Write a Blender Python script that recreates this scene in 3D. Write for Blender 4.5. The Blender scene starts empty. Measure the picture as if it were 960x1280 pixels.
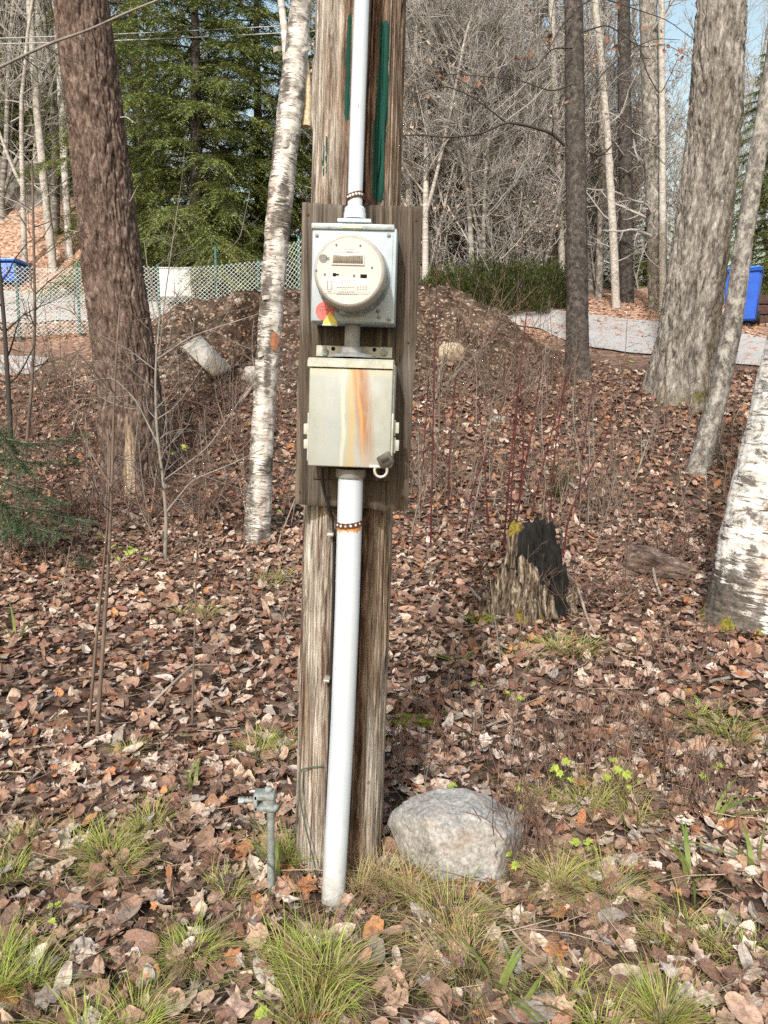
import bpy, bmesh, math, random
import numpy as np
from mathutils import Matrix, Vector

# ------------------------------------------------------------------ camera, sky, sun, exposure
SC = bpy.context.scene
COL = SC.collection
PITCH = math.radians(8.0)
FPX = 961.0                       # focal length in photo pixels (960 x 1280)
CAM = np.array([0.0, 0.0, 1.35])
cam_data = bpy.data.cameras.new('camera')
cam_data.sensor_fit = 'VERTICAL'
cam_data.sensor_height = 36.0
cam_data.lens = FPX / 1280.0 * 36.0
cam_data.clip_start = 0.02
cam_data.clip_end = 1000.0
cam = bpy.data.objects.new('camera', cam_data)
cam.location = CAM
cam.rotation_euler = (math.radians(90.0) - PITCH, 0, 0)
COL.objects.link(cam)
SC.camera = cam

SUN_AZ = math.radians(14.0)       # sun stands behind the camera, this far round to its left
SUN_EL = math.radians(38.0)
world = bpy.data.worlds.new('World')
SC.world = world
world.use_nodes = True
wn = world.node_tree
wn.nodes.clear()
sky = wn.nodes.new('ShaderNodeTexSky')
sky.sky_type = 'NISHITA'
sky.sun_disc = False
sky.sun_elevation = SUN_EL
sky.sun_rotation = math.pi + SUN_AZ
sky.air_density = 2.0
sky.dust_density = 3.5
sky.ozone_density = 0.5
bg = wn.nodes.new('ShaderNodeBackground')
bg.inputs['Strength'].default_value = 0.145
wo = wn.nodes.new('ShaderNodeOutputWorld')
wn.links.new(sky.outputs[0], bg.inputs[0])
wn.links.new(bg.outputs[0], wo.inputs[0])

sd = bpy.data.lights.new('sun', 'SUN')
sd.energy = 2.75
sd.angle = math.radians(2.5)
sd.color = (1.0, 0.98, 0.96)
sun = bpy.data.objects.new('sun', sd)
sdir = Vector((-math.sin(SUN_AZ) * math.cos(SUN_EL), -math.cos(SUN_AZ) * math.cos(SUN_EL), math.sin(SUN_EL)))
sun.rotation_euler = sdir.to_track_quat('Z', 'Y').to_euler()
sun.location = sdir * 40
COL.objects.link(sun)

SC.view_settings.view_transform = 'Standard'
SC.view_settings.look = 'None'
SC.view_settings.gamma = 1.0
SC.view_settings.exposure = 0.62
SC.view_settings.use_curve_mapping = False
SC.render.engine = 'CYCLES'
SC.cycles.use_denoising = False
SC.cycles.max_bounces = 6
SC.cycles.diffuse_bounces = 3
SC.cycles.glossy_bounces = 2
SC.cycles.transparent_max_bounces = 4

# ------------------------------------------------------------------ numbers
def ray(px, py):
    u = (px - 480.0) / FPX
    v = (640.0 - py) / FPX
    c, s = math.cos(PITCH), math.sin(PITCH)
    return np.array([u, c + v * s, -s + v * c])

def P(px, py, Y):
    """the point that stands Y metres out from the camera on the line of sight of a photo pixel"""
    d = ray(px, py)
    return CAM + d * (Y / d[1])

def mpp(px, py, Y):
    """metres per photo pixel there"""
    return (Y / ray(px, py)[1]) / FPX

_rs = np.random.RandomState(7)
_perm = _rs.permutation(4096)
_grad = _rs.normal(size=(4096, 3))
_grad /= np.linalg.norm(_grad, axis=1)[:, None]

def noise3(x, y, z):
    x, y, z = np.broadcast_arrays(np.asarray(x, float), np.asarray(y, float), np.asarray(z, float))
    xi, yi, zi = np.floor(x).astype(int), np.floor(y).astype(int), np.floor(z).astype(int)
    xf, yf, zf = x - xi, y - yi, z - zi
    u, v, w = [t * t * t * (t * (t * 6 - 15) + 10) for t in (xf, yf, zf)]
    out = 0
    for dx in (0, 1):
        for dy in (0, 1):
            for dz in (0, 1):
                h = _perm[(xi + dx) & 4095]
                h = _perm[(h + yi + dy) & 4095]
                h = _perm[(h + zi + dz) & 4095]
                g = _grad[h]
                d = g[..., 0] * (xf - dx) + g[..., 1] * (yf - dy) + g[..., 2] * (zf - dz)
                out = out + d * (u if dx else 1 - u) * (v if dy else 1 - v) * (w if dz else 1 - w)
    return out * 1.6                                   # about -1 .. 1

def fbm(x, y, z, octv=3, gain=0.5):
    a, s, f = 1.0, 0, 1.0
    for i in range(octv):
        s = s + a * noise3(x * f + 17.3 * i, y * f - 9.1 * i, z * f + 4.7 * i)
        a *= gain
        f *= 2.03
    return s

def ridge(x, y, z):
    return 1 - np.abs(noise3(x, y, z)) * 2

def sstep(a, b, x):
    t = np.clip((x - a) / (b - a), 0, 1)
    return t * t * (3 - 2 * t)

# ------------------------------------------------------------------ terrain
_GY = np.array([-6, 0, 1, 2, 3.2, 4.3, 5.0, 5.8, 6.4, 7.0, 7.5, 8.0, 8.5, 9.0, 9.6, 10.3, 11.3, 12.5, 13.6, 14.6, 16, 20, 30, 45, 70, 120], float)
_GZ = np.array([-.20, -.02, .035, .052, .06, .09, .16, .29, .42, .59, .77, .98, 1.21, 1.44, 1.66, 1.86, 2.10, 2.42, 2.76, 3.08, 3.45, 4.3, 6.0, 8.5, 12.5, 19], float)

def _smooth_profile():
    ys = np.arange(-6, 120, 0.1)
    zs = np.interp(ys, _GY, _GZ)
    k = np.hanning(13)
    k /= k.sum()
    return ys, np.convolve(np.pad(zs, 6, mode='edge'), k, mode='valid')
_PY, _PZ = _smooth_profile()

def mound_h(x, y):
    dx = (x + 0.7) / 2.65
    f = np.exp(-np.abs(dx) ** 6.0 * 0.9)
    dy = (y - 10.75)
    g = np.exp(-(dy / np.where(dy < 0, 1.02, 1.0)) ** 2)
    n = 1 + 0.12 * noise3(x * 1.1, y * 1.1, 3.3)
    hollow = np.exp(-(((x + 2.05) / 0.48) ** 4 + ((y - 10.1) / 0.36) ** 4)) * 0.60
    return 1.0 * f * g * n - hollow * f + 0.05 * noise3(x * 4, y * 4, 1.7) * f * g

def ground0(x, y):
    x = np.asarray(x, float)
    y = np.asarray(y, float)
    z = np.interp(y, _PY, _PZ)
    far = sstep(3.0, 7.0, y)
    z = z + 0.022 * noise3(x * 1.3, y * 1.3, 0.5) * (1 + 1.5 * far) + 0.008 * noise3(x * 5, y * 5, 2.5)
    z = z + sstep(15.6, 20, y) * sstep(-3.5, -7.5, x) * 2.2               # leafy bank beyond the fence
    z = z + sstep(35, 70, y) * 2.0 * noise3(x * 0.03, y * 0.03, 8.8)
    return z

def ground(x, y):
    return ground0(x, y) + np.maximum(mound_h(np.asarray(x, float), np.asarray(y, float)) - 0.06, 0)

_HY = 0.8 * (60 / 0.8) ** np.linspace(0, 1, 1400)
def hit0(px, py):
    d = ray(px, py)
    p = CAM[None] + d[None] * (_HY / d[1])[:, None]
    below = np.nonzero(p[:, 2] <= ground0(p[:, 0], p[:, 1]))[0]
    return p[below[0]] if len(below) else p[-1]

def hit(px, py, y0=0.8):
    """first point of the terrain on the line of sight of a photo pixel"""
    d = ray(px, py)
    Ys = _HY[_HY >= y0]
    p = CAM[None] + d[None] * (Ys / d[1])[:, None]
    below = np.nonzero(p[:, 2] <= ground(p[:, 0], p[:, 1]))[0]
    return p[below[0]] if len(below) else p[-1]

# ------------------------------------------------------------------ mesh building
class MB:
    """collects geometry in world coordinates; build() links it as ONE mesh object"""
    def __init__(self):
        self.V, self.F, self.n = [], [], 0
        self.att = {}
    def add(self, V, F, **att):
        V = np.asarray(V, float).reshape(-1, 3)
        if isinstance(F, np.ndarray):
            self.F.append(F.astype(int) + self.n)
        else:
            for k in (3, 4):
                q = [f for f in F if len(f) == k]
                if q:
                    self.F.append(np.array(q, int) + self.n)
            for f in F:
                if len(f) > 4:
                    self.F.append(np.array([f], int) + self.n)
        for k, v in att.items():
            self.att.setdefault(k, []).append((self.n, np.asarray(v, float)))
        self.V.append(V)
        self.n += len(V)
        return self
    def xf(self, M):
        M = np.array(M)
        self.V = [v @ M[:3, :3].T + M[:3, 3] for v in self.V]
        return self
    def mesh(self, name, origin=(0, 0, 0), smooth=None):
        V = np.concatenate(self.V) - np.asarray(origin, float)
        me = bpy.data.meshes.new(name)
        me.vertices.add(len(V))
        me.vertices.foreach_set('co', V.astype(np.float32).ravel())
        loops = np.concatenate([f.ravel() for f in self.F])
        tot = np.concatenate([np.full(len(f), f.shape[1]) for f in self.F])
        st = np.concatenate([[0], np.cumsum(tot)[:-1]])
        me.loops.add(len(loops))
        me.loops.foreach_set('vertex_index', loops.astype(np.int32))
        me.polygons.add(len(tot))
        me.polygons.foreach_set('loop_start', st.astype(np.int32))
        me.polygons.foreach_set('loop_total', tot.astype(np.int32))
        for k, lst in self.att.items():
            d = lst[0][1].shape[-1] if lst[0][1].ndim > 1 else 1
            arr = np.zeros((len(V), d), np.float32)
            for s, a in lst:
                a = a.reshape(-1, d)
                arr[s:s + len(a)] = a
            if k == 'Col':
                at = me.color_attributes.new('Col', 'FLOAT_COLOR', 'POINT')
                arr = np.concatenate([arr[:, :3], np.ones((len(V), 1), np.float32)], 1)
                at.data.foreach_set('color', arr.ravel())
            elif d == 1:
                at = me.attributes.new(k, 'FLOAT', 'POINT')
                at.data.foreach_set('value', arr.ravel())
            else:
                at = me.attributes.new(k, 'FLOAT_VECTOR', 'POINT')
                at.data.foreach_set('vector', arr.ravel())
        me.update(calc_edges=True)
        me.validate()
        if smooth is not None:
            me.shade_smooth()
            if smooth < 179:
                me.set_sharp_from_angle(angle=math.radians(smooth))
        return me
    def build(self, name, mat, parent=None, origin=None, smooth=None):
        if parent is not None:
            origin = ORG[parent.name]
        elif origin is None:
            origin = (0, 0, 0)
        me = self.mesh(name, origin, smooth)
        if mat is not None:
            me.materials.append(mat)
        o = bpy.data.objects.new(name, me)
        COL.objects.link(o)
        if parent is not None:
            o.parent = parent
        else:
            o.location = origin
        ORG[o.name] = np.array(origin, float)
        return o

ORG = {}
def tag(o, label, cat, group=None):
    o['label'] = label
    o['category'] = cat
    if group:
        o['group'] = group
    return o

def thing(name, label, cat, base, group=None):
    o = bpy.data.objects.new(name, None)
    o.empty_display_size = 0.1
    o.location = base
    COL.objects.link(o)
    ORG[o.name] = np.array(base, float)
    return tag(o, label, cat, group)

def structure(o):
    o['kind'] = 'structure'
    return o

def stuff(o, label=None, cat=None):
    o['kind'] = 'stuff'
    if label:
        o['label'] = label
    if cat:
        o['category'] = cat
    return o

def copy_tree(o, loc, rz=0.0, scale=1.0, label=None, group=None):
    r = o.copy()
    COL.objects.link(r)
    r.location = loc
    r.rotation_euler = (0, 0, rz)
    r.scale = (scale, scale, scale)
    if label:
        r['label'] = label
    if group:
        r['group'] = group
    for ch in o.children:
        c = ch.copy()
        COL.objects.link(c)
        c.parent = r
        for g in ch.children:
            d = g.copy()
            COL.objects.link(d)
            d.parent = c
    return r

def tube(pts, radii, n=6, cap=True):
    pts = np.asarray(pts, float)
    m = len(pts)
    radii = np.broadcast_to(np.asarray(radii, float), (m,))
    t = np.gradient(pts, axis=0)
    t /= np.linalg.norm(t, axis=1)[:, None] + 1e-12
    ref = np.array([0.31, 0.95, 0.05]) if abs(t[:, 2]).mean() > 0.6 else np.array([0.05, 0.1, 0.99])
    u = np.cross(t, ref)
    u /= np.linalg.norm(u, axis=1)[:, None] + 1e-12
    w = np.cross(t, u)
    a = np.arange(n) * 2 * np.pi / n
    V = pts[:, None] + radii[:, None, None] * (u[:, None] * np.cos(a)[None, :, None] + w[:, None] * np.sin(a)[None, :, None])
    V = V.reshape(-1, 3)
    i = np.arange(m - 1)[:, None] * n
    j = np.arange(n)[None]
    k = (j + 1) % n
    F = np.stack([i + j, i + k, i + n + k, i + n + j], -1).reshape(-1, 4)
    F = [list(f) for f in F] if cap else F
    if cap:
        F.append(list(range(n))[::-1])
        F.append([(m - 1) * n + q for q in range(n)])
    return V, F

def tubeF(pts, radii, n=3):
    return tube(pts, radii, n, cap=False)

def lathe(profile, n=48, center=(0, 0, 0), axis='y'):
    """profile = [(radius, along)], turned round an axis; along runs to -y (towards the camera) for axis y"""
    a = np.arange(n) * 2 * np.pi / n
    V = []
    for r, h in profile:
        if axis == 'y':
            V.append(np.stack([r * np.cos(a), np.full(n, -h), r * np.sin(a)], 1))
        elif axis == 'z':
            V.append(np.stack([r * np.cos(a), r * np.sin(a), np.full(n, h)], 1))
        else:
            V.append(np.stack([np.full(n, h), r * np.cos(a), r * np.sin(a)], 1))
    V = np.concatenate(V) + np.asarray(center, float)
    F = []
    for i in range(len(profile) - 1):
        for j in range(n):
            k = (j + 1) % n
            F.append([i * n + j, i * n + k, (i + 1) * n + k, (i + 1) * n + j])
    if profile[0][0] > 1e-6:
        F.append(list(range(n)))
    if profile[-1][0] > 1e-6:
        F.append([(len(profile) - 1) * n + j for j in range(n)][::-1])
    return V, F

def rbox(lo, hi, r=0.003, seg=2):
    lo, hi = np.minimum(lo, hi), np.maximum(lo, hi)
    bm = bmesh.new()
    bmesh.ops.create_cube(bm, size=1.0)
    for v in bm.verts:
        for i in range(3):
            v.co[i] = lo[i] + (v.co[i] + 0.5) * (hi[i] - lo[i])
    if r > 0:
        bmesh.ops.bevel(bm, geom=bm.edges[:], offset=min(r, 0.45 * float(np.min(hi - lo))), segments=seg, affect='EDGES', profile=0.5)
    bm.verts.index_update()
    V = [tuple(v.co) for v in bm.verts]
    F = [[v.index for v in f.verts] for f in bm.faces]
    bm.free()
    return V, F

def prism(poly, y0, y1):
    """polygon in x,z pushed along y"""
    n = len(poly)
    V = [(x, y0, z) for x, z in poly] + [(x, y1, z) for x, z in poly]
    F = [list(range(n)), [n + i for i in range(n)][::-1]]
    for i in range(n):
        j = (i + 1) % n
        F.append([j, i, n + i, n + j])
    return V, F

# ------------------------------------------------------------------ materials
def node(nt, typ, props=None, **ins):
    n = nt.nodes.new(typ)
    for k, v in (props or {}).items():
        setattr(n, k, v)
    for k, v in ins.items():
        s = n.inputs[int(k[1:])] if k[0] == 'i' and k[1:].isdigit() else n.inputs[k.replace('_', ' ')]
        if isinstance(v, bpy.types.NodeSocket):
            nt.links.new(v, s)
        elif isinstance(v, (tuple, list)) and s.type == 'RGBA' and len(v) == 3:
            s.default_value = (*v, 1)
        else:
            s.default_value = v
    return n

class Mat:
    def __init__(self, name, rough=0.7, spec=0.3, metal=0.0):
        self.m = bpy.data.materials.new(name)
        self.m.use_nodes = True
        self.nt = self.m.node_tree
        self.b = self.nt.nodes['Principled BSDF']
        self.out = self.nt.nodes['Material Output']
        self.b.inputs['Roughness'].default_value = rough
        self.b.inputs['Specular IOR Level'].default_value = spec
        self.b.inputs['Metallic'].default_value = metal
    def n(self, typ, props=None, **ins):
        return node(self.nt, typ, props, **ins)
    def attr(self, name):
        a = self.n('ShaderNodeAttribute', {'attribute_name': name})
        return a
    def obj(self):
        return self.n('ShaderNodeTexCoord').outputs['Object']
    def geo(self):
        return self.n('ShaderNodeNewGeometry').outputs['Position']
    def map(self, vec, scale=(1, 1, 1), loc=(0, 0, 0)):
        return self.n('ShaderNodeMapping', None, Vector=vec, Scale=scale, Location=loc).outputs[0]
    def noise(self, vec, scale=5, detail=4, rough=0.55, dist=0.0):
        return self.n('ShaderNodeTexNoise', None, Vector=vec, Scale=scale, Detail=detail, Roughness=rough, Distortion=dist).outputs['Fac']
    def voro(self, vec, scale=5, out='Distance', feature='F1', rnd=1.0):
        return self.n('ShaderNodeTexVoronoi', {'feature': feature}, Vector=vec, Scale=scale, Randomness=rnd).outputs[out]
    def ramp(self, fac, stops, interp='LINEAR'):
        r = self.n('ShaderNodeValToRGB', None, Fac=fac)
        cr = r.color_ramp
        cr.interpolation = interp
        while len(cr.elements) < len(stops):
            cr.elements.new(0.5)
        for e, (p, c) in zip(cr.elements, stops):
            e.position = p
            e.color = (c, c, c, 1) if not isinstance(c, (tuple, list)) else (*c, 1)
        return r.outputs[0]
    def mix(self, fac, a, b, mode='MIX'):
        return self.n('ShaderNodeMix', {'data_type': 'RGBA', 'blend_type': mode}, i0=fac, i6=a, i7=b).outputs[2]
    def math(self, op, a, b=0.0, clamp=False):
        return self.n('ShaderNodeMath', {'operation': op, 'use_clamp': clamp}, i0=a, i1=b).outputs[0]
    def color(self, c):
        s = self.b.inputs['Base Color']
        if isinstance(c, bpy.types.NodeSocket):
            self.nt.links.new(c, s)
        else:
            s.default_value = (*c, 1)
        return self
    def rough(self, r):
        self.nt.links.new(r, self.b.inputs['Roughness'])
        return self
    def bump(self, h, strength=0.5, dist=0.01):
        b = self.n('ShaderNodeBump', None, Height=h, Strength=strength, Distance=dist)
        self.nt.links.new(b.outputs[0], self.b.inputs['Normal'])
        return self
    def translucent(self, color, fac):
        t = self.n('ShaderNodeBsdfTranslucent', None, Color=color)
        mx = self.n('ShaderNodeMixShader', None, i0=fac, i1=self.b.outputs[0], i2=t.outputs[0])
        self.nt.links.new(mx.outputs[0], self.out.inputs[0])
        return self

MT = {}
def flat(name, col, rough=0.6, spec=0.3, metal=0.0, var=0.12, scale=18.0, bump=0.0):
    m = Mat(name, rough, spec, metal)
    n = m.noise(m.obj(), scale, 5, 0.6)
    lo = tuple(c * (1 - var) for c in col)
    hi = tuple(min(1, c * (1 + var)) for c in col)
    m.color(m.ramp(n, [(0.3, lo), (0.7, hi)]))
    if bump:
        m.bump(n, bump, 0.004)
    MT[name] = m.m
    return m.m

def make_materials():
    # --- soil and leaf carpet seen between and beyond the built leaves
    m = Mat('leafy_soil', 0.9, 0.15)
    p = m.geo()
    c1 = m.voro(m.map(p, (17, 17, 17)), 1.0, 'Color')
    sep = m.n('ShaderNodeSeparateColor', None, Color=c1)
    leaf = m.ramp(sep.outputs[0], [(0.0, (.03, .019, .014)), (.3, (.08, .046, .034)), (.6, (.16, .095, .07)), (.85, (.24, .155, .115)), (1.0, (.34, .25, .19))])
    soil = m.ramp(m.noise(p, 9, 6, .65), [(.3, (.014, .010, .008)), (.7, (.06, .04, .029))])
    k = m.ramp(m.noise(p, 3, 3), [(.42, 0.25), (.6, .75)])
    sxyz = m.n('ShaderNodeSeparateXYZ', None, Vector=p)
    farm = m.n('ShaderNodeMapRange', None, Value=sxyz.outputs[1], From_Min=9.5, From_Max=13.5).outputs[0]
    orange = m.ramp(sep.outputs[1], [(0.0, (.15, .085, .06)), (.5, (.34, .205, .145)), (1.0, (.52, .36, .27))])
    base = m.mix(k, soil, leaf)
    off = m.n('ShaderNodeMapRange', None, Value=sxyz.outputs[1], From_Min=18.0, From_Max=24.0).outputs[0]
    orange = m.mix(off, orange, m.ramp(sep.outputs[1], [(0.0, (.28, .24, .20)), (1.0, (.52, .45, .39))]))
    gap = m.ramp(m.voro(m.map(p, (17, 17, 17)), 1.0, 'Distance'), [(.35, 1.0), (.75, .35)])
    m.color(m.mix(farm, base, orange))
    m.bump(gap, .6, .03)
    MT['ground'] = m.m

    m = Mat('mound_earth', 0.95, 0.1)
    p = m.geo()
    a = m.ramp(m.noise(p, 7, 7, .7), [(.36, (.018, .012, .009)), (.52, (.075, .053, .039)), (.68, (.19, .145, .11))])
    v = m.n('ShaderNodeSeparateColor', None, Color=m.voro(p, 34, 'Color'))
    st = m.ramp(v.outputs[0], [(.80, 0.0), (.88, .6), (1, .8)])
    lf = m.ramp(v.outputs[1], [(0, (.32, .17, .11)), (.6, (.40, .27, .19)), (1, (.5, .43, .36))])
    m.color(m.mix(st, a, lf))
    m.bump(m.noise(p, 26, 6, .7), .9, .03)
    MT['mound'] = m.m

    # --- fallen leaf
    for nm, tr in (('leaf', .12), ('green_leaf', .3)):
        m = Mat(nm, 0.62, 0.3)
        col = m.attr('Col').outputs['Color']
        uv = m.attr('luv').outputs['Vector']
        s = m.n('ShaderNodeSeparateXYZ', None, Vector=uv)
        ax = m.math('ABSOLUTE', s.outputs[0])
        rib = m.ramp(ax, [(0.0, 1.0), (.02, .8), (.035, 0.0)])
        w = m.math('SINE', m.math('MULTIPLY', m.math('SUBTRACT', s.outputs[1], m.math('MULTIPLY', ax, .9)), 42))
        side = m.ramp(w, [(.90, 0.0), (1.0, .55)])
        n1 = m.noise(m.geo(), 55, 5, .65)
        n2 = m.noise(m.geo(), 240, 3, .6)
        c = m.mix(m.ramp(n1, [(.36, .7), (.54, 0.0)]), col, (.085, .05, .036) if nm == 'leaf' else (.10, .16, .02))
        c = m.mix(m.ramp(n2, [(.45, 0.0), (.75, .28)]), c, (.62, .5, .42) if nm == 'leaf' else (.4, .5, .12))
        c = m.mix(m.math('MULTIPLY', m.math('MAXIMUM', rib, side), .35), c, (.2, .12, .08) if nm == 'leaf' else (.5, .6, .25))
        m.color(c)
        m.bump(m.math('ADD', n1, m.math('MULTIPLY', m.math('MAXIMUM', rib, side), .5)), .45, .004)
        m.translucent(c, tr)
        MT[nm] = m.m
    # --- grass, needles, mixed dead stalks: colour carried by the blade itself
    for nm, ro, tr in (('blade', .55, .25), ('needle', .6, .15), ('stalk', .85, 0.0)):
        m = Mat(nm, ro, .25)
        col = m.attr('Col').outputs['Color']
        c = m.mix(m.ramp(m.noise(m.geo(), 30, 3), [(.35, .35), (.6, 0.0)]), col, (.05, .06, .02) if nm != 'stalk' else (.08, .06, .05))
        m.color(c)
        if tr:
            m.translucent(c, tr)
        MT[nm] = m.m

    # --- pole
    m = Mat('pole_wood', 0.85, 0.2)
    v = m.attr('bk').outputs['Vector']
    fine = m.noise(m.map(v, (170, 170, 7)), 1, 7, .75, .15)
    strip = m.noise(m.map(v, (30, 30, 1.5)), 1, 6, .68, .5)
    broad = m.noise(m.map(v, (10, 10, 1.3), (3, 1, 0)), 1, 5, .6)
    grey = m.ramp(fine, [(.36, (.085, .068, .055)), (.47, (.27, .235, .20)), (.56, (.43, .39, .34)), (.66, (.63, .58, .52))])
    tan = m.ramp(fine, [(.36, (.055, .036, .025)), (.48, (.18, .125, .088)), (.57, (.31, .235, .172)), (.66, (.47, .38, .295))])
    brown = m.ramp(fine, [(.36, (.022, .013, .009)), (.52, (.085, .045, .028)), (.66, (.20, .115, .072))])
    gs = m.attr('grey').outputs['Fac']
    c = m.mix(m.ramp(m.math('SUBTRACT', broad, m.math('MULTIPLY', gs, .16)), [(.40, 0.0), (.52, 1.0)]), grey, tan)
    c = m.mix(m.ramp(strip, [(.36, 1.0), (.46, 0.0)]), c, brown)
    s2 = m.noise(m.map(v, (62, 62, 2.2), (2, 2, 2)), 1, 7, .72, .7)
    c = m.mix(m.ramp(s2, [(.36, .85), (.44, 0.0)]), c, (.05, .03, .02))
    c = m.mix(m.ramp(s2, [(.6, 0.0), (.68, .6)]), c, (.52, .46, .39))
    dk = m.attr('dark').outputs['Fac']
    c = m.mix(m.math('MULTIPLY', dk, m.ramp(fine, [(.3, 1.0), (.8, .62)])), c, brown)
    knot = m.ramp(m.noise(m.map(v, (25, 25, 14)), 1, 2), [(.70, 0.0), (.76, .8)])
    c = m.mix(knot, c, (.06, .035, .022))
    pa = m.attr('paint').outputs['Fac']
    edge = m.math('ADD', pa, m.math('MULTIPLY', m.math('SUBTRACT', m.noise(m.map(v, (95, 95, 17)), 1, 6, .75), .5), 2.0))
    pm = m.ramp(m.math('SUBTRACT', edge, m.math('MULTIPLY', m.ramp(s2, [(.45, 0.0), (.6, 1.0)]), .25)), [(.55, 0.0), (.60, 1.0)])
    green = m.ramp(fine, [(.3, (.006, .045, .034)), (.7, (.014, .082, .062))])
    c = m.mix(pm, c, green)
    m.color(c)
    m.bump(m.math('ADD', m.math('ADD', fine, m.math('MULTIPLY', strip, .8)), m.math('MULTIPLY', pm, .25)), .8, .006)
    MT['pole'] = m.m
    # --- board
    m = Mat('board_wood', 0.8, 0.2)
    v = m.obj()
    warp = m.noise(m.map(v, (3, 3, 1.6)), 1, 2)
    vx = m.n('ShaderNodeVectorMath', {'operation': 'ADD'}, i0=v, i1=m.n('ShaderNodeCombineXYZ', None, X=m.math('MULTIPLY', warp, .035)).outputs[0]).outputs[0]
    ringn = m.noise(m.map(vx, (75, 8, 1.8)), 1, 6, .62, .35)
    fine = m.noise(m.map(v, (260, 40, 11)), 1, 6, .75)
    c = m.ramp(ringn, [(.38, (.011, .008, .007)), (.44, (.050, .037, .028)), (.50, (.125, .097, .075)), (.55, (.042, .032, .025)), (.62, (.22, .185, .15))])
    c = m.mix(.35, c, m.ramp(fine, [(.37, (.022, .017, .014)), (.63, (.22, .185, .15))]))
    wet = m.noise(m.map(v, (6, 6, 2.2), (5, 0, 1)), 1, 3)
    c = m.mix(m.ramp(wet, [(.5, 0.0), (.68, .55)]), c, m.ramp(ringn, [(.35, (.085, .078, .07)), (.62, (.33, .31, .285))]))
    c = m.mix(1.0, c, (.74, .72, .69), 'MULTIPLY')
    m.color(c)
    m.bump(m.math('ADD', ringn, m.math('MULTIPLY', fine, .5)), .7, .005)
    MT['board'] = m.m

    # --- electrical gear
    m = Mat('white_pvc', 0.42, 0.45)
    n = m.noise(m.map(m.obj(), (14, 14, 3)), 1, 5, .6)
    c = m.ramp(n, [(.3, (.44, .49, .545)), (.6, (.52, .57, .63))])
    sp = m.ramp(m.voro(m.obj(), 30, 'Distance'), [(.0, 1.0), (.06, .9), (.085, 0.0)])
    sm = m.ramp(m.noise(m.map(m.obj(), (60, 60, 9), (1, 5, 2)), 1, 6, .75), [(.58, 0.0), (.72, .5)])
    c = m.mix(sm, c, (.36, .36, .34))
    c = m.mix(m.math('MULTIPLY', sp, .55), c, (.25, .24, .22))
    z = m.n('ShaderNodeSeparateXYZ', None, Vector=m.geo()).outputs[2]
    dirt = m.math('MULTIPLY', m.ramp(z, [(.05, 1.0), (.23, 0.0)]), m.ramp(m.noise(m.geo(), 40, 5), [(.38, .35), (.6, 1.0)]))
    c = m.mix(dirt, c, (.36, .33, .27))
    m.color(c)
    m.bump(m.noise(m.obj(), 90, 3), .06, .002)
    MT['pvc'] = m.m
    flat('grey_pvc', (.23, .235, .24), .5, .3, var=.25, scale=40)
    flat('galvanised', (.34, .36, .37), .45, .5, .35, var=.3, scale=45)
    m = Mat('meter_box_paint', 0.45, 0.4)
    o = m.obj()
    n = m.noise(o, 9, 6, .65)
    c = m.ramp(n, [(.3, (.29, .35, .39)), (.55, (.375, .44, .48)), (.75, (.45, .505, .535))])
    spots = m.ramp(m.noise(o, 85, 4, .7), [(.62, 0.0), (.72, .75)])
    low = m.ramp(m.noise(m.map(o, (6, 6, 6), (2, 0, 0)), 1, 2), [(.42, 0.0), (.62, 1.0)])
    c = m.mix(m.math('MULTIPLY', spots, low), c, (.17, .17, .165))
    m.color(c)
    m.bump(n, .08, .004)
    MT['meter_box'] = m.m
    m = Mat('zinc_hood', 0.5, 0.4, .2)
    n = m.noise(m.map(m.obj(), (30, 10, 50)), 1, 5, .7)
    m.color(m.ramp(n, [(.3, (.17, .21, .21)), (.5, (.32, .365, .375)), (.7, (.46, .50, .51))]))
    MT['hood'] = m.m
    flat('meter_plastic', (.445, .44, .42), .35, .5, var=.05, scale=30)
    flat('meter_base', (.38, .365, .335), .4, .45, var=.12, scale=30)
    flat('meter_label', (.50, .50, .49), .5, .3, var=.04, scale=60)
    flat('print_ink', (.13, .12, .12), .6, .2, var=.2, scale=90)
    flat('pale_ink', (.19, .185, .18), .6, .2, var=.2, scale=90)
    m = Mat('lcd', 0.2, 0.5)
    n = m.noise(m.map(m.obj(), (420, 1, 60)), 1, 2)
    m.color(m.ramp(n, [(.35, (.10, .085, .065)), (.65, (.20, .175, .14))]))
    MT['lcd'] = m.m
    flat('red_sticker', (.66, .13, .12), .5, .35, var=.25, scale=40)
    flat('yellow_sticker', (.58, .50, .10), .5, .35, var=.2, scale=60)
    flat('tan_label', (.60, .49, .34), .6, .3, var=.2, scale=60)
    # cream enclosure with rust runs
    m = Mat('cream_enclosure', 0.5, 0.35)
    o = m.attr('box').outputs['Vector']                 # u, 0..1 across, v 0..1 down
    s = m.n('ShaderNodeSeparateXYZ', None, Vector=o)
    u, vv = s.outputs[0], s.outputs[2]
    wob = m.math('MULTIPLY', m.math('SUBTRACT', m.noise(m.map(o, (5, 1, 2.2)), 1, 3), .5), .10)
    uu = m.math('ADD', u, wob)
    def band(c0, w, src):
        d = m.math('ABSOLUTE', m.math('SUBTRACT', src, c0))
        return m.ramp(m.math('DIVIDE', d, w), [(0.0, 1.0), (.45, .75), (1.0, 0.0)])
    streak = m.noise(m.map(o, (70, 1, 1.2)), 1, 4, .6)
    base = m.ramp(m.noise(m.map(o, (4, 1, 3)), 1, 5, .6), [(.3, (.28, .30, .265)), (.5, (.355, .375, .335)), (.7, (.41, .43, .405))])
    base = m.mix(m.math('MULTIPLY', band(.30, .2, uu), .55), base, (.39, .43, .43))
    base = m.mix(m.math('MULTIPLY', m.ramp(streak, [(.45, 0.0), (.7, .55)]), .8), base, (.39, .36, .245))
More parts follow.
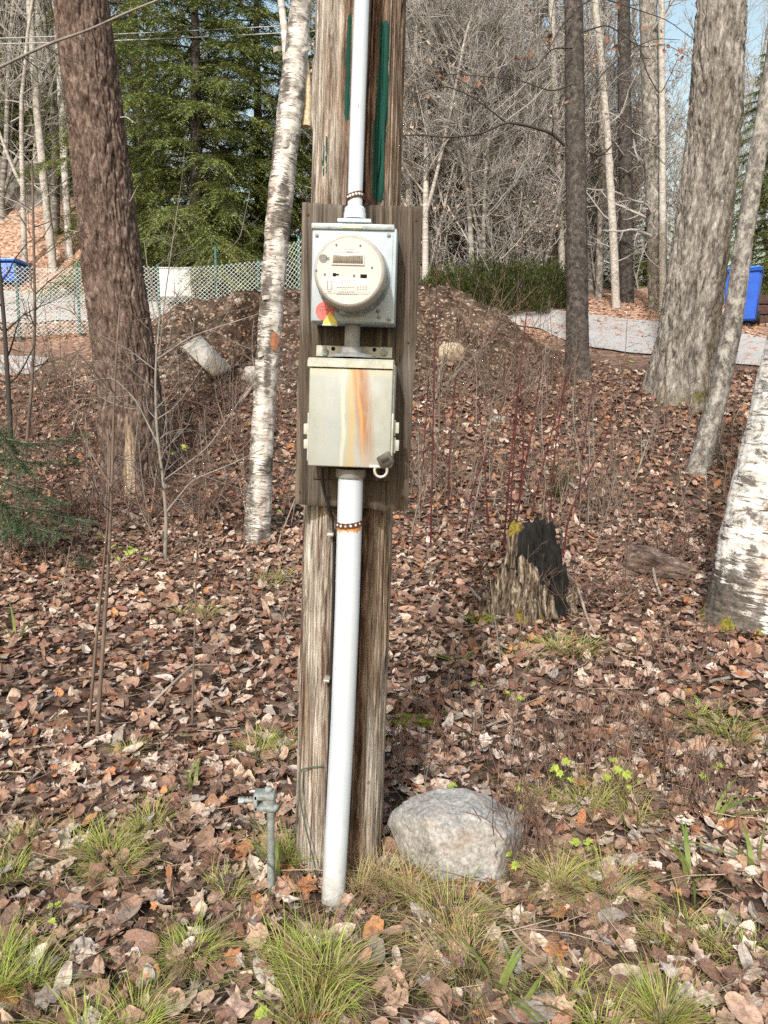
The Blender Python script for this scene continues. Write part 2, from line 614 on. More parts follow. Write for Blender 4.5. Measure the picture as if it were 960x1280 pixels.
    edge = m.ramp(m.math('MULTIPLY', vv, 1.0), [(0.0, .75), (.10, 0.0)])
    base = m.mix(edge, base, (.50, .45, .31))
    base = m.mix(band(.415, .035, uu), base, (.52, .53, .42))
    brk = m.ramp(m.noise(m.map(o, (46, 1, 3.2), (3, 0, 1)), 1, 6, .75), [(.36, .5), (.56, 1.0)])
    base = m.mix(m.math('MULTIPLY', band(.515, .075, uu), m.math('MULTIPLY', brk, .8)), base, (.50, .36, .14))
    tilt = m.math('SUBTRACT', uu, m.math('MULTIPLY', vv, .12))
    fade = m.ramp(vv, [(0.0, 1.0), (.6, .9), (1.0, .2)])
    base = m.mix(m.math('MULTIPLY', band(.610, .125, tilt), m.math('MULTIPLY', fade, brk)), base, (.34, .115, .022))
    base = m.mix(m.math('MULTIPLY', band(.575, .03, tilt), m.math('MULTIPLY', fade, .8)), base, (.60, .33, .12))
    grime = m.ramp(m.noise(m.map(o, (14, 1, 12)), 1, 6, .7), [(.55, 0.0), (.75, .4)])
    base = m.mix(grime, base, (.36, .35, .28))
    base = m.mix(1.0, base, (.86, .87, .90), 'MULTIPLY')
    m.color(base)
    m.bump(m.noise(m.map(o, (40, 1, 40)), 1, 4), .08, .003)
    MT['cream'] = m.m
    m = Mat('cream_trim', 0.5, .35)
    n = m.noise(m.obj(), 38, 5, .65)
    m.color(m.ramp(n, [(.3, (.29, .275, .20)), (.5, (.39, .395, .34)), (.7, (.46, .465, .42))]))
    MT['cream_trim'] = m.m
    m = Mat('rusty_strap', 0.85, .2)
    n = m.noise(m.obj(), 120, 5, .7)
    m.color(m.ramp(n, [(.3, (.03, .016, .012)), (.55, (.10, .04, .022)), (.75, (.25, .09, .03))]))
    m.bump(n, .5, .002)
    MT['rust'] = m.m
    flat('rust_stain', (.50, .22, .07), .7, .2, var=.35, scale=80)
    flat('padlock_brass', (.075, .062, .050), .5, .4, .3, var=.3, scale=60)
    flat('bright_steel', (.55, .54, .48), .35, .5, .5, var=.15, scale=60)
    flat('black_cable', (.018, .018, .02), .5, .35)
    flat('dark_hole', (.012, .011, .011), .9, .1)
    flat('green_wire', (.06, .085, .06), .5, .3, var=.3)
    m = Mat('old_zinc', 0.6, .35, .25)
    n = m.noise(m.obj(), 60, 6, .7)
    m.color(m.ramp(n, [(.3, (.12, .13, .125)), (.55, (.26, .29, .29)), (.75, (.42, .45, .45))]))
    m.bump(n, .4, .003)
    MT['old_zinc'] = m.m

    # --- bark
    def bark(nm, stops, sxy, sz, lich=None, lichc=(.4, .4, .37), bump=.8, lscale=(22, 22, 14), lth=(.62, .7), moss=None, mth=(.35, .6)):
        m = Mat(nm, .9, .15)
        v = m.attr('bk').outputs['Vector']
        n1 = m.noise(m.map(v, (sxy, sxy, sz)), 1, 6, .65, .4)
        n2 = m.noise(m.map(v, (sxy * 4, sxy * 4, sz * 4)), 1, 4, .65)
        n3 = m.noise(m.map(v, (2.2, 2.2, 1.1)), 1, 3)
        n4 = m.noise(m.map(v, (sxy * 9, sxy * 9, sz * 9)), 1, 3, .7)
        f = m.math('ADD', m.math('MULTIPLY', n1, .5), m.math('ADD', m.math('MULTIPLY', n2, .28), m.math('ADD', m.math('MULTIPLY', n3, .07), m.math('MULTIPLY', n4, .15))))
        c = m.ramp(f, stops)
        if lich:
            l = m.ramp(m.noise(m.map(v, lscale, (7, 3, 1)), 1, 5, .7), [(lth[0], 0.0), (lth[1], lich)])
            c = m.mix(l, c, lichc)
        if moss:
            mo = m.attr('moss').outputs['Fac']
            ms = m.ramp(m.math('ADD', m.math('MULTIPLY', mo, .55), m.math('MULTIPLY', m.noise(m.map(v, (9, 9, 9)), 1, 6, .75), 1.0)), [(.78, 0.0), (.95, .85)])
            c = m.mix(ms, c, m.ramp(n2, [(.3, tuple(x * .5 for x in moss)), (.7, moss)]))
        m.color(c)
        m.bump(m.math('ADD', n1, m.math('MULTIPLY', n2, .6)), bump, .012)
        MT[nm] = m.m
        return m
    bark('bark_brown', [(.40, (.026, .018, .015)), (.47, (.080, .055, .045)), (.53, (.135, .096, .079)), (.61, (.26, .20, .17))], 20, 8.5, .6, (.34, .29, .265), lscale=(38, 38, 14), lth=(.60, .70))
    bark('bark_grey', [(.40, (.045, .040, .035)), (.47, (.145, .13, .115)), (.53, (.235, .215, .193)), (.61, (.39, .365, .335))], 17, 4.6, .6, (.46, .44, .40), lscale=(34, 34, 20), lth=(.60, .7), moss=(.12, .11, .02))
    bark('bark_dark', [(.40, (.024, .021, .019)), (.5, (.062, .054, .049)), (.60, (.135, .12, .11))], 18, 16, .7, (.27, .26, .24), lscale=(16, 16, 26), lth=(.60, .72))
    bark('bark_lichen', [(.40, (.05, .045, .04)), (.5, (.165, .15, .137)), (.60, (.32, .30, .275))], 20, 11, .75, (.42, .41, .37), lscale=(12, 12, 9), lth=(.5, .62), moss=(.12, .10, .02))
    bark('bark_pale', [(.38, (.20, .185, .17)), (.5, (.38, .355, .325)), (.62, (.60, .57, .53))], 14, 20, .5, (.55, .53, .49))
    bark('twig_grey', [(.38, (.235, .22, .205)), (.5, (.40, .38, .358)), (.62, (.58, .555, .525))], 40, 8, None)

    for nm, sc in (('birch_bark', 1.0), ('birch_bark_old', .55)):
        m = Mat(nm, .6, .25)
        v = m.attr('bk').outputs['Vector']
        base = m.ramp(m.noise(m.map(v, (7, 7, 22)), 1, 5, .6), [(.36, (.28, .26, .235)), (.47, (.45, .425, .395)), (.56, (.58, .555, .525)), (.68, (.68, .66, .63))])
        if nm == 'birch_bark_old':
            base = m.ramp(m.noise(m.map(v, (5, 5, 30)), 1, 6, .65), [(.36, (.46, .43, .395)), (.48, (.66, .635, .60)), (.6, (.78, .765, .74))])
        pink = m.attr('pink').outputs['Fac']
        pk = m.ramp(m.math('ADD', pink, m.math('MULTIPLY', m.noise(m.map(v, (10, 10, 16)), 1, 5, .7), .8)), [(.82, 0.0), (1.02, .8)])
        base = m.mix(pk, base, m.ramp(m.noise(m.map(v, (20, 20, 60)), 1, 4), [(.3, (.42, .27, .22)), (.7, (.58, .44, .38))]))
        dash = m.noise(m.map(v, (11 * sc, 11 * sc, 85 * sc)), 1, 6, .72, .6)
        dk = m.attr('dark').outputs['Fac']
        th = m.math('ADD', dash, m.math('MULTIPLY', dk, .30))
        d = m.ramp(th, [(.62, 0.0), (.68, 1.0)])
        blot = m.ramp(m.math('ADD', m.noise(m.map(v, (7, 7, 12)), 1, 7, .78, .5), m.math('MULTIPLY', dk, .35)), [(.61, 0.0), (.70, .9)])
        mark = m.math('MAXIMUM', d, blot)
        c = m.mix(mark, base, m.ramp(m.noise(m.map(v, (40, 40, 40)), 1, 3), [(.3, (.03, .026, .022)), (.7, (.13, .11, .095))]))
        mo = m.attr('moss').outputs['Fac']
        ms = m.ramp(m.math('ADD', mo, m.math('MULTIPLY', m.noise(m.map(v, (11, 11, 11)), 1, 5, .7), .6)), [(.72, 0.0), (.86, 1.0)])
        c = m.mix(ms, c, m.ramp(m.noise(m.map(v, (70, 70, 70)), 1, 4), [(.3, (.055, .052, .008)), (.7, (.24, .22, .025))]))
        m.color(c)
        m.bump(m.math('ADD', m.math('MULTIPLY', mark, -.6), m.math('ADD', m.math('MULTIPLY', dash, .6), ms)), .6, .006)
        MT[nm] = m.m

    flat('inner_wood', (.46, .36, .24), .8, .2, var=.45, scale=35, bump=.5)
    flat('stub_wood', (.55, .45, .30), .8, .2, var=.35, scale=35, bump=.5)

    # --- stump: rotten wood, char, moss
    m = Mat('stump_wood', .95, .1)
    v = m.attr('bk').outputs['Vector']
    n1 = m.noise(m.map(v, (60, 60, 6)), 1, 6, .7)
    c = m.ramp(n1, [(.40, (.016, .012, .009)), (.48, (.085, .062, .043)), (.55, (.17, .135, .098)), (.65, (.40, .35, .28))])
    mo = m.attr('moss').outputs['Fac']
    ms = m.ramp(m.math('ADD', mo, m.math('MULTIPLY', m.noise(m.map(v, (14, 14, 14)), 1, 5, .7), .5)), [(.62, 0.0), (.75, 1.0)])
    c = m.mix(ms, c, m.ramp(m.noise(m.map(v, (60, 60, 60)), 1, 4), [(.3, (.07, .05, .01)), (.7, (.27, .21, .04))]))
    ch = m.attr('char').outputs['Fac']
    cs = m.ramp(m.math('ADD', ch, m.math('MULTIPLY', m.noise(m.map(v, (18, 18, 6)), 1, 5, .7), .6)), [(.58, 0.0), (.88, 1.0)])
    c = m.mix(cs, c, m.ramp(n1, [(.3, (.006, .006, .006)), (.7, (.028, .026, .025))]))
    m.color(c)
    m.bump(n1, 1.0, .012)
    MT['stump'] = m.m
    # --- rock
    m = Mat('boulder', .85, .2)
    o = m.obj()
    n1 = m.noise(o, 11, 8, .7)
    n2 = m.noise(o, 90, 5, .75)
    bnd = m.noise(m.map(o, (5, 5, 13), (0, 0, 2)), 1, 5, .6, .8)
    c = m.ramp(n1, [(.34, (.15, .143, .133)), (.48, (.285, .277, .262)), (.62, (.42, .41, .39))])
    c = m.mix(.42, c, m.ramp(n2, [(.38, (.075, .072, .068)), (.5, (.28, .276, .27)), (.62, (.50, .49, .475))]))
    c = m.mix(m.ramp(bnd, [(.50, 0.0), (.64, .5)]), c, (.27, .20, .155))
    li = m.ramp(m.noise(m.map(o, (16, 16, 16), (4, 4, 4)), 1, 6, .75), [(.6, 0.0), (.68, .5)])
    c = m.mix(li, c, (.23, .24, .21))
    m.color(c)
    m.bump(m.math('ADD', n1, m.math('MULTIPLY', n2, .45)), .5, .008)
    MT['rock'] = m.m
    flat('pale_slab', (.33, .31, .275), .85, .15, var=.3, scale=22, bump=.5)
    flat('field_stone', (.40, .33, .24), .9, .15, var=.4, scale=14, bump=.6)
    m = Mat('ledge_rock', .9, .1)
    n = m.noise(m.obj(), 1.6, 8, .7)
    c = m.ramp(n, [(.3, (.08, .075, .065)), (.5, (.22, .205, .185)), (.7, (.38, .36, .33))])
    m.color(c)
    m.bump(n, 1.0, .2)
    MT['ledge'] = m.m
    # --- drive
    m = Mat('drive_gravel', .9, .15)
    p = m.geo()
    c = m.ramp(m.noise(p, 30, 6, .7), [(.3, (.27, .26, .255)), (.7, (.44, .435, .43))])
    c = m.mix(m.ramp(m.noise(p, 1.6, 4), [(.5, 0.0), (.75, .45)]), c, (.36, .30, .25))
    lv = m.n('ShaderNodeSeparateColor', None, Color=m.voro(p, 13, 'Color'))
    c = m.mix(m.ramp(lv.outputs[0], [(.86, 0.0), (.9, .75)]), c, (.34, .17, .10))
    m.color(c)
    m.bump(m.noise(p, 60, 4), .4, .01)
    MT['drive'] = m.m
    flat('blue_plastic', (.022, .10, .50), .42, .45, var=.15, scale=6)
    flat('blue_lid', (.045, .16, .56), .4, .45, var=.2, scale=6)
    flat('bin_mark', (.45, .55, .75), .5, .3)
    flat('rubber', (.02, .02, .02), .8, .2)
    flat('dark_timber', (.07, .042, .035), .85, .2, var=.35, scale=12)
    flat('white_panel', (.74, .76, .78), .5, .3, var=.06, scale=4)
    flat('inner_bark', (.30, .13, .075), .8, .2, var=.4, scale=40)
    flat('fence_wire', (.66, .72, .72), .45, .4, var=.15, scale=5)
    flat('fence_green', (.04, .135, .12), .5, .35, var=.25, scale=5)
    flat('line_wire', (.35, .37, .36), .5, .3)
    flat('red_stem', (.075, .018, .020), .55, .3, var=.45, scale=6)
    flat('brown_stem', (.14, .105, .085), .8, .2, var=.4, scale=8)
    flat('grey_stem', (.215, .195, .175), .8, .2, var=.35, scale=8)
    flat('dead_stick', (.28, .23, .185), .85, .2, var=.35, scale=10)
    m = Mat('moss_green', .95, .1)
    n = m.noise(m.obj(), 80, 5, .7)
    m.color(m.ramp(n, [(.3, (.05, .06, .01)), (.7, (.24, .25, .03))]))
    m.bump(n, 1.0, .01)
    MT['moss'] = m.m
make_materials()
# ------------------------------------------------------------------ ground, drive, mound
def grid_mesh(xs, ys, zf):
    X, Y = np.meshgrid(xs, ys)
    Z = zf(X, Y)
    V = np.stack([X, Y, Z], -1).reshape(-1, 3)
    n, m = len(ys), len(xs)
    i = np.arange(n - 1)[:, None] * m
    j = np.arange(m - 1)[None]
    F = np.stack([i + j, i + j + 1, i + m + j + 1, i + m + j], -1).reshape(-1, 4)
    return V, F

def make_ground():
    ys = np.concatenate([np.arange(-6, 1, .25), np.arange(1, 10, .07), np.arange(10, 18, .2), np.arange(18, 40, .8), np.arange(40, 119, 4)])
    xs = np.concatenate([np.arange(-80, -12, 3), np.arange(-12, -5, .35), np.arange(-5, 5, .14), np.arange(5, 12, .35), np.arange(12, 81, 3)])
    b = MB()
    b.add(*grid_mesh(xs, ys, ground0))
    structure(b.build('ground', MT['ground'], smooth=180))
    b = MB()
    xs = np.arange(-4.7, 3.6, .06)
    ys = np.arange(8.2, 13.4, .06)
    def zf(X, Y):
        h = mound_h(X, Y)
        rough = .05 * fbm(X * 5, Y * 5, 7.7, 4, .6) * sstep(.0, .2, h)
        return ground0(X, Y) + h - .06 + rough
    b.add(*grid_mesh(xs, ys, zf))
    structure(b.build('earth_mound', MT['mound'], smooth=180))

def ribbon(name, pts, w, mat, lift):
    pts = np.array(pts, float)
    s = np.linspace(0, len(pts) - 1, 90)
    c = np.stack([np.interp(s, np.arange(len(pts)), pts[:, k]) for k in (0, 1)], 1)
    k = np.hanning(9)
    k /= k.sum()
    c = np.stack([np.convolve(np.pad(c[:, a], 4, mode='edge'), k, 'valid') for a in (0, 1)], 1)
    t = np.gradient(c, axis=0)
    t /= np.linalg.norm(t, axis=1)[:, None]
    nrm = np.stack([-t[:, 1], t[:, 0]], 1)
    wv = np.interp(s, np.arange(len(pts)), w)
    m = 13
    e = np.linspace(-.5, .5, m)
    wob = .10 * noise3(np.arange(90)[:, None] * .35, e[None] * 3, 5.5) * (np.abs(e)[None] * 2) ** 4
    X = c[:, None, 0] + nrm[:, None, 0] * (e[None] * wv[:, None] + wob)
    Y = c[:, None, 1] + nrm[:, None, 1] * (e[None] * wv[:, None] + wob)
    Z = ground0(X, Y) + lift
    V = np.stack([X, Y, Z], -1).reshape(-1, 3)
    i = np.arange(89)[:, None] * m
    j = np.arange(m - 1)[None]
    F = np.stack([i + j, i + j + 1, i + m + j + 1, i + m + j], -1).reshape(-1, 4)
    b = MB().add(V, F)
    return structure(b.build(name, mat, smooth=180))

make_ground()
def edged_sheet(name, near, far, mat, lift):
    """sheet of ground between two edge lines given on the ground"""
    near, far = np.array([tuple(q)[:2] for q in near], float), np.array([tuple(q)[:2] for q in far], float)
    n, m = 110, 15
    def samp(p):
        d = np.concatenate([[0], np.cumsum(np.linalg.norm(np.diff(p, axis=0), axis=1))])
        q = np.stack([np.interp(np.linspace(0, d[-1], n), d, p[:, k]) for k in (0, 1)], 1)
        ker = np.hanning(15)[1:-1]
        ker /= ker.sum()
        return np.stack([np.convolve(np.pad(q[:, k], 6, mode='edge'), ker, 'valid') for k in (0, 1)], 1)
    A, B = samp(near), samp(far)
    e = np.linspace(0, 1, m)
    X = A[:, None, 0] * (1 - e) + B[:, None, 0] * e
    Y = A[:, None, 1] * (1 - e) + B[:, None, 1] * e
    wob = .12 * noise3(np.arange(n)[:, None] * .3, e[None] * 3, 5.5) * (np.abs(e - .5)[None] * 2) ** 3
    Y = Y + wob
    V = np.stack([X, Y, ground0(X, Y) + lift], -1).reshape(-1, 3)
    i = np.arange(n - 1)[:, None] * m
    j = np.arange(m - 1)[None]
    F = np.stack([i + j, i + m + j, i + m + j + 1, i + j + 1], -1).reshape(-1, 4)
    return structure(MB().add(V, F).build(name, mat, smooth=180))
edged_sheet('driveway', [(-9.5, 13.4), (-6, 13.5), (-3, 13.9), (.5, 14.2)] + [hit0(*q) for q in ((655, 406), (700, 424), (745, 439), (820, 444), (950, 462), (1150, 485))],
            [(-9.5, 16.3), (-6, 16.2), (-3, 16.0), (.3, 15.6)] + [hit0(*q) for q in ((645, 386), (700, 389), (745, 393), (820, 405), (950, 424), (1150, 445))], MT['drive'], .025)
edged_sheet('side_path', [(-11, 9.4), (-7, 9.45), (-5.2, 9.6), (-4.4, 9.9)], [(-11, 10.6), (-7, 10.6), (-5.2, 10.7), (-4.5, 10.8)], MT['drive'], .02)

# ------------------------------------------------------------------ the rig: board, boxes, conduits
BOARD_Y = 1.93
RIG_O = P(446, 445, BOARD_Y)
RIG = Matrix.Translation(RIG_O) @ Matrix.Rotation(math.radians(-3.0), 4, 'Z') @ Matrix.Rotation(math.radians(1.9), 4, 'Y')
RIGN = np.array(RIG)
RIGI = np.array(RIG.inverted())

def L(px, py, off):
    """photo pixel -> x, z on the rig plane that stands off metres out from the board face"""
    o = RIGI[:3, :3] @ CAM + RIGI[:3, 3]
    d = RIGI[:3, :3] @ ray(px, py)
    t = (-off - o[1]) / d[1]
    p = o + d * t
    return p[0], p[2]

def W(x, y, z):
    return RIGN[:3, :3] @ np.array([x, y, z]) + RIGN[:3, 3]

def Wp(p):
    return np.asarray(p) @ RIGN[:3, :3].T + RIGN[:3, 3]

class RB(MB):
    """mesh collected in rig coordinates"""
    def build(self, name, mat, parent=None, origin=None, smooth=35):
        self.xf(RIGN)
        return MB.build(self, name, mat, parent, origin, smooth)

# --- pole
def make_pole():
    # axis through rig-space point (xa, .15): from photo centre line
    def axis_pt(px, py):
        d = ray(px, py)
        yw = 2.085
        return CAM + d * (yw / d[1])
    top, bot = axis_pt(452.5, 0), axis_pt(424.5, 1000)
    dirv = (top - bot) / (top[2] - bot[2])
    def ax(z):
        return bot + dirv * (z - bot[2])
    zs = np.arange(-.25, 3.6, .018)
    nth = 300
    th = np.arange(nth) * 2 * np.pi / nth
    T, Z = np.meshgrid(th, zs)
    R0 = np.interp(Z, [-.25, 0.2, 2.0, 4.2], [.128, .1255, .1135, .103])
    cx, sx = np.cos(T), np.sin(T)
    grain = noise3(cx * 26, sx * 26, Z * .8) * .0022 + noise3(cx * 55, sx * 55, Z * 2.0) * .0012
    big = noise3(cx * 3.0, sx * 3.0, Z * .5) * .004
    ck = 1 - np.abs(noise3(cx * 7.5 + 3, sx * 7.5, Z * .42 + .06 * noise3(cx * 9, sx * 9, Z * 6)))
    crack = -sstep(.925, .975, ck) * .020
    ck2 = 1 - np.abs(noise3(cx * 14 + 9, sx * 14, Z * .6 + 5))
    crack += -sstep(.93, .98, ck2) * .009
    knot = noise3(cx * 4 + 20, sx * 4, Z * 2.6)
    crack += sstep(.62, .75, knot) * .006
    # sapwood slab lost to the right of the conduit, splinters above ground
    T2 = (T - np.pi * 1.5 + np.pi) % (2 * np.pi) - np.pi     # 0 = facing the camera (-y), + = to the right
    step = -.006 * sstep(.02, .08, T2 + .05 * noise3(T * 0, Z * 1.2, 3.0)) * sstep(.62, .52, T2 + .06 * noise3(T * 0 + 5, Z * 1.5, 3.0))
    R = R0 + grain + big + crack + step
    A = bot[None, None] + dirv[None, None] * (Z - bot[2])[..., None]
    V = A + np.stack([R * cx, R * sx, 0 * Z], -1)
    n, m = V.shape[:2]
    i = np.arange(n - 1)[:, None] * m
    j = np.arange(m)[None]
    k = (j + 1) % m
    F = np.stack([i + j, i + k, i + m + k, i + m + j], -1).reshape(-1, 4)
    # paint remains: soft masks round strips that were read off the photo
    paint = np.zeros_like(Z)
    def strip(px0, px1, py0, py1, k=1.0):
        pc = (px0 + px1) / 2
        zc = [axis_pt(450, py)[2] for py in (py0, py1)]
        c = np.interp((py0 + py1) / 2, [0, 1000], [452.5, 424.5])
        hw = 56.0
        t0, t1 = np.arcsin(np.clip((px0 - c) / hw, -.98, .98)), np.arcsin(np.clip((px1 - c) / hw, -.98, .98))
        a = sstep(t0 - .06, t0 + .05, T2) * sstep(t1 + .06, t1 - .05, T2)
        b = sstep(zc[1] - .03, zc[1] + .02, Z) * sstep(zc[0] + .03, zc[0] - .02, Z)
        np.maximum(paint, a * b * k, out=paint)
    strip(474, 486, 48, 190)
    strip(467, 482, 165, 262)
    strip(434, 441, 45, 170, .85)
    strip(404, 413, 182, 236, .72)
    strip(436, 442, 655, 720, .3)
    dark = sstep(-.0, .1, T2) * sstep(.68, .5, T2 + .1 * noise3(T * 2, Z * 1.1, 1.0)) * .9  # brown wood right of the conduit, with the conduit's cast shadow painted in
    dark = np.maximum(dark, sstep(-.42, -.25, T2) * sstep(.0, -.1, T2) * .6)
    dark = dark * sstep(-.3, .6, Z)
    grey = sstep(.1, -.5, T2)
    bk = np.stack([cx * R0, sx * R0, Z], -1).reshape(-1, 3)
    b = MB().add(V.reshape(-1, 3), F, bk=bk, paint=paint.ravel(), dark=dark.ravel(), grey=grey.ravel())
    b.add(V[-1], [list(range(m))], bk=bk[-m:])
    base = ax(0.0)
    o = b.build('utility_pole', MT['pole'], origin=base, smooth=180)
    tag(o, 'weathered round timber utility pole with peeling green paint', 'utility pole')
    return ax
POLE_AX = make_pole()

# --- board
def make_board():
    c = [L(378, 253, 0), L(528, 257, 0), L(510, 640, 0), L(368, 630, 0)]
    nx, nz = 40, 90
    U, Vv = np.meshgrid(np.linspace(0, 1, nx), np.linspace(0, 1, nz))
    def quadpt(u, v):
        t = (1 - u)[..., None] * np.array(c[0]) + u[..., None] * np.array(c[1])
        d = (1 - u)[..., None] * np.array(c[3]) + u[..., None] * np.array(c[2])
        return (1 - v)[..., None] * t + v[..., None] * d
    Q = quadpt(U, Vv)
    b = RB()
    edge = np.minimum(np.minimum(U, 1 - U), np.minimum(Vv, 1 - Vv))
    X, Z = Q[..., 0].copy(), Q[..., 1].copy()
    X += .0025 * noise3(Z * 9, X * 2, 4.4) * (np.minimum(U, 1 - U) < .02)
    Z += .0035 * noise3(X * 40, Z * 2, 1.4) * (np.minimum(Vv, 1 - Vv) < .02)
    y = np.where(edge <= 0, .004, 0) + .0013 * noise3(X * 60, Z * 1.5, 0.3)
    front = np.stack([X, y, Z], -1).reshape(-1, 3)
    back = np.stack([X, np.full_like(X, .038), Z], -1).reshape(-1, 3)
    i = np.arange(nz - 1)[:, None] * nx
    j = np.arange(nx - 1)[None]
    F = np.stack([i + j, i + nx + j, i + nx + j + 1, i + j + 1], -1).reshape(-1, 4)
    b.add(front, F)
    b.add(back, F[:, ::-1])
    ring = list(range(nx)) + [r * nx + nx - 1 for r in range(1, nz)] + [(nz - 1) * nx + q for q in range(nx - 2, -1, -1)] + [r * nx for r in range(nz - 2, 0, -1)]
    sv, sf = [], []
    N = len(ring)
    for q in ring:
        sv.append(front[q])
    for q in ring:
        sv.append(back[q])
    for q in range(N):
        r = (q + 1) % N
        sf.append([q, r, N + r, N + q])
    b.add(sv, sf)
    root = thing('mounting_board', 'weathered brown plank board carrying the meter box on the pole', 'board', Wp([0, .02, -.38]))
    b.build('plank', MT['board'], root, smooth=40)
    for px, py in ((385, 268), (520, 275), (375, 615), (503, 622), (510, 428), (512, 575)):
        x, z = L(px, py, 0)
        RB().add(*lathe([(.0035, -.004), (.0035, .0025), (.0, .003)], 10, (x, 0, z))).build('nail', MT['rust'], root)
make_board()

# --- meter box
def bx(b, px0, px1, py0, py1, off0, off1, r=.003, tiltz=0):
    """box between two photo columns / rows, front face at off1"""
    x0, z1 = L(px0, py0, off1)
    x1, z0 = L(px1, py1, off1)
    b.add(*rbox(np.array([x0, -off1, z0]), np.array([x1, -off0, z1]), r))
    return x0, x1, z0, z1

def make_meter_box():
    r = thing('meter_box', 'pale grey blue steel meter socket box under the white hub', 'meter box', Wp([0, 0, L(440, 405, .1)[1]]))
    b = RB()
    bx(b, 390.5, 492.5, 283, 405, .002, .098, .004)
    b.build('body', MT['meter_box'], r)
    b = RB()
    x0, z1 = L(389, 278, .104)
    x1, z0 = L(493, 288, .104)
    b.add(*rbox([x0, -.104, z0], [x1, 0.0, z1], .003))
    hood = b.build('hood', MT['hood'], r)
    b = RB()
    bx(b, 428, 453, 281, 285.5, .1035, .1055, .0005)
    b.build('tan_label', MT['tan_label'], hood)
    # door panel, a plate proud of the body
    b = RB()
    bx(b, 392, 488, 290, 403.5, .09, .1005, .002)
    b.build('door_panel', MT['meter_box'], r)
    # retaining bracket below the meter
    b = RB()
    bx(b, 424, 453, 383, 394, .10, .116, .003)
    bk_ = b.build('latch_bracket', MT['galvanised'], r)
    b = RB()
    bx(b, 432, 441, 386.5, 391.5, .1155, .1175, .001)
    bx(b, 445, 449, 387, 390.5, .1155, .1175, .001)
    b.build('latch_slot', MT['print_ink'], bk_)
    for px, py in ((418.5, 385.5), (396, 294), (486, 294), (486, 399), (473, 389), (474, 396)):
        x, z = L(px, py, .1)
        RB().add(*lathe([(.0045, .098), (.0045, .1035), (.002, .105), (0, .105)], 12, (x, 0, z))).build('screw', MT['old_zinc'], r)
    # red round seal and yellow triangle
    x, z = L(406, 389, .1015)
    b = RB()
    b.add(*lathe([(.0215, .1), (.0215, .1017), (0, .1017)], 28, (x, 0, z)))
    rs = b.build('red_sticker', MT['red_sticker'], r)
    b = RB()
    for (ax_, az, lx, lz) in ((-.004, .010, .010, .0016), (.002, .004, .012, .0014), (-.006, -.003, .0016, .012), (.004, -.006, .010, .0014), (-.011, .002, .0014, .008)):
        b.add(*rbox([x + ax_ - lx / 2, -.1021, z + az - lz / 2], [x + ax_ + lx / 2, -.1015, z + az + lz / 2], 0))
    b.build('print_mark', MT['print_ink'], rs)
    b = RB()
    pts = [L(404, 405.5, .104), L(421, 405.5, .104), L(421, 402, .104), L(413.5, 390.5, .104), L(411.5, 390.5, .104), L(404, 402, .104)]
    b.add(*prism(pts, -.1018, -.1042))
    b.build('yellow_tag', MT['yellow_sticker'], r)
    b = RB()
    bx(b, 402.5, 422, 404.6, 407.6, .1018, .1065, .001)
    b.build('tag_foot', MT['cream_trim'], r)
make_meter_box()

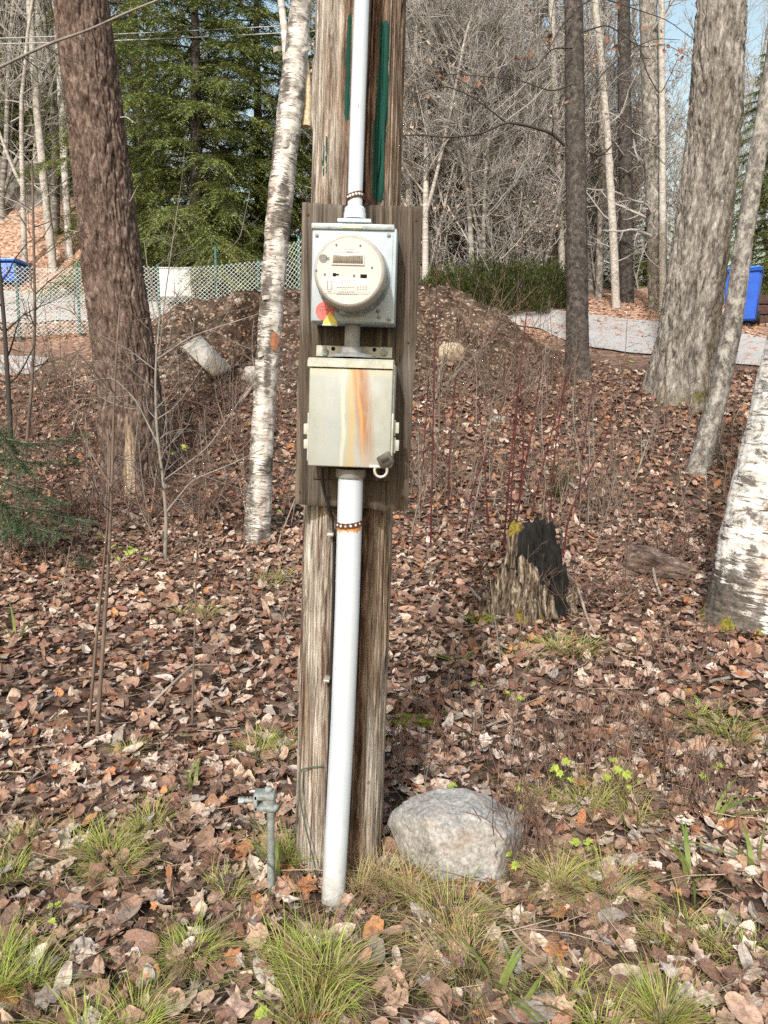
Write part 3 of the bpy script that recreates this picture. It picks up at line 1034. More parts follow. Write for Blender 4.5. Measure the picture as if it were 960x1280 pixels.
def make_meter():
    x, z = L(436.3, 338.5, .198)
    r = thing('electricity_meter', 'round cream glass-fronted electricity meter with grey display', 'meter', Wp([x, -.1, z]))
    R = .0785
    prof = [(R + .006, .1005), (R + .006, .112), (R + .002, .115), (R + .001, .128), (R - .001, .150)]
    RB().add(*lathe(prof + [(0, .150)], 72, (x, 0, z))).build('base_ring', MT['old_zinc'], r)
    RB().add(*lathe([(R - .0015, .1495), (R + .001, .152), (R + .001, .176), (R - .0005, .190), (R - .003, .1945), (R - .0065, .1965), (R - .0075, .1958), (0, .1958)], 72, (x, 0, z))).build('cover', MT['meter_base'], r)
    RB().add(*lathe([(R - .0078, .195), (R - .0078, .1970), (0, .1970)], 72, (x, 0, z))).build('dial_face', MT['meter_plastic'], r)
    def q(name, px0, px1, py0, py1, mat, par, o0=.1970, o1=.1980, rr=.0004):
        b = RB()
        bx(b, px0, px1, py0, py1, o0, o1, rr)
        return b.build(name, mat, par)
    fr = q('display_frame', 414.5, 455.5, 316, 332, MT['meter_label'], r, .197, .2, .001)
    q('display', 416, 453.5, 318.5, 329.5, MT['lcd'], fr, .1998, .2006, .0002)
    b = RB()
    for i in range(6):                                   # digits shown faintly on the display
        x0 = 420 + i * 5.4
        bx(b, x0, x0 + .5, 321, 327, .2006, .2009, 0)
        bx(b, x0 + 2.6, x0 + 3.1, 321, 327, .2006, .2009, 0)
        bx(b, x0, x0 + 3.1, 320.6, 321.3, .2006, .2009, 0)
    b.build('digit_mark', MT['print_ink'], fr)
    lb = q('rating_label', 406, 462, 347, 368, MT['meter_label'], r, .197, .1978)
    b = RB()
    rnd = random.Random(4)
    for row, (a, c) in enumerate(((423, 445), (424, 440), (427, 443), (421, 443), (428, 434), (423, 443), (421, 447))):
        y = 350 + row * 2.9
        xx = a
        while xx < c:
            w = rnd.uniform(1.0, 3.4)
            bx(b, xx, min(c, xx + w), y, y + (1.0 if row in (3, 5) else .6), .1977, .1981, 0)
            xx += w + .7
    for row in range(3):
        for cc in range(4):
            bx(b, 446 + cc * 3.6, 448.2 + cc * 3.6, 357 + row * 2.1, 357.8 + row * 2.1, .1977, .1981, 0)
    for (a, c, e, f) in ((409, 409.7, 351, 362), (414.5, 415.2, 351, 362), (409, 415, 361.5, 362.2), (409, 415, 351, 351.6), (410, 414, 364, 365)):
        bx(b, a, c, e, f, .1977, .1981, 0)
    b.build('print_line', MT['pale_ink'], lb)
    tl = q('maker_label', 419, 449, 310.5, 316, MT['meter_label'], r, .197, .1976)
    b = RB()
    for a, c, e, f in ((430, 444, 311.2, 312), (433, 441, 314.2, 315.4), (423, 426, 311, 311.6), (424, 425.5, 313, 313.5)):
        bx(b, a, c, e, f, .1975, .1979, 0)
    b.build('print_line', MT['pale_ink'], tl)
    # round mark with the small reader port, dark slots, screws
    cx, cz = L(404, 323, .198)
    a = RB().add(*lathe([(.009, .197), (.009, .1980), (.0065, .1980), (.0065, .1976), (.0048, .1976), (.0048, .1981), (0, .1981)], 26, (cx, 0, cz)))
    bx(a, 407, 411.5, 321, 325, .197, .198, .0004)
    a.build('reader_port', MT['pale_ink'], r)
    q('slot', 416, 420, 341.2, 345.3, MT['dark_hole'], r, .197, .1981)
    q('slot', 419.5, 423.5, 342.2, 344.2, MT['dark_hole'], r, .197, .19805)
    q('slot', 450.5, 458.5, 342.8, 347.6, MT['dark_hole'], r, .197, .1981, .0012)
    for px, py in ((406, 343), (442.5, 344.5), (465, 334.5), (395.3, 338), (420.5, 306), (450.5, 307)):
        sx, sz = L(px, py, .198)
        RB().add(*lathe([(.0024, .197), (.0024, .1983), (0, .1983)], 10, (sx, 0, sz))).build('rivet', MT['print_ink'], r)
    sx, sz = L(432.5, 378, .198)
    RB().add(*lathe([(.003, .194), (.003, .1985), (0, .1985)], 10, (sx, 0, sz))).build('seal', MT['white_panel'], r)
make_meter()

# --- upper conduit with its hub
def rig_line(pts, off):
    return [(*((lambda q: (q[0], -off, q[1]))(L(px, py, off))),) for px, py in pts]

def make_upper_conduit():
    r = thing('upper_conduit', 'slim white conduit running down the pole to the meter box hub', 'conduit', Wp([0, -.05, L(441, 276, .05)[1]]))
    off = .052
    rad = .0173
    pts = rig_line([(453.5, -300), (452.3, 0), (447.5, 130), (444.2, 235), (443.7, 262)], off)
    RB().add(*tube(pts, rad, 40)).build('pipe', MT['pvc'], r)
    x, z0 = L(443.5, 273, off)
    z1 = L(443.5, 259, off)[1]
    h = z1 - z0
    RB().add(*lathe([(.0262, z0 - .002), (.0262, z0 + h * .45), (.0245, z0 + h * .5), (.0245, z0 + h * .85), (.021, z0 + h), (.0165, z0 + h * 1.02)], 40, (x, -off, 0), 'z')).build('coupling', MT['pvc'], r)
    xa, za = L(421.5, 272.5, .094)
    xb, zb = L(464, 278.5, .094)
    RB().add(*rbox([xa, -.096, zb], [xb, -.008, za], .003)).build('hub_flange', MT['pvc'], r)
    for py in (121, ):
        x, z = L(447.6, py + 10, .07)
        RB().add(*rbox([x - .0006, -.0702, z - .006], [x + .0006, -.0690, z + .004], 0)).build('scratch', MT['print_ink'], r)
make_upper_conduit()

def strap(name, label, px, py, off, rad, ear):
    """perforated rusty band bent round a conduit, its ends nailed to the pole"""
    x, z = L(px, py, off)
    r = thing(name, label, 'pipe strap', Wp([x, -off, z]))
    h = .0125
    n = 40
    a = np.linspace(math.pi * 1.08, math.pi * 1.92, n)
    pts = [(x - rad - ear, -.004 + .03)] + [(x + rad * math.cos(t), -off + rad * math.sin(t)) for t in a] + [(x + rad + ear, -.004 + .03)]
    b = RB()
    V, F = [], []
    m = len(pts)
    rng = random.Random(int(px))
    for k, (xx, yy) in enumerate(pts):
        nx, ny = xx - x, yy + off
        l = math.hypot(nx, ny)
        nx, ny = nx / l, ny / l
        tw = .0035 * math.sin(k * .11 + px)
        e0 = rng.uniform(-.0008, .0008)
        V += [(xx, yy, z - h / 2 + tw + e0), (xx, yy, z + h / 2 + tw + e0), (xx + nx * .0016, yy + ny * .0016, z + h / 2 + tw + e0), (xx + nx * .0016, yy + ny * .0016, z - h / 2 + tw + e0)]
    for k in range(m - 1):
        for q in range(4):
            w = (q + 1) % 4
            F.append([k * 4 + q, k * 4 + w, k * 4 + 4 + w, k * 4 + 4 + q])
    b.add(V, F)
    b.build('band', MT['rust'], r)
    for k in range(1, 7):
        t = math.pi * (1.08 + .84 * k / 7)
        c = np.array([x + (rad + .0012) * math.cos(t), -off + (rad + .0012) * math.sin(t), z + .0035 * math.sin((1 + (k / 7) * n) * .11 + px)])
        d = np.array([math.cos(t), math.sin(t), 0])
        RB().add(*tube([c, c + d * .0012], [.0034, .0030], 10)).build('hole', MT['pvc'] if k % 3 else MT['bright_steel'], r)
    return r
strap('pipe_strap', 'rusty perforated strap round the slim upper conduit above the hub', 444.2, 246, .052, .0185, .012)
strap('pipe_strap', 'rusty perforated strap round the wide lower conduit under the board', 436.7, 654, .062, .0322, .006)

# --- nipple between the boxes
def make_nipple():
    off = .06
    x, z1 = L(441, 400, off)
    _, z0 = L(441, 447, off)
    r = thing('conduit_nipple', 'short dark grey conduit nipple joining meter box and cream enclosure', 'conduit', Wp([x, -off, z0]))
    RB().add(*tube([(x, -off, z0), (x, -off, z1)], .0185, 32)).build('pipe', MT['grey_pvc'], r)
    rr = .0255
    zc = L(441, 441, off)[1]
    RB().add(*lathe([(.056, z0 - .001), (.056, z0 + .004), (.050, z0 + .006), (.030, z0 + .010), (.0265, zc), (.0255, zc + .012), (.019, zc + .0135)], 40, (x, -off, 0), 'z')).build('hub', MT['grey_pvc'], r)
make_nipple()

# --- cream enclosure
def make_enclosure():
    OFF = .125
    r = thing('disconnect_box', 'cream steel disconnect box streaked with orange rust, padlocked', 'electrical box', Wp([L(437, 586, OFF)[0], 0, L(437, 586, OFF)[1]]))
    # back plate with holes
    b = RB()
    bx(b, 395.5, 490, 431.5, 448, .002, .007, .0008)
    bp = b.build('upper_flange', MT['cream_trim'], r)
    for px, py in ((416.5, 436), (468, 437)):
        x, z = L(px, py, .007)
        RB().add(*lathe([(.005, .006), (.005, .0076), (0, .0076)], 14, (x, 0, z))).build('hole', MT['dark_hole'], bp)
    for px, py in ((406.5, 440.5), (480, 441)):
        x, z = L(px, py, .007)
        b = RB().add(*lathe([(.0095, .006), (.0095, .0085), (.0065, .0085), (.0065, .013), (0, .0135)], 16, (x, 0, z)))
        b.add(*rbox([x - .003, -.0082, z + .004], [x + .003, -.006, z + .015], .0005))
        b.build('lag_screw', MT['old_zinc'], bp)
    b = RB()
    bx(b, 391.5, 488, 580, 602, .002, .006, .0008)
    lf = b.build('lower_flange', MT['board'], r)
    # body
    b = RB()
    bx(b, 387.5, 489.5, 452, 585, .004, .112, .003)
    b.build('body', MT['cream_trim'], r)
    # hood (sloping rain lip)
    x0, zt = L(385.5, 447.5, .118)
    x1, _ = L(492, 447.5, .118)
    zb = L(440, 459.5, OFF + .004)[1]
    poly = [(-.002, zt + .004), (-.112, zt + .002), (-OFF - .005, zt - .006), (-OFF - .005, zb), (-OFF + .004, zb), (-.10, zb + .002), (-.002, zb + .002)]
    V = [(x0, y, z) for y, z in poly] + [(x1, y, z) for y, z in poly]
    n = len(poly)
    F = [list(range(n))[::-1], [n + i for i in range(n)]] + [[i, (i + 1) % n, n + (i + 1) % n, n + i] for i in range(n)]
    RB().add(V, F).build('rain_hood', MT['cream_trim'], r, smooth=20)
    # door with stains
    x0, z1 = L(386.8, 459, OFF)
    x1, z0 = L(487.2, 586, OFF)
    V, F = rbox(np.array([x0, -OFF, z0]), np.array([x1, -.108, z1]), .0035, 3)
    Va = np.array(V)
    uv = np.stack([(Va[:, 0] - x0) / (x1 - x0), Va[:, 1], (z1 - Va[:, 2]) / (z1 - z0)], 1)
    RB().add(V, F, box=uv).build('door', MT['cream'], r)
    # hinge plate and hinge lugs to the left, hasp plate and catches to the right
    b = RB()
    bx(b, 384.6, 387.4, 516, 576, .075, .118, .001)
    b.build('hinge_plate', MT['cream_trim'], r)
    for a, c in ((529.5, 543), (549, 561)):
        b = RB()
        bx(b, 379.5, 386, a, c, .085, .108, .002)
        b.build('hinge_lug', MT['cream_trim'], r)
    b = RB()
    bx(b, 487.8, 490.4, 517, 570, .07, .120, .001)
    b.build('hasp_plate', MT['cream_trim'], r)
    for a, c in ((526, 544), (548, 566)):
        b = RB()
        bx(b, 490, 494, a - 1, c + 1, .075, .100, .0015)
        bx(b, 493.5, 498.5, a + 2, c - 2, .080, .098, .002)
        b.build('catch', MT['cream_trim'], r)
    b = RB()
    bx(b, 488, 491.5, 457, 476, .07, .116, .001)
    b.build('side_lip', MT['cream_trim'], r)
    b = RB()
    bx(b, 461.5, 477, 581.5, 585.5, .118, .134, .002)
    b.build('hasp_tab', MT['bright_steel'], r)
    return r
make_enclosure()

def make_padlock():
    x, z = L(482, 575, .14)
    r = thing('padlock', 'tilted dark bronze padlock hanging from the cream box hasp', 'padlock', Wp([x, -.14, z]))
    w, h, d = .033, .030, .018
    V, F = rbox([-w / 2, -d / 2, -h / 2], [w / 2, d / 2, h / 2], .003, 2)
    a = math.radians(-32)
    R = np.array([[math.cos(a), 0, math.sin(a)], [0, 1, 0], [-math.sin(a), 0, math.cos(a)]])
    Vr = np.array(V) @ R.T * 1.0 + np.array([x, -.142, z])
    RB().add(Vr, F).build('body', MT['padlock_brass'], r)
    V, F = rbox([-w * .28, -d / 2 - .0012, -h * .12], [w * .30, -d / 2 + .001, h * .20], .0004)
    RB().add(np.array(V) @ R.T + np.array([x, -.142, z]), F).build('maker_plate', MT['black_cable'], r)
    xs, zs = L(476, 588.5, .142)
    t = np.linspace(-.15 * math.pi, 1.18 * math.pi, 26)
    pts = [(xs - .0145 * math.cos(q) , -.142, zs - .0145 * math.sin(q)) for q in t]
    RB().add(*tube(pts, .0034, 12)).build('shackle', MT['bright_steel'], r)
make_padlock()

# --- lower conduit
LC = [(438.5, 592), (437.2, 640), (434.0, 760), (428.5, 900), (421.5, 1030), (416.8, 1115), (414, 1160)]
def make_lower_conduit():
    off = .062
    r = thing('lower_conduit', 'wide white conduit from the cream box down into the ground', 'conduit', Wp([*L(417, 1110, off)[:1], -off, L(417, 1110, off)[1]]))
    pts = rig_line(LC, off)
    RB().add(*tube(pts, .0306, 48)).build('pipe', MT['pvc'], r)
    x, z1 = L(438.7, 586, off)
    z0 = L(438.7, 597, off)[1]
    RB().add(*lathe([(.0345, z0), (.0365, z0 + .003), (.0365, z1)], 48, (x, -off, 0), 'z')).build('hub_collar', MT['grey_pvc'], r)
    # rust that has run off the strap
    x, z = L(436.6, 663, off)
    V, F = [], []
    n = 30
    rng = random.Random(3)
    for k in range(n + 1):
        t = math.pi * (1.12 + .76 * k / n)
        V.append((x + .0309 * math.cos(t), -off + .0309 * math.sin(t), z + .012))
        V.append((x + .0309 * math.cos(t), -off + .0309 * math.sin(t), z + .003 + rng.uniform(-.007, .003)))
    for k in range(n):
        F.append([2 * k, 2 * k + 1, 2 * k + 3, 2 * k + 2])
    RB().add(V, F).build('rust_run', MT['rust_stain'], r)
make_lower_conduit()

# --- bare ground wire, staples
def make_wires():
    def wl(pts, off):
        return [(L(a, b_, o)[0], -o, L(a, b_, o)[1]) for a, b_, o in pts]
    r = thing('ground_cable', 'thin black cable leaving the cream box and stapled down the pole', 'cable', Wp([L(405, 1090, .0)[0], .03, L(405, 1090, 0)[1]]))
    p = wl([(403, 585, .03), (403.5, 600, .025), (406, 618, .018), (411, 634, .012), (416, 648, -.010), (417.5, 680, -.030), (416, 760, -.028), (413, 860, -.026), (410, 960, -.024), (407, 1060, -.022), (405, 1110, -.02)], 0)
    s = np.linspace(0, len(p) - 1, 60)
    pp = np.stack([np.interp(s, np.arange(len(p)), np.array(p)[:, k]) for k in range(3)], 1)
    RB().add(*tube(pp, .0034, 8)).build('cable', MT['black_cable'], r)
    for px, py in ((414.5, 667), (409.5, 848)):
        x, z = L(px, py, -.022)
        RB().add(*rbox([x - .009, .0, z - .0035], [x + .007, .04, z + .0035], .0015)).build('staple', MT['bright_steel'], r)
    # wire looped round the foot of the pole
    p = wl([(404, 958, -.022), (390, 959, -.035), (377, 962, -.05), (374.5, 975, -.045), (375, 1000, -.035), (381, 1030, -.02), (392, 1075, .0), (400, 1108, .01)], 0)
    s = np.linspace(0, len(p) - 1, 50)
    pp = np.stack([np.interp(s, np.arange(len(p)), np.array(p)[:, k]) for k in range(3)], 1)
    o = RB().add(*tube(pp, .0022, 6)).build('ground_wire', MT['green_wire'], None, origin=Wp(p[-1]))
    tag(o, 'dull green wire looped over the foot of the pole', 'wire')
make_wires()

# --- grounding rod
def make_rod():
    base = hit(338, 1118)
    Y = base[1]
    top = P(338.5, 1003, Y)
    r = thing('ground_rod', 'grey zinc grounding rod with bolted clamp beside the pole', 'ground rod', base)
    s = mpp(338, 1060, Y)
    MB().add(*tube([base - np.array([0, 0, .08]), top], 4.6 * s, 16)).build('rod', MT['old_zinc'], r, smooth=40)
    c = P(330, 1000, Y)
    def bb(lo, hi, rr=.002):
        return rbox(c + np.array(lo) * s, c + np.array(hi) * s, rr)
    b = MB()
    b.add(*bb((-11, -9, 4), (14, 9, 11)))
    b.add(*bb((-11, -9, -11), (14, 9, -5)))
    b.add(*bb((-12, -9, -10), (-7, 9, 10)))
    b.add(*tube([c + np.array((6, 0, -12)) * s, c + np.array((6, 0, 12)) * s], 8 * s, 14))
    cl = b.build('clamp', MT['old_zinc'], r, smooth=40)
    b = MB().add(*tube([c + np.array((6, 0, 11)) * s, c + np.array((6, 0, 17)) * s], [6 * s, 4.5 * s], 6))
    b.build('top_nut', MT['old_zinc'], r)
    b = MB().add(*tube([c + np.array((-10, -2, 0)) * s, c + np.array((-30, -2, 1)) * s], 3.2 * s, 10))
    b.add(*tube([c + np.array((-24, -2, 0)) * s, c + np.array((-31, -2, 0)) * s], 5.0 * s, 6))
    b.build('bolt', MT['old_zinc'], r, smooth=40)
    b = MB().add(*tube([c + np.array((13, -3, -8)) * s, c + np.array((17, -6, -9)) * s], 5.2 * s, 6))
    b.build('nut', MT['old_zinc'], r)
    # thin wire from the clamp down to the ground
    p = [P(318, 1000, Y - .01), P(318, 1030, Y - .015), P(317, 1048, Y - .02), P(330, 1075, Y - .03), P(345, 1090, Y - .02), hit(366, 1112)]
    ss = np.linspace(0, 5, 30)
    pp = np.stack([np.interp(ss, np.arange(6), np.array(p)[:, k]) for k in range(3)], 1)
    MB().add(*tube(pp, .0016, 6)).build('bond_wire', MT['green_wire'], r, smooth=180)
make_rod()
# ------------------------------------------------------------------ trunks
def smooth_path(ctrl, step):
    c = np.array([np.concatenate([p, [r]]) for p, r in ctrl], float)
    d = np.concatenate([[0], np.cumsum(np.linalg.norm(np.diff(c[:, :3], axis=0), axis=1))])
    s = np.arange(0, d[-1], step)
    out = np.stack([np.interp(s, d, c[:, k]) for k in range(4)], 1)
    w = max(3, int(.18 / step) | 1)
    k = np.hanning(w + 2)[1:-1]
    k /= k.sum()
    pad = w // 2
    ext = np.concatenate([2 * out[:1] - out[1:pad + 1][::-1], out, 2 * out[-1:] - out[-pad - 1:-1][::-1]])
    out = np.stack([np.convolve(ext[:, q], k, 'valid') for q in range(4)], 1)
    return s, out

def trunk(ctrl, nth, step, disp, flare=0.0, flare_h=.35, roots=5, seed=0, attrs=None):
    """tapered bark-relief trunk; ctrl = [(point, radius)] from the ground up"""
    ctrl = [(ctrl[0][0] - np.array([0, 0, .45]), ctrl[0][1])] + list(ctrl)
    s, pth = smooth_path(ctrl, step)
    s = s - .45
    C, R0 = pth[:, :3], pth[:, 3]
    t = np.gradient(C, axis=0)
    t /= np.linalg.norm(t, axis=1)[:, None]
    u = np.array([1.0, 0, 0]) - t * t[:, :1]
    u /= np.linalg.norm(u, axis=1)[:, None]
    w = np.cross(t, u)
    a = np.arange(nth) * 2 * np.pi / nth
    A, S = np.meshgrid(a, s)
    ca, sa = np.cos(A), np.sin(A)
    R = R0[:, None] * np.ones_like(A)
    if flare:
        lob = .6 + .4 * np.cos(A * roots + seed) + .3 * noise3(ca * 1.5 + seed, sa * 1.5, 0 * A)
        R = R * (1 + flare * np.exp(-np.maximum(S, -.1) / flare_h) * lob)
    R = R + disp(A, ca * R0[:, None], sa * R0[:, None], S, R)
    V = C[:, None] + R[..., None] * (u[:, None] * ca[..., None] + w[:, None] * sa[..., None])
    n, m = A.shape
    i = np.arange(n - 1)[:, None] * m
    j = np.arange(m)[None]
    k = (j + 1) % m
    F = np.stack([i + j, i + k, i + m + k, i + m + j], -1).reshape(-1, 4)
    bk = np.stack([ca * R0[:, None], sa * R0[:, None], S], -1).reshape(-1, 3)
    at = {'bk': bk}
    for nm, f in (attrs or {}).items():
        at[nm] = f(A, S, V).ravel()
    b = MB().add(V.reshape(-1, 3), F, **at)
    b.add(V[-1], [list(range(m))], bk=bk[-m:])
    return b, C, R0

def pix_ctrl(lst):
    """[(px, py, width px, Y)] -> [(point, radius)]"""
    return [(P(px, py, Y), w / 2 * mpp(px, py, Y) * math.cos(math.atan((px - 480) / FPX)) * .97) for px, py, w, Y in lst]

def d_plates(amp, fx, fz, seed):
    def f(A, X, Y, S, R):
        w = .25 * noise3(X * 6 + seed, Y * 6, S * 5)
        r1 = np.abs(noise3(X * fx + w + seed, Y * fx + w, S * fz))
        r2 = np.abs(noise3(X * fx * 2.1 + seed, Y * fx * 2.1, S * fz * 2.6 + 3))
        return amp * (sstep(.0, .28, r1) - .7) + amp * .45 * (sstep(0, .3, r2) - .6) + amp * .35 * noise3(X * 70, Y * 70, S * 40)
    return f

def d_smooth(amp, seed):
    def f(A, X, Y, S, R):
        return amp * noise3(X * 8 + seed, Y * 8, S * 5) + amp * .6 * noise3(X * 30, Y * 30, S * 26)
    return f

def limb(p0, d, length, r, rng, n=7, wander=.18, up=.05, grav=0.0):
    pts = [np.array(p0, float)]
    d = np.array(d, float)
    d /= np.linalg.norm(d)
    st = length / n
    for i in range(n):
        d = d + rng.normal(size=3) * wander + np.array([0, 0, up - grav])
        d /= np.linalg.norm(d)
        pts.append(pts[-1] + d * st)
    return np.array(pts), np.linspace(r, max(r * .3, .0012), n + 1)

def tapered(px_pts, Y, r0, r1):
    """branch drawn through photo pixels at a distance; Y may be a list"""
    Ys = Y if hasattr(Y, '__len__') else [Y] * len(px_pts)
    p = np.array([P(a, b, y) for (a, b), y in zip(px_pts, Ys)])
    s = np.linspace(0, len(p) - 1, 4 * len(p))
    k = np.stack([np.interp(s, np.arange(len(p)), p[:, q]) for q in range(3)], 1)
    ker = np.array([.25, .5, .25])
    kk = k.copy()
    kk[1:-1] = .25 * k[:-2] + .5 * k[1:-1] + .25 * k[2:]
    return kk, np.linspace(r0, r1, len(kk))

def add_side_twigs(b, pts, rad, rng, n, length, lev=1, nside=3, spread=.9, up=.05):
    for q in range(n):
        i = rng.randint(1, len(pts) - 1)
        d = pts[min(i + 1, len(pts) - 1)] - pts[i - 1]
        d /= np.linalg.norm(d)
        v = rng.normal(size=3)
        v -= d * v.dot(d)
        v /= np.linalg.norm(v)
        dd = d * (1 - spread * .5) + v * spread
        l = length * rng.uniform(.4, 1.1)
        p, r = limb(pts[i], dd, l, max(rad[i] * .55, .0015), rng, 5, .16, up)
        b.add(*tubeF(p, r, nside), bk=None) if False else b.add(*tubeF(p, r, nside))
        if lev > 0:
            add_side_twigs(b, p, r, rng, 3, l * .5, lev - 1, nside, spread, up)

# --- big brown trunk
def make_brown_tree():
    ctrl = pix_ctrl([(168, 640, 78, 7.05), (167, 600, 80, 7.05), (165, 518, 84, 7.05), (155, 438, 79, 7.05), (141, 340, 78, 7.05), (131, 248, 75, 7.03), (116, 120, 73, 7.0), (101, 0, 71, 6.98), (85, -130, 68, 6.95), (62, -330, 62, 6.9)])
    def scar(A, S, V):
        a = (A - np.pi * 1.56 + np.pi) % (2 * np.pi) - np.pi
        return sstep(.30, .16, np.abs(a + .16 * noise3(S * 3, S * 0, 1.0) + .05 * noise3(S * 14, np.cos(A) * 8, 1.0)) * (.7 + 1.6 * np.maximum(S, 0))) * sstep(.95, .6, S + .2 * noise3(np.cos(A) * 9, np.sin(A) * 9, 2.0))
    base_d = d_plates(.021, 18, 5.0, 3.1)
    def disp(A, X, Y, S, R):
        sc = scar(A, S, None)
        return base_d(A, X, Y, S, R) * (1 - sc) - .022 * sc
    b, C, R0 = trunk(ctrl, 230, .024, disp, .34, .22, 6, 1.0, {'scar': scar})
    base = np.array([C[0][0], C[0][1], float(ground(C[0][0], C[0][1]))])
    r = thing('conifer_tree', 'thick reddish brown furrowed trunk with a pale scar at its foot', 'tree', base)
    b.build('trunk', brown_mat(), r, smooth=180)
    rng = np.random.RandomState(5)
    cb = MB()
    for i in range(14):
        k = int(len(C) * rng.uniform(.93, .995))
        a = rng.uniform(0, 2 * np.pi)
        p, rr = limb(C[k], (math.cos(a), math.sin(a), -.1), rng.uniform(1.0, 1.8), .025, rng, 7, .08, 0, .02)
        cb.add(*tubeF(p, rr, 5))
    for px, py in ((178, 150), (172, 255), (115, 330), (107, 290)):
        k = np.argmin(np.abs(C[:, 2] - P(px, py, 7.0)[2]))
        s = 1 if px > 130 else -1
        p, rr = limb(C[k] + np.array([s * R0[k] * .85, -.05, 0]), (s, -.4, .1), .2, .008, rng, 4, .2)
        cb.add(*tubeF(p, rr, 4))
    cb.build('crown', MT['twig_grey'], r, smooth=180)
    return C

def brown_mat():
    m0 = MT['bark_brown']
    nt = m0.node_tree
    bs = nt.nodes['Principled BSDF']
    old = bs.inputs['Base Color'].links[0].from_socket
    at = node(nt, 'ShaderNodeAttribute', {'attribute_name': 'scar'})
    bkv = node(nt, 'ShaderNodeAttribute', {'attribute_name': 'bk'})
    mp = node(nt, 'ShaderNodeMapping', None, Vector=bkv.outputs['Vector'], Scale=(60, 60, 3))
    nz = node(nt, 'ShaderNodeTexNoise', None, Vector=mp.outputs[0], Scale=1.0, Detail=5.0)
    rp = node(nt, 'ShaderNodeValToRGB', None, Fac=nz.outputs['Fac'])
    rp.color_ramp.elements[0].position = .3
    rp.color_ramp.elements[0].color = (.11, .075, .05, 1)
    rp.color_ramp.elements[1].position = .7
    rp.color_ramp.elements[1].color = (.52, .42, .30, 1)
    mx = node(nt, 'ShaderNodeMix', {'data_type': 'RGBA'}, i0=at.outputs['Fac'], i6=old, i7=rp.outputs[0])
    nt.links.new(mx.outputs[2], bs.inputs['Base Color'])
    return m0
make_brown_tree()

def tree_from(name, label, ctrl, nth, step, disp, mat, flare, crown_mat, n_limb, seed, attrs=None, limb_len=1.6, extra=None, flare_h=.3, roots=5, cat='tree', limb_r=.022, group=None):
    b, C, R0 = trunk(ctrl, nth, step, disp, flare, flare_h, roots, seed, attrs)
    base = np.array([C[0][0], C[0][1], float(ground(C[0][0], C[0][1]))])
    r = thing(name, label, cat, base, group)
    b.build('trunk', mat, r, smooth=180)
    rng = np.random.RandomState(seed + 11)
    cb = MB()
    for i in range(n_limb):
        k = int(len(C) * rng.uniform(.80, .99))
        a = rng.uniform(0, 2 * np.pi)
        p, rr = limb(C[k], (math.cos(a), math.sin(a), .7), limb_len * rng.uniform(.6, 1.2), limb_r, rng, 7, .13, .03)
        cb.add(*tubeF(p, rr, 5))
        add_side_twigs(cb, p, rr, rng, 5, limb_len * .5, 1)
    if extra:
        extra(cb, C, R0, rng)
    if cb.n:
        cb.build('crown', crown_mat, r, smooth=180)
    return r, C, R0

# --- big grey trunk on the bank
tree_from('hardwood_tree', 'broad grey trunk with shaggy ridged bark between driveway and leaf slope',
          pix_ctrl([(852, 500, 88, 9.1), (853, 470, 84, 9.1), (860, 420, 76, 9.1), (871, 340, 74, 9.1), (883, 250, 71, 9.1), (894, 150, 68, 9.1), (902, 0, 63, 9.1), (911, -150, 60, 9.1), (925, -360, 54, 9.1)]),
          210, .026, d_plates(.036, 14, 2.0, 8.2), MT['bark_grey'], .38, MT['twig_grey'], 5, 2,
          {'moss': lambda A, S, V: .62 * sstep(.5, .0, S)}, 1.4, flare_h=.28, roots=6)

# --- slim dark trunk with the low bough that reaches left over the mound
def dark_extra(cb, C, R0, rng):
    for pts, r0, r1 in (([(706, 182), (690, 166), (655, 156), (632, 153), (600, 168), (560, 172), (520, 168), (478, 172)], .020, .005),
                        ([(632, 153), (610, 135), (585, 118), (560, 108), (530, 112), (505, 128)], .010, .003),
                        ([(560, 172), (540, 190), (520, 210), (500, 225)], .006, .002),
                        ([(600, 168), (575, 182), (545, 205), (515, 228)], .006, .002),
                        ([(610, 135), (590, 110), (572, 98), (540, 92)], .006, .002)):
        Y = np.linspace(9.5, 9.0, len(pts))
        p, r = tapered(pts, Y, r0, r1)
        cb.add(*tubeF(p, r, 6))
        add_side_twigs(cb, p, r, rng, 7, .28, 1)
    for pts, r0, r1 in (([(737, 190), (746, 195), (758, 190), (770, 175), (790, 160), (812, 145)], .014, .004),
                        ([(733, 120), (755, 90), (790, 60), (820, 48), (850, 50)], .008, .003)):
        p, r = tapered(pts, 9.6, r0, r1)
        cb.add(*tubeF(p, r, 6))
        add_side_twigs(cb, p, r, rng, 6, .3, 1)
R_dark, C_dark, _ = tree_from('hardwood_tree', 'slim dark trunk with one low bough reaching over the earth mound',
          pix_ctrl([(723, 482, 32, 9.6), (722, 440, 29, 9.6), (721, 300, 27, 9.6), (719, 150, 26, 9.6), (717, 0, 24, 9.6), (714, -150, 23, 9.6), (711, -320, 20, 9.6)]),
          72, .025, d_smooth(.006, 4.4), MT['bark_dark'], .35, MT['bark_dark'], 3, 4, {}, 1.3, dark_extra)

# --- small grey leaning trunk
tree_from('hardwood_tree', 'thin grey trunk leaning across the blue wheelie bin',
          pix_ctrl([(866, 605, 29, 7.3), (872, 585, 28, 7.3), (880, 560, 27, 7.3), (898, 495, 27, 7.3), (913, 420, 27, 7.3), (930, 300, 25, 7.3), (946, 200, 24, 7.3), (961, 110, 23, 7.3), (985, -50, 22, 7.3), (1010, -250, 19, 7.3)]),
          72, .022, d_smooth(.006, 9.4), MT['bark_lichen'], .3, MT['twig_grey'], 4, 6, {'moss': lambda A, S, V: sstep(.28, .0, S)}, 1.1)

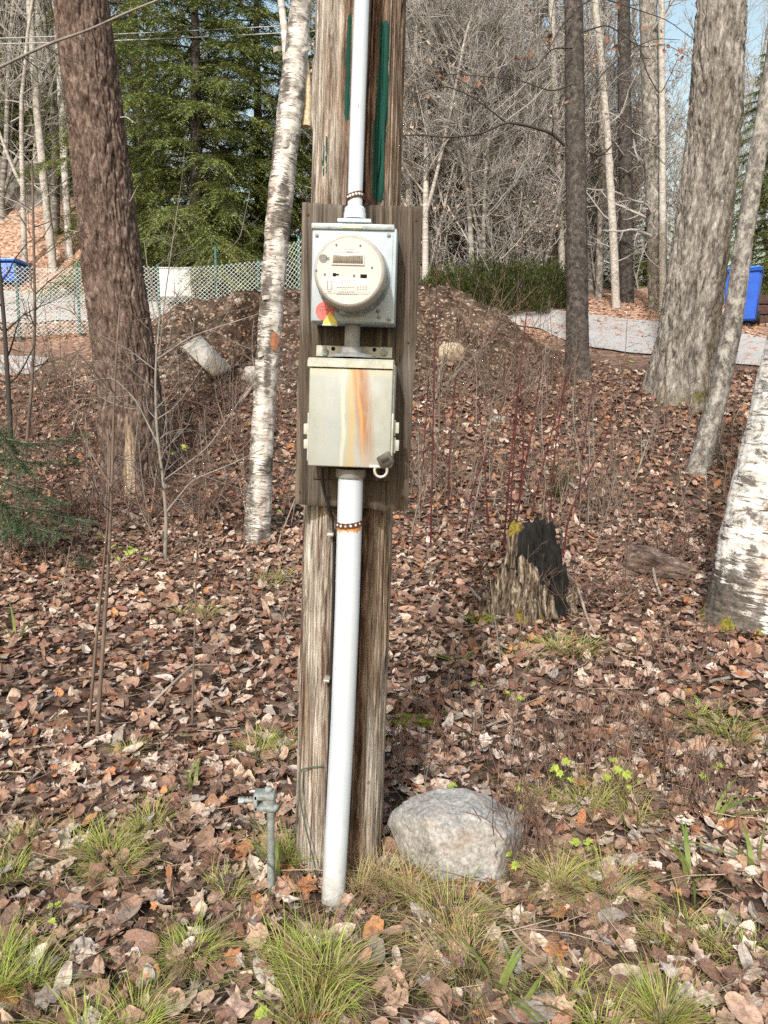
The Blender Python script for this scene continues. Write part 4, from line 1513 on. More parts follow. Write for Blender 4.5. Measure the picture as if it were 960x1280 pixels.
# --- birch beside the pole
def birch_extra(cb, C, R0, rng):
    p, r = tapered([(359, 82), (356, 40), (351, 0), (345, -80), (335, -200)], 5.85, .030, .018)
    cb.add(*tube(p, r, 10), bk=p.repeat(10, 0))
    # broken stub peeling off the right side
ctrl_b = pix_ctrl([(320, 692, 38, 5.8), (322, 660, 35, 5.8), (325, 600, 31, 5.8), (330, 500, 29, 5.8), (337, 415, 30, 5.8), (343, 330, 31, 5.8), (352, 230, 33, 5.8), (364, 125, 33, 5.8), (370, 70, 30, 5.8), (376, 0, 26, 5.8), (384, -100, 25, 5.8), (396, -300, 22, 5.8)])
rB, CB_, _ = tree_from('birch_tree', 'slender white birch standing just behind the utility pole', ctrl_b, 100, .018, d_smooth(.007, 2.4), MT['birch_bark'], .22, MT['birch_bark'], 3, 8,
          {'dark': lambda A, S, V: .17 + .25 * sstep(.6, 0, S) + .42 * sstep(.1, .5, noise3(S * 2.6, np.cos(A) * .7, 2.2)) + .22 * sstep(.2, .9, np.cos(A - 3.3)),
           'moss': lambda A, S, V: 0 * A, 'pink': lambda A, S, V: .15 + .35 * sstep(.2, .6, noise3(S * 1.1, np.cos(A), np.sin(A)))}, .9, birch_extra, flare_h=.12)
p, r = tapered([(383, 158), (384, 120), (383, 90), (381, 68)], 5.85, .036, .022)
b = MB()
V, F = tube(p, r, 14)
V = V + .006 * np.stack([noise3(V[:, 0] * 30, V[:, 1] * 30, V[:, 2] * 4)] * 3, 1)
b.add(V, F)
b.build('broken_stub', MT['stub_wood'], rB, smooth=50)
rp_ = np.random.RandomState(6)
cpk = P(345.5, 427, 5.8)
mk = mpp(345, 427, 5.8)
cax = P(337, 427, 5.8)
pv, pf = [], []
for q in range(14):
    a_ = q * 2 * math.pi / 14
    dx_, dz_ = 5.0 * math.cos(a_) * rp_.uniform(.6, 1.2) * mk, 12 * math.sin(a_) * rp_.uniform(.7, 1.15) * mk
    xx = cpk[0] + dx_
    off_ = math.sqrt(max(.001, (15.6 * mk) ** 2 - (xx - cax[0]) ** 2))
    pv.append((xx, 5.8 - off_ - .008, cpk[2] + dz_))
pv.append((cpk[0], 5.8 - math.sqrt(max(.001, (15.6 * mk) ** 2 - (cpk[0] - cax[0]) ** 2)) - .012, cpk[2]))
MB().add(pv, [[q, (q + 1) % 14, 14] for q in range(14)]).build('peeled_patch', MT['inner_bark'], rB, smooth=180)
for (px, py, w, h, s) in ((383, 66, 12, 5, 1), (347, 66, 10, 5, -1), (357, 186, 10, 6, 1), (327, 447, 9, 7, -1), (334, 375, 12, 5, 1)):
    c = P(px, py, 5.72)
    m_ = mpp(px, py, 5.72)
    t = np.linspace(0, 1, 7)
    pts = c + np.stack([(t - .5) * w * m_, -.025 * np.sin(t * 3.1), h * m_ * (t ** 2) * .5], 1)
    V = np.concatenate([pts, pts + np.array([0, -.012, h * m_ * .9])])
    F = [[i, i + 1, 8 + i, 7 + i] for i in range(6)]
    MB().add(V, F, bk=V).build('bark_curl', MT['birch_bark'], rB, smooth=180)

# --- big birch leaning at the side of the picture
tree_from('birch_tree', 'stout leaning white birch with mossy dark foot beside the rotten log',
          pix_ctrl([(927, 812, 128, 4.35), (936, 770, 120, 4.35), (944, 730, 118, 4.35), (958, 650, 114, 4.36), (983, 540, 110, 4.38), (1008, 430, 108, 4.4), (1050, 250, 104, 4.43), (1092, 60, 100, 4.45), (1140, -160, 96, 4.5)]),
          170, .018, d_smooth(.008, 6.4), MT['birch_bark_old'], .34, MT['birch_bark'], 3, 12,
          {'dark': lambda A, S, V: .50 * sstep(.42, .05, S - .26 * np.maximum(0, np.cos(A - 3.4)) + .22 * noise3(np.cos(A) * 4, np.sin(A) * 4, S * 5)) + .10 + .17 * np.maximum(0, np.cos(A - 3.4)),
           'moss': lambda A, S, V: .80 * sstep(.34, .05, S + .12 * noise3(np.cos(A) * 3, np.sin(A) * 3, S * 3)),
           'pink': lambda A, S, V: .60 * sstep(.45, .95, np.cos(A - 4.85)) * sstep(.2, .4, S) * sstep(1.3, .9, S)}, 1.0, None, flare_h=.16, roots=4)

# ------------------------------------------------------------------ stump, log, boulder, slabs
def make_stump():
    Y = 4.4
    base = hit(655, 775)
    Y = base[1]
    m_ = mpp(655, 720, Y)
    nth, nz = 180, 70
    a = np.arange(nth) * 2 * np.pi / nth
    # angle: 3pi/2 faces the camera, pi is left, 0 right
    front = np.maximum(0, np.cos(a - 1.5 * np.pi))
    top = 95 + 22 * np.cos(a - .42 * np.pi) - 34 * np.maximum(0, np.cos(a - 1.72 * np.pi)) ** 2
    top = top + 20 * np.exp(-((a - 3.75) / .28) ** 2) + 24 * np.exp(-((a - 1.9) / .7) ** 2) + 10 * np.exp(-((a - .35) / .5) ** 2)
    top = top + 13 * noise3(np.cos(a) * 4, np.sin(a) * 4, 1.0) + 9 * noise3(np.cos(a) * 11, np.sin(a) * 11, 5.0)
    top = np.clip(top * .66, 32, 88) * m_
    b = MB()
    t = np.linspace(0, 1, nz)
    T, A = np.meshgrid(t, a, indexing='ij')
    Z = T * top[None]
    zz = Z / (120 * m_)
    lob = .5 + .5 * np.cos(A * 4 + .9) + .5 * noise3(np.cos(A) * 2, np.sin(A) * 2, 3.3)
    R = (21 + 12 * np.exp(-zz / .35) + (14 + 18 * np.maximum(0, np.cos(A - 3.3)) ** 3) * np.exp(-zz / .17) * np.clip(lob + .25, 0, 1.4)) * m_
    R = R * (1 + .42 * (np.abs(noise3(np.cos(A) * 4.5, np.sin(A) * 4.5, zz * 1.3)) - .3) + .20 * noise3(np.cos(A) * 13, np.sin(A) * 13, zz * 3) + .08 * noise3(np.cos(A) * 30, np.sin(A) * 30, zz * 9))
    # split open on the right of the front face
    gap = np.exp(-((A - 5.25 - .25 * noise3(zz * 3, 0 * A, .5)) / .20) ** 2) * sstep(.18, .4, zz)
    R = R * (1 - .5 * gap)
    cx = base[0] + (4 - 8 * zz) * m_ * 0 + 12 * m_ * zz
    V = np.stack([cx + R * np.cos(A), base[1] + .08 + R * np.sin(A), base[2] - .05 + Z + .05 * T], -1)
    i = np.arange(nz - 1)[:, None] * nth
    j = np.arange(nth)[None]
    k = (j + 1) % nth
    F = np.stack([i + j, i + k, i + nth + k, i + nth + j], -1).reshape(-1, 4)
    char = sstep(.42, .6, zz) * (.35 + .75 * np.maximum(0, np.cos(A - 5.2))) + .9 * gap + .35 * sstep(.2, .7, np.cos(A - 5.5)) * sstep(.1, .3, zz)
    char = char * (1 - .9 * np.exp(-((A - 3.95) / .45) ** 2))
    moss = sstep(.38, .12, zz) * (.35 * (np.exp(-((A - 4.45) / .28) ** 2) + .95 * np.exp(-((A - 5.2) / .22) ** 2)) * 2.0) + .25 * np.exp(-((A - 3.9) / .3) ** 2) * sstep(.85, 1.0, T)
    bk = np.stack([.15 * np.cos(A), .15 * np.sin(A), Z], -1).reshape(-1, 3)
    b.add(V.reshape(-1, 3), F, bk=bk, char=char.ravel(), moss=moss.ravel())
    r = thing('tree_stump', 'jagged rotten stump with charred black top and ochre moss', 'stump', base)
    b.build('outer_wood', MT['stump'], r, smooth=70)
    # inside wall of the hollow
    Vi = V.copy()
    ctr = np.stack([cx, np.full_like(cx, base[1] + .08), V[..., 2]], -1)
    Vi = ctr + (V - ctr) * (.62 + .10 * noise3(np.cos(A) * 6, np.sin(A) * 6, zz * 4))[..., None]
    b2 = MB().add(Vi.reshape(-1, 3), F[:, ::-1], bk=bk, char=np.ones(bk.shape[0]) * 1.0, moss=np.zeros(bk.shape[0]))
    rim = np.concatenate([V[-1], Vi[-1]])
    b2.add(rim, [[q, (q + 1) % nth, nth + (q + 1) % nth, nth + q] for q in range(nth)], bk=rim, char=np.ones(2 * nth) * .7)
    b2.build('charred_core', MT['stump'], r, smooth=70)
    rng = np.random.RandomState(2)
    plates = [(645, 655, 15, 0, .05), (654, 668, 11, 1, .0), (664, 655, 15, 1, .06), (675, 650, 17, 1, .09), (686, 656, 15, 1, .07), (694, 680, 12, 1, .04), (702, 708, 11, 1, .0), (637, 688, 11, 0, .0),
              (629, 708, 11, 0, -.04), (621, 727, 11, 0, -.06), (611, 746, 11, 0, -.06), (655, 700, 13, 0, -.10), (667, 709, 12, 0, -.12), (680, 736, 12, 0, -.10), (697, 738, 13, 1, -.06), (602, 758, 12, 0, -.03), (713, 742, 11, 0, -.03), (646, 730, 14, 0, -.13), (664, 742, 14, 0, -.15), (690, 690, 10, 1, .02), (662, 680, 11, 1, -.03)]
    for k, (px, py, w, burnt, dy) in enumerate(plates):
        tp = P(px, py, Y + .10 + dy)
        bx_ = px + (px - 662) * .14
        bt = P(bx_, 782, Y + .10 + dy * 1.35)
        n = 18
        t = np.linspace(0, 1, n)
        rows = []
        ph = rng.uniform(0, 9)
        for q in t:
            c = bt * (1 - q) + tp * q + np.array([.016 * noise3(q * 3, ph, 0.0), .012 * noise3(q * 3, ph, 5.0), 0])
            ww = w * m_ * (.80 - .22 * q) * (1 + .30 * noise3(q * 4, ph, 2.0))
            if q > .95:
                ww *= .8
            th_ = 4.5 * m_ * (1.2 - .5 * q)
            a_ = np.arange(10) * 2 * np.pi / 10
            rr = 1 + .35 * noise3(np.cos(a_) * 2 + ph, np.sin(a_) * 2, q * 3) + .30 * noise3(np.cos(a_) * 4 + ph, np.sin(a_) * 4, q * 12)
            rows.append(c + np.stack([np.cos(a_) * ww * rr, np.sin(a_) * th_ * rr, .06 * q ** 3 * noise3(np.cos(a_) * 2.2 + ph, np.sin(a_) * .5, ph) * np.ones(10)], 1))
        V = np.concatenate(rows)
        F = [[r * 10 + j, r * 10 + (j + 1) % 10, r * 10 + 10 + (j + 1) % 10, r * 10 + 10 + j] for r in range(n - 1) for j in range(10)] + [[(n - 1) * 10 + j for j in range(10)]]
        zf = np.repeat(t, 10)
        ch = (.42 + .7 * sstep(.15, .55, zf)) if burnt else .18 * rng.rand() + .25 * (zf < .1)
        ms = (.55 * sstep(.42, .10, zf) if 640 < px < 672 or 684 < px < 700 else .0) * np.ones(len(V)) + (.5 * sstep(.8, .95, zf) if k == 0 else 0)
        MB().add(V, F, bk=np.stack([V[:, 0] - base[0], V[:, 1] - base[1], V[:, 2]], 1), char=ch * np.ones(len(V)), moss=ms * np.ones(len(V))).build('splinter', MT['stump'], r, smooth=55)
make_stump()

def make_log():
    a, c = hit(783, 716), hit(868, 735)
    a = a + np.array([0, 0, .085]); c = c + np.array([0, .1, .07])
    n = 60
    th = np.arange(n) * 2 * np.pi / n
    d = c - a
    Ln = np.linalg.norm(d)
    d /= Ln
    u = np.cross(d, [0, 0, 1]); u /= np.linalg.norm(u)
    w = np.cross(u, d)
    s = np.linspace(0, 1, 40)
    S, A = np.meshgrid(s, th, indexing='ij')
    R = .135 * (1 - .12 * S) + .035 * noise3(np.cos(A) * 2.2, np.sin(A) * 2.2, S * 2.4) + .022 * np.abs(noise3(np.cos(A) * 8, np.sin(A) * 8, S * 3)) - .05 * S ** 3
    V = a + S[..., None] * d * Ln + R[..., None] * (u * np.cos(A)[..., None] + w * np.sin(A)[..., None] * .8)
    V = V + (.03 * noise3(np.cos(A) * 5, np.sin(A) * 5, S * 0))[..., None] * -d * (S < .02)[..., None]
    i = np.arange(39)[:, None] * n
    j = np.arange(n)[None]
    F = np.stack([i + j, i + (j + 1) % n, i + n + (j + 1) % n, i + n + j], -1).reshape(-1, 4)
    bk = np.stack([np.cos(A) * .13, np.sin(A) * .13, S * Ln], -1).reshape(-1, 3)
    base = np.array([*(a + d * Ln / 2)[:2], float(ground(*(a + d * Ln / 2)[:2]))])
    r = thing('rotten_log', 'short rotten brown log lying between the stump and the birch', 'log', base)
    MB().add(V.reshape(-1, 3), F, bk=bk, moss=np.zeros(len(bk))).build('bark', MT['bark_brown'], r, smooth=60)
    for row, sg in ((0, 1), (39, -1)):
        Vc = np.concatenate([V[row], (a + d * Ln * s[row])[None] + sg * d * .015])
        MB().add(Vc, [[q, (q + 1) % n, n][::sg] for q in range(n)]).build('cut_end', MT['inner_wood'], r, smooth=60)
make_log()

def rock_mesh(center, size, seed, cuts, sub=5, rough=.06):
    bm = bmesh.new()
    bmesh.ops.create_icosphere(bm, subdivisions=sub, radius=1.0)
    V = np.array([v.co[:] for v in bm.verts])
    F = [[v.index for v in f.verts] for f in bm.faces]
    bm.free()
    for nrm, dist in cuts:
        nn = np.array(nrm, float)
        nn /= np.linalg.norm(nn)
        h = V @ nn - dist
        V = V - np.where(h > 0, h * .98, 0)[:, None] * nn
    n = fbm(V[:, 0] * 1.7 + seed, V[:, 1] * 1.7, V[:, 2] * 1.7, 5, .5)
    n2 = fbm(V[:, 0] * 6 + seed, V[:, 1] * 6, V[:, 2] * 6, 4, .6)
    cr = sstep(.90, .99, 1 - np.abs(noise3(V[:, 0] * 1.9 + seed, V[:, 1] * 1.9, V[:, 2] * 1.9 + 2)))
    V = V * (1 + rough * n + rough * .28 * n2 - rough * .5 * cr)[:, None]
    return V * np.array(size) + np.array(center), F

def put_rock(name, label, cat, px, pyb, w, h, Y, mat, seed, cuts, depth=.8, sub=4, group=None, rough=.07):
    m_ = mpp(px, pyb, Y)
    base = P(px, pyb, Y)
    sz = np.array([w / 2 * m_, w / 2 * m_ * depth, h * m_ * .62])
    V, F = rock_mesh(base + np.array([0, sz[1] * .8, h * m_ * .40]), sz, seed, cuts, sub, rough)
    o = MB().add(V, F).build(name, mat, origin=base, smooth=40)
    return tag(o, label, cat, group)

def make_boulder():
    """angular granite block: convex hull of its corner points, worn and roughened"""
    Y0 = 2.0
    pts = [(484, 1030, .10), (490, 1014, .12), (514, 995, .13), (547, 984, .15), (582, 985, .16), (610, 995, .15), (651, 1016, .12), (654, 1040, .07), (640, 1125, .04), (530, 1125, .02), (503, 1074, .05),
           (533, 1022, -.02), (598, 1016, .015), (632, 1044, -.03), (552, 1100, -.06), (618, 1104, -.055), (575, 1040, -.045),
           (495, 1040, .26), (545, 990, .27), (612, 1000, .28), (652, 1040, .26), (515, 1125, .24), (645, 1125, .24)]
    bm = bmesh.new()
    for px, py, d in pts:
        bm.verts.new(P(px, py, Y0 + d))
    bmesh.ops.convex_hull(bm, input=bm.verts[:])
    loose = [v for v in bm.verts if not v.link_faces]
    bmesh.ops.delete(bm, geom=loose, context='VERTS')
    for it in range(5):
        bmesh.ops.subdivide_edges(bm, edges=bm.edges[:], cuts=1, use_grid_fill=True)
        if it == 4:
            bmesh.ops.smooth_vert(bm, verts=bm.verts[:], factor=.5, use_axis_x=True, use_axis_y=True, use_axis_z=True)
    bmesh.ops.triangulate(bm, faces=bm.faces[:])
    bm.normal_update()
    bm.verts.index_update()
    V = np.array([v.co[:] for v in bm.verts])
    N = np.array([v.normal[:] for v in bm.verts])
    F = np.array([[v.index for v in f.verts] for f in bm.faces])
    bm.free()
    n = fbm(V[:, 0] * 11, V[:, 1] * 11, V[:, 2] * 11, 5, .55)
    lay = ridge(V[:, 0] * 9 + V[:, 2] * 16, V[:, 1] * 7, V[:, 2] * 15 - V[:, 0] * 6)
    V = V + N * (.0055 * n - .0018 * sstep(.80, .98, lay))[:, None]
    base = hit(572, 1112)
    tag(MB().add(V, F).build('boulder', MT['rock'], origin=base, smooth=50), 'angular grey granite boulder at the foot of the pole', 'boulder')
make_boulder()

def make_slab():
    top = np.array([P(*q) for q in ((228, 433, 9.62), (239, 425, 9.72), (250, 419, 9.80), (268, 437, 9.58), (288, 457, 9.36), (280, 463, 9.26), (265, 467, 9.20), (248, 452, 9.40))])
    nrm = np.cross(top[4] - top[0], top[2] - top[0])
    nrm /= np.linalg.norm(nrm)
    if nrm[2] < 0:
        nrm = -nrm
    rng = np.random.RandomState(3)
    low = top - nrm * .05 + rng.normal(size=top.shape) * .008
    n = len(top)
    V = np.concatenate([top, low])
    F = [list(range(n)), [n + i for i in range(n)][::-1]] + [[(i + 1) % n, i, n + i, n + (i + 1) % n] for i in range(n)]
    c = low.mean(0)
    tag(MB().add(V, F).build('stone_slab', MT['pale_slab'], origin=c, smooth=None), 'flat pale broken slab leaning in the mound hollow', 'slab')
make_slab()
put_rock('field_stone', 'pale lumpy stone half hidden behind the slender birch', 'stone', 318, 478, 42, 24, 9.1, MT['pale_slab'], 5.0, [((0, 0, 1), .7), ((-1, 0, .3), .75)])
put_rock('field_stone', 'tan boulder lying on the mound beside the mounting board', 'stone', 565, 452, 34, 26, 9.55, MT['field_stone'], 7.0, [((0, -.3, 1), .75), ((.8, -.6, .2), .8)])
put_rock('field_stone', 'small pale stone among leaves below the mound', 'stone', 625, 532, 20, 14, 8.35, MT['pale_slab'], 8.0, [((0, 0, 1), .7)])
for i, (px, py, w) in enumerate(((218, 398, 8), (241, 398, 5), (298, 378, 12), (253, 358, 9), (290, 400, 5), (205, 470, 7), (545, 395, 6), (601, 402, 7), (640, 430, 8), (585, 380, 6), (665, 452, 7), (550, 470, 8), (230, 375, 6), (270, 468, 6))):
    q = hit(px, py)
    put_rock('pebble', 'small pale pebble on the dark earth mound', 'pebble', px, py + 3, w * 1.2, w * .8, q[1] - .02, MT['pale_slab'], 20.0 + i, [((0, 0, 1), .75)], sub=2, group='pebbles on the earth mound')
# ledge of rock on the far bank
put_rock('rock_ledge', 'big grey weathered rock outcrop on the bank beyond the fence', 'rock', 15, 290, 150, 100, 19.0, MT['ledge'], 2.0, [((.3, -.8, .5), .7), ((-.5, -.8, .3), .72), ((.9, -.2, .4), .75), ((0, 0, 1), .8)], .7, 5, rough=.16)

# ------------------------------------------------------------------ bin, timber, fence, far things
def make_bin():
    Y = 13.2
    base = P(925, 415, Y)
    base[2] = float(ground0(base[0], base[1])) + .03
    r = thing('wheelie_bin', 'blue plastic wheelie bin standing across the driveway', 'bin', base)
    top = P(925, 337, Y)[2]
    H = top - base[2]
    ca, sa = math.cos(math.radians(-28)), math.sin(math.radians(-28))
    def X(V):
        V = np.array(V, float)
        return np.stack([base[0] + V[:, 0] * ca - V[:, 1] * sa, base[1] + V[:, 0] * sa + V[:, 1] * ca, base[2] + V[:, 2]], 1)
    def frustum(w0, d0, w1, d1, z0, z1, bev=.02):
        bm = bmesh.new()
        bmesh.ops.create_cube(bm, size=1.0)
        for v in bm.verts:
            lo = v.co.z < 0
            v.co.x *= w0 if lo else w1
            v.co.y *= d0 if lo else d1
            v.co.z = z0 if lo else z1
        bmesh.ops.bevel(bm, geom=bm.edges[:], offset=bev, segments=2, affect='EDGES')
        bm.verts.index_update()
        V = [tuple(v.co) for v in bm.verts]
        F = [[v.index for v in f.verts] for f in bm.faces]
        bm.free()
        return X(V), F
    MB().add(*frustum(.44, .50, .56, .66, .03, H * .93)).build('body', MT['blue_plastic'], r, smooth=35)
    b = MB()
    b.add(*frustum(.60, .72, .60, .74, H * .90, H * .94, .01))
    b.build('rim', MT['blue_plastic'], r, smooth=35)
    b = MB()
    b.add(*frustum(.61, .76, .54, .66, H * .942, H * 1.0, .02))
    lid = b.build('lid', MT['blue_lid'], r, smooth=35)
    MB().add(X(np.array(tube([(-.24, .40, H * .93), (.24, .40, H * .93)], .018, 10)[0])), tube([(-.24, .40, H * .93), (.24, .40, H * .93)], .018, 10)[1]).build('handle', MT['blue_plastic'], r, smooth=60)
    for s in (-1, 1):
        V, F = lathe([(.05, -.03), (.11, -.03), (.115, 0), (.11, .03), (.05, .03)], 20, (0, 0, 0), 'x')
        V = V + np.array([s * .25, .26, .11])
        MB().add(X(V), F).build('wheel', MT['rubber'], r, smooth=40)
    for k in (-.12, .10):
        V, F = rbox([k - .035, -.31, .12], [k + .035, -.27, H * .72], .01)
        V = np.array(V)
        V[:, 1] += (.72 - V[:, 2]) * .085
        MB().add(X(V), F).build('panel_rib', MT['blue_plastic'], r, smooth=40)
    V, F = rbox([-.292, -.12, .62], [-.262, .02, .70], .004)
    MB().add(X(V), F).build('marking', MT['bin_mark'], r)
make_bin()

def make_timber():
    for k in range(4):
        c = P(968, 414 - k * 13, 13.6)
        b = MB().add(*rbox(c + np.array([-.42, -.1, -.075]), c + np.array([1.8, .1, .075]), .012))
        o = b.build('timber_beam', MT['dark_timber'], origin=c, smooth=40)
        tag(o, ['dark brown timber beam lying lowest of the stack behind the bin', 'second dark beam up in the timber stack behind the bin', 'third dark beam up in the timber stack behind the bin', 'topmost dark beam of the timber stack behind the bin'][k], 'beam', 'stacked timber beams behind the bin')
make_timber()

def make_fence():
    pts = [P(-60, 430, 12.0), P(100, 428, 12.4), P(200, 420, 12.6), P(330, 400, 12.7), P(430, 395, 12.6)]
    xy = [(p[0], p[1]) for p in pts]
    tops_px = [(-60, 333, 12.0), (100, 333, 12.4), (200, 334, 12.6), (330, 328, 12.7), (430, 262, 12.6)]
    tz = [P(a, b, c)[2] for a, b, c in tops_px]
    gz = [float(ground0(x, y)) for x, y in xy]
    base = np.array([xy[2][0], xy[2][1], gz[2]])
    r = thing('chain_link_fence', 'pale chain-link fence on green posts behind the earth mound', 'fence', base)
    def at(s):
        i = min(int(s), len(xy) - 2)
        f = s - i
        x = xy[i][0] * (1 - f) + xy[i + 1][0] * f
        y = xy[i][1] * (1 - f) + xy[i + 1][1] * f
        return x, y, gz[i] * (1 - f) + gz[i + 1] * f, tz[i] * (1 - f) + tz[i + 1] * f
    seg = [math.dist(xy[i], xy[i + 1]) for i in range(len(xy) - 1)]
    cum = np.concatenate([[0], np.cumsum(seg)])
    def at_m(m):
        return at(float(np.interp(m, cum, np.arange(len(xy)))))
    total = cum[-1]
    H0 = 1.18
    pitch = .072
    b = MB()
    def wire(m0, dirn):
        pts = []
        n = 17
        for q in range(n + 1):
            t = q / n
            m = m0 + dirn * t * 1.2
            if m < 0 or m > total:
                continue
            x, y, g, tp = at_m(m)
            sag = .02 * math.sin(m * 3.0)
            pts.append((x, y + (.0025 if (q + (dirn > 0)) % 2 else -.0025), g + .04 + t * (tp - g - .04) + sag * t))
        if len(pts) > 2:
            b.add(*tubeF(pts, .0042, 3))
    m = -1.2
    while m < total + 1.2:
        wire(m, 1)
        wire(m, -1)
        m += pitch
    b.build('wire_mesh', MT['fence_wire'], r, smooth=180)
    for s in (.05, .52, 1.0, 1.55, 2.0, 2.55, 2.95, 3.45, 3.95):
        x, y, g, tp = at(s)
        MB().add(*tube([(x, y + .03, g - .2), (x, y + .03, tp + (.28 if s in (1.55, 2.55) else .05))], .022, 8)).build('post', MT['fence_green'], r, smooth=60)
    for f in (.985, .5):
        pts = []
        for q in range(40):
            x, y, g, tp = at_m(total * q / 39)
            pts.append((x, y + .008, g + (tp - g) * f))
        MB().add(*tubeF(pts, .004, 4)).build('line_wire', MT['fence_green'], r, smooth=180)
make_fence()

# far things behind the fence
c = P(222, 352, 15.0)
b = MB().add(*rbox(c + np.array([-.30, -.2, -.3]), c + np.array([.30, .2, .20]), .02))
r = thing('white_cabinet', 'white square cabinet behind the chain-link fence', 'cabinet', c - np.array([0, 0, .3]))
b.build('body', MT['white_panel'], r, smooth=40)
MB().add(*rbox(c + np.array([-.33, -.22, .202]), c + np.array([.33, .22, .23]), .01)).build('top', MT['white_panel'], r, smooth=40)
MB().add(*rbox(c + np.array([-.02, -.206, -.28]), c + np.array([-.005, -.196, .19]), .001)).build('door_seam', MT['grey_pvc'], r)
c = P(2, 372, 16.6)
c[2] = float(ground0(c[0], c[1]))
r = thing('blue_tub', 'blue plastic tub with a lid behind the chain-link fence', 'tub', c)
hgt = max(.45, P(4, 335, 16.6)[2] - c[2])
MB().add(*rbox(c + np.array([-.62, -.3, 0]), c + np.array([.46, .3, hgt * .84]), .04)).build('body', MT['blue_plastic'], r, smooth=40)
MB().add(*rbox(c + np.array([-.68, -.36, hgt * .86]), c + np.array([.52, .36, hgt]), .03)).build('lid', MT['blue_lid'], r, smooth=40)

for k, (y0, y1) in enumerate(((33, 17), (39, 20))):
    a, c = P(-120, y0 + 18, 15.5), P(1150, y1 - 58, 17.5)
    t = np.linspace(0, 1, 60)
    pts = a[None] * (1 - t)[:, None] + c[None] * t[:, None]
    pts[:, 2] -= .25 * 4 * t * (1 - t) * (1 + .25 * k)
    o = MB().add(*tubeF(pts, .011, 5)).build('overhead_wire', MT['line_wire'], origin=a, smooth=180)
    tag(o, 'upper of two pale overhead wires crossing before the evergreens' if k == 0 else 'lower of two pale overhead wires crossing before the evergreens', 'wire', 'overhead wires')
# ------------------------------------------------------------------ leaves
def leaf_outline(kind, n, rng):
    ph = np.arange(n) * 2 * np.pi / n + np.pi / 2          # tip first
    if kind == 'maple':
        r = np.full(n, .27)
        for c, a, w in ((90, .50, 15), (38, .46, 14), (142, .46, 14), (-12, .34, 15), (192, .34, 15)):
            d = (np.degrees(ph) - c + 180) % 360 - 180
            r = np.maximum(r, .22 + (a - .22) * np.exp(-(d / w) ** 2) + .0)
        r = r * (1 + .10 * rng.uniform(-1, 1, n))
        x, y = r * np.cos(ph), r * np.sin(ph)
    elif kind == 'oval':
        x, y = .27 * np.cos(ph), .5 * np.sin(ph)
        x = x * (1 - .35 * np.clip(y / .5, 0, 1) ** 2)
        k = 1 + .06 * rng.uniform(-1, 1, n)
        x, y = x * k, y * k
    else:                                                    # long narrow
        x, y = .17 * np.cos(ph), .55 * np.sin(ph)
    return x, y

def leaf_base(kind, rng, hi, curl=None):
    """unit leaf: V, F (triangles), leaf coordinates"""
    n = 20 if hi else 10
    x, y = leaf_outline(kind, n, rng)
    P2 = [(0, 0)]
    F = []
    if hi:
        m = n // 2
        for i in range(m):
            P2.append((x[2 * i] * .5, y[2 * i] * .5))
        for i in range(n):
            P2.append((x[i], y[i]))
        for i in range(m):
            j = (i + 1) % m
            F.append((0, 1 + i, 1 + j))
            o0, o1, o2 = 1 + m + 2 * i, 1 + m + 2 * i + 1, 1 + m + (2 * i + 2) % n
            F += [(1 + i, o0, o1), (1 + i, o1, 1 + j), (1 + j, o1, o2)]
    else:
        for i in range(n):
            P2.append((x[i], y[i]))
        for i in range(n):
            F.append((0, 1 + i, 1 + (i + 1) % n))
    Q = np.array(P2, float)
    uv = np.concatenate([Q, np.zeros((len(Q), 1))], 1)
    # roll round an in-plane axis, then a second gentler one, then crumple
    V = np.concatenate([Q, np.zeros((len(Q), 1))], 1)
    for amp in ((curl or rng.uniform(.6, 3.4)), rng.uniform(-1.4, 1.4)):
        a = rng.uniform(0, np.pi)
        c, s = np.cos(a), np.sin(a)
        u = V[:, 0] * c + V[:, 1] * s
        v = -V[:, 0] * s + V[:, 1] * c
        z = V[:, 2]
        k = amp
        uu = np.sin(u * k) / k
        zz = z + (1 - np.cos(u * k)) / k
        V = np.stack([uu * c - v * s, uu * s + v * c, zz], 1)
    V[:, 2] += rng.uniform(-.05, .05, len(V)) * (1.2 if kind == 'maple' else .7)
    V[:, 2] -= V[:, 2].min()
    if hi:                                                   # leaf stalk
        b0 = len(V)
        e = V[1 + n // 2 + n // 2]
        t = e + np.array([rng.uniform(-.06, .06), -.30, .05])
        V = np.concatenate([V, [e + [.012, 0, 0], e - [.012, 0, 0], t]])
        uv = np.concatenate([uv, [[0, -.5, 0]] * 3])
        F.append((b0, b0 + 1, b0 + 2))
    return V, np.array(F, int), uv

PAL = {
    'pale': [(.56, .45, .36), (.62, .52, .44), (.50, .40, .32), (.66, .58, .51)],
    'tan': [(.36, .225, .155), (.42, .28, .20), (.32, .205, .15), (.46, .325, .25)],
    'brown': [(.18, .098, .066), (.23, .125, .088), (.15, .085, .058), (.26, .155, .11)],
    'dark': [(.07, .04, .03), (.045, .028, .022), (.10, .06, .045)],
    'orange': [(.42, .19, .07), (.48, .23, .09), (.38, .15, .06)],
    'red': [(.235, .105, .07), (.285, .135, .09), (.20, .085, .055)],
    'grey': [(.34, .31, .28), (.28, .25, .225), (.40, .37, .345)],
}
def palette(n, rng, w):
    keys = list(w)
    p = np.array([w[k] for k in keys], float)
    ks = rng.choice(len(keys), n, p=p / p.sum())
    out = np.zeros((n, 3))
    for i, k in enumerate(ks):
        c = PAL[keys[k]]
        out[i] = c[rng.randint(len(c))]
    return out * rng.uniform(.72, 1.22, (n, 1)) * np.array([1.03, .98, .95])

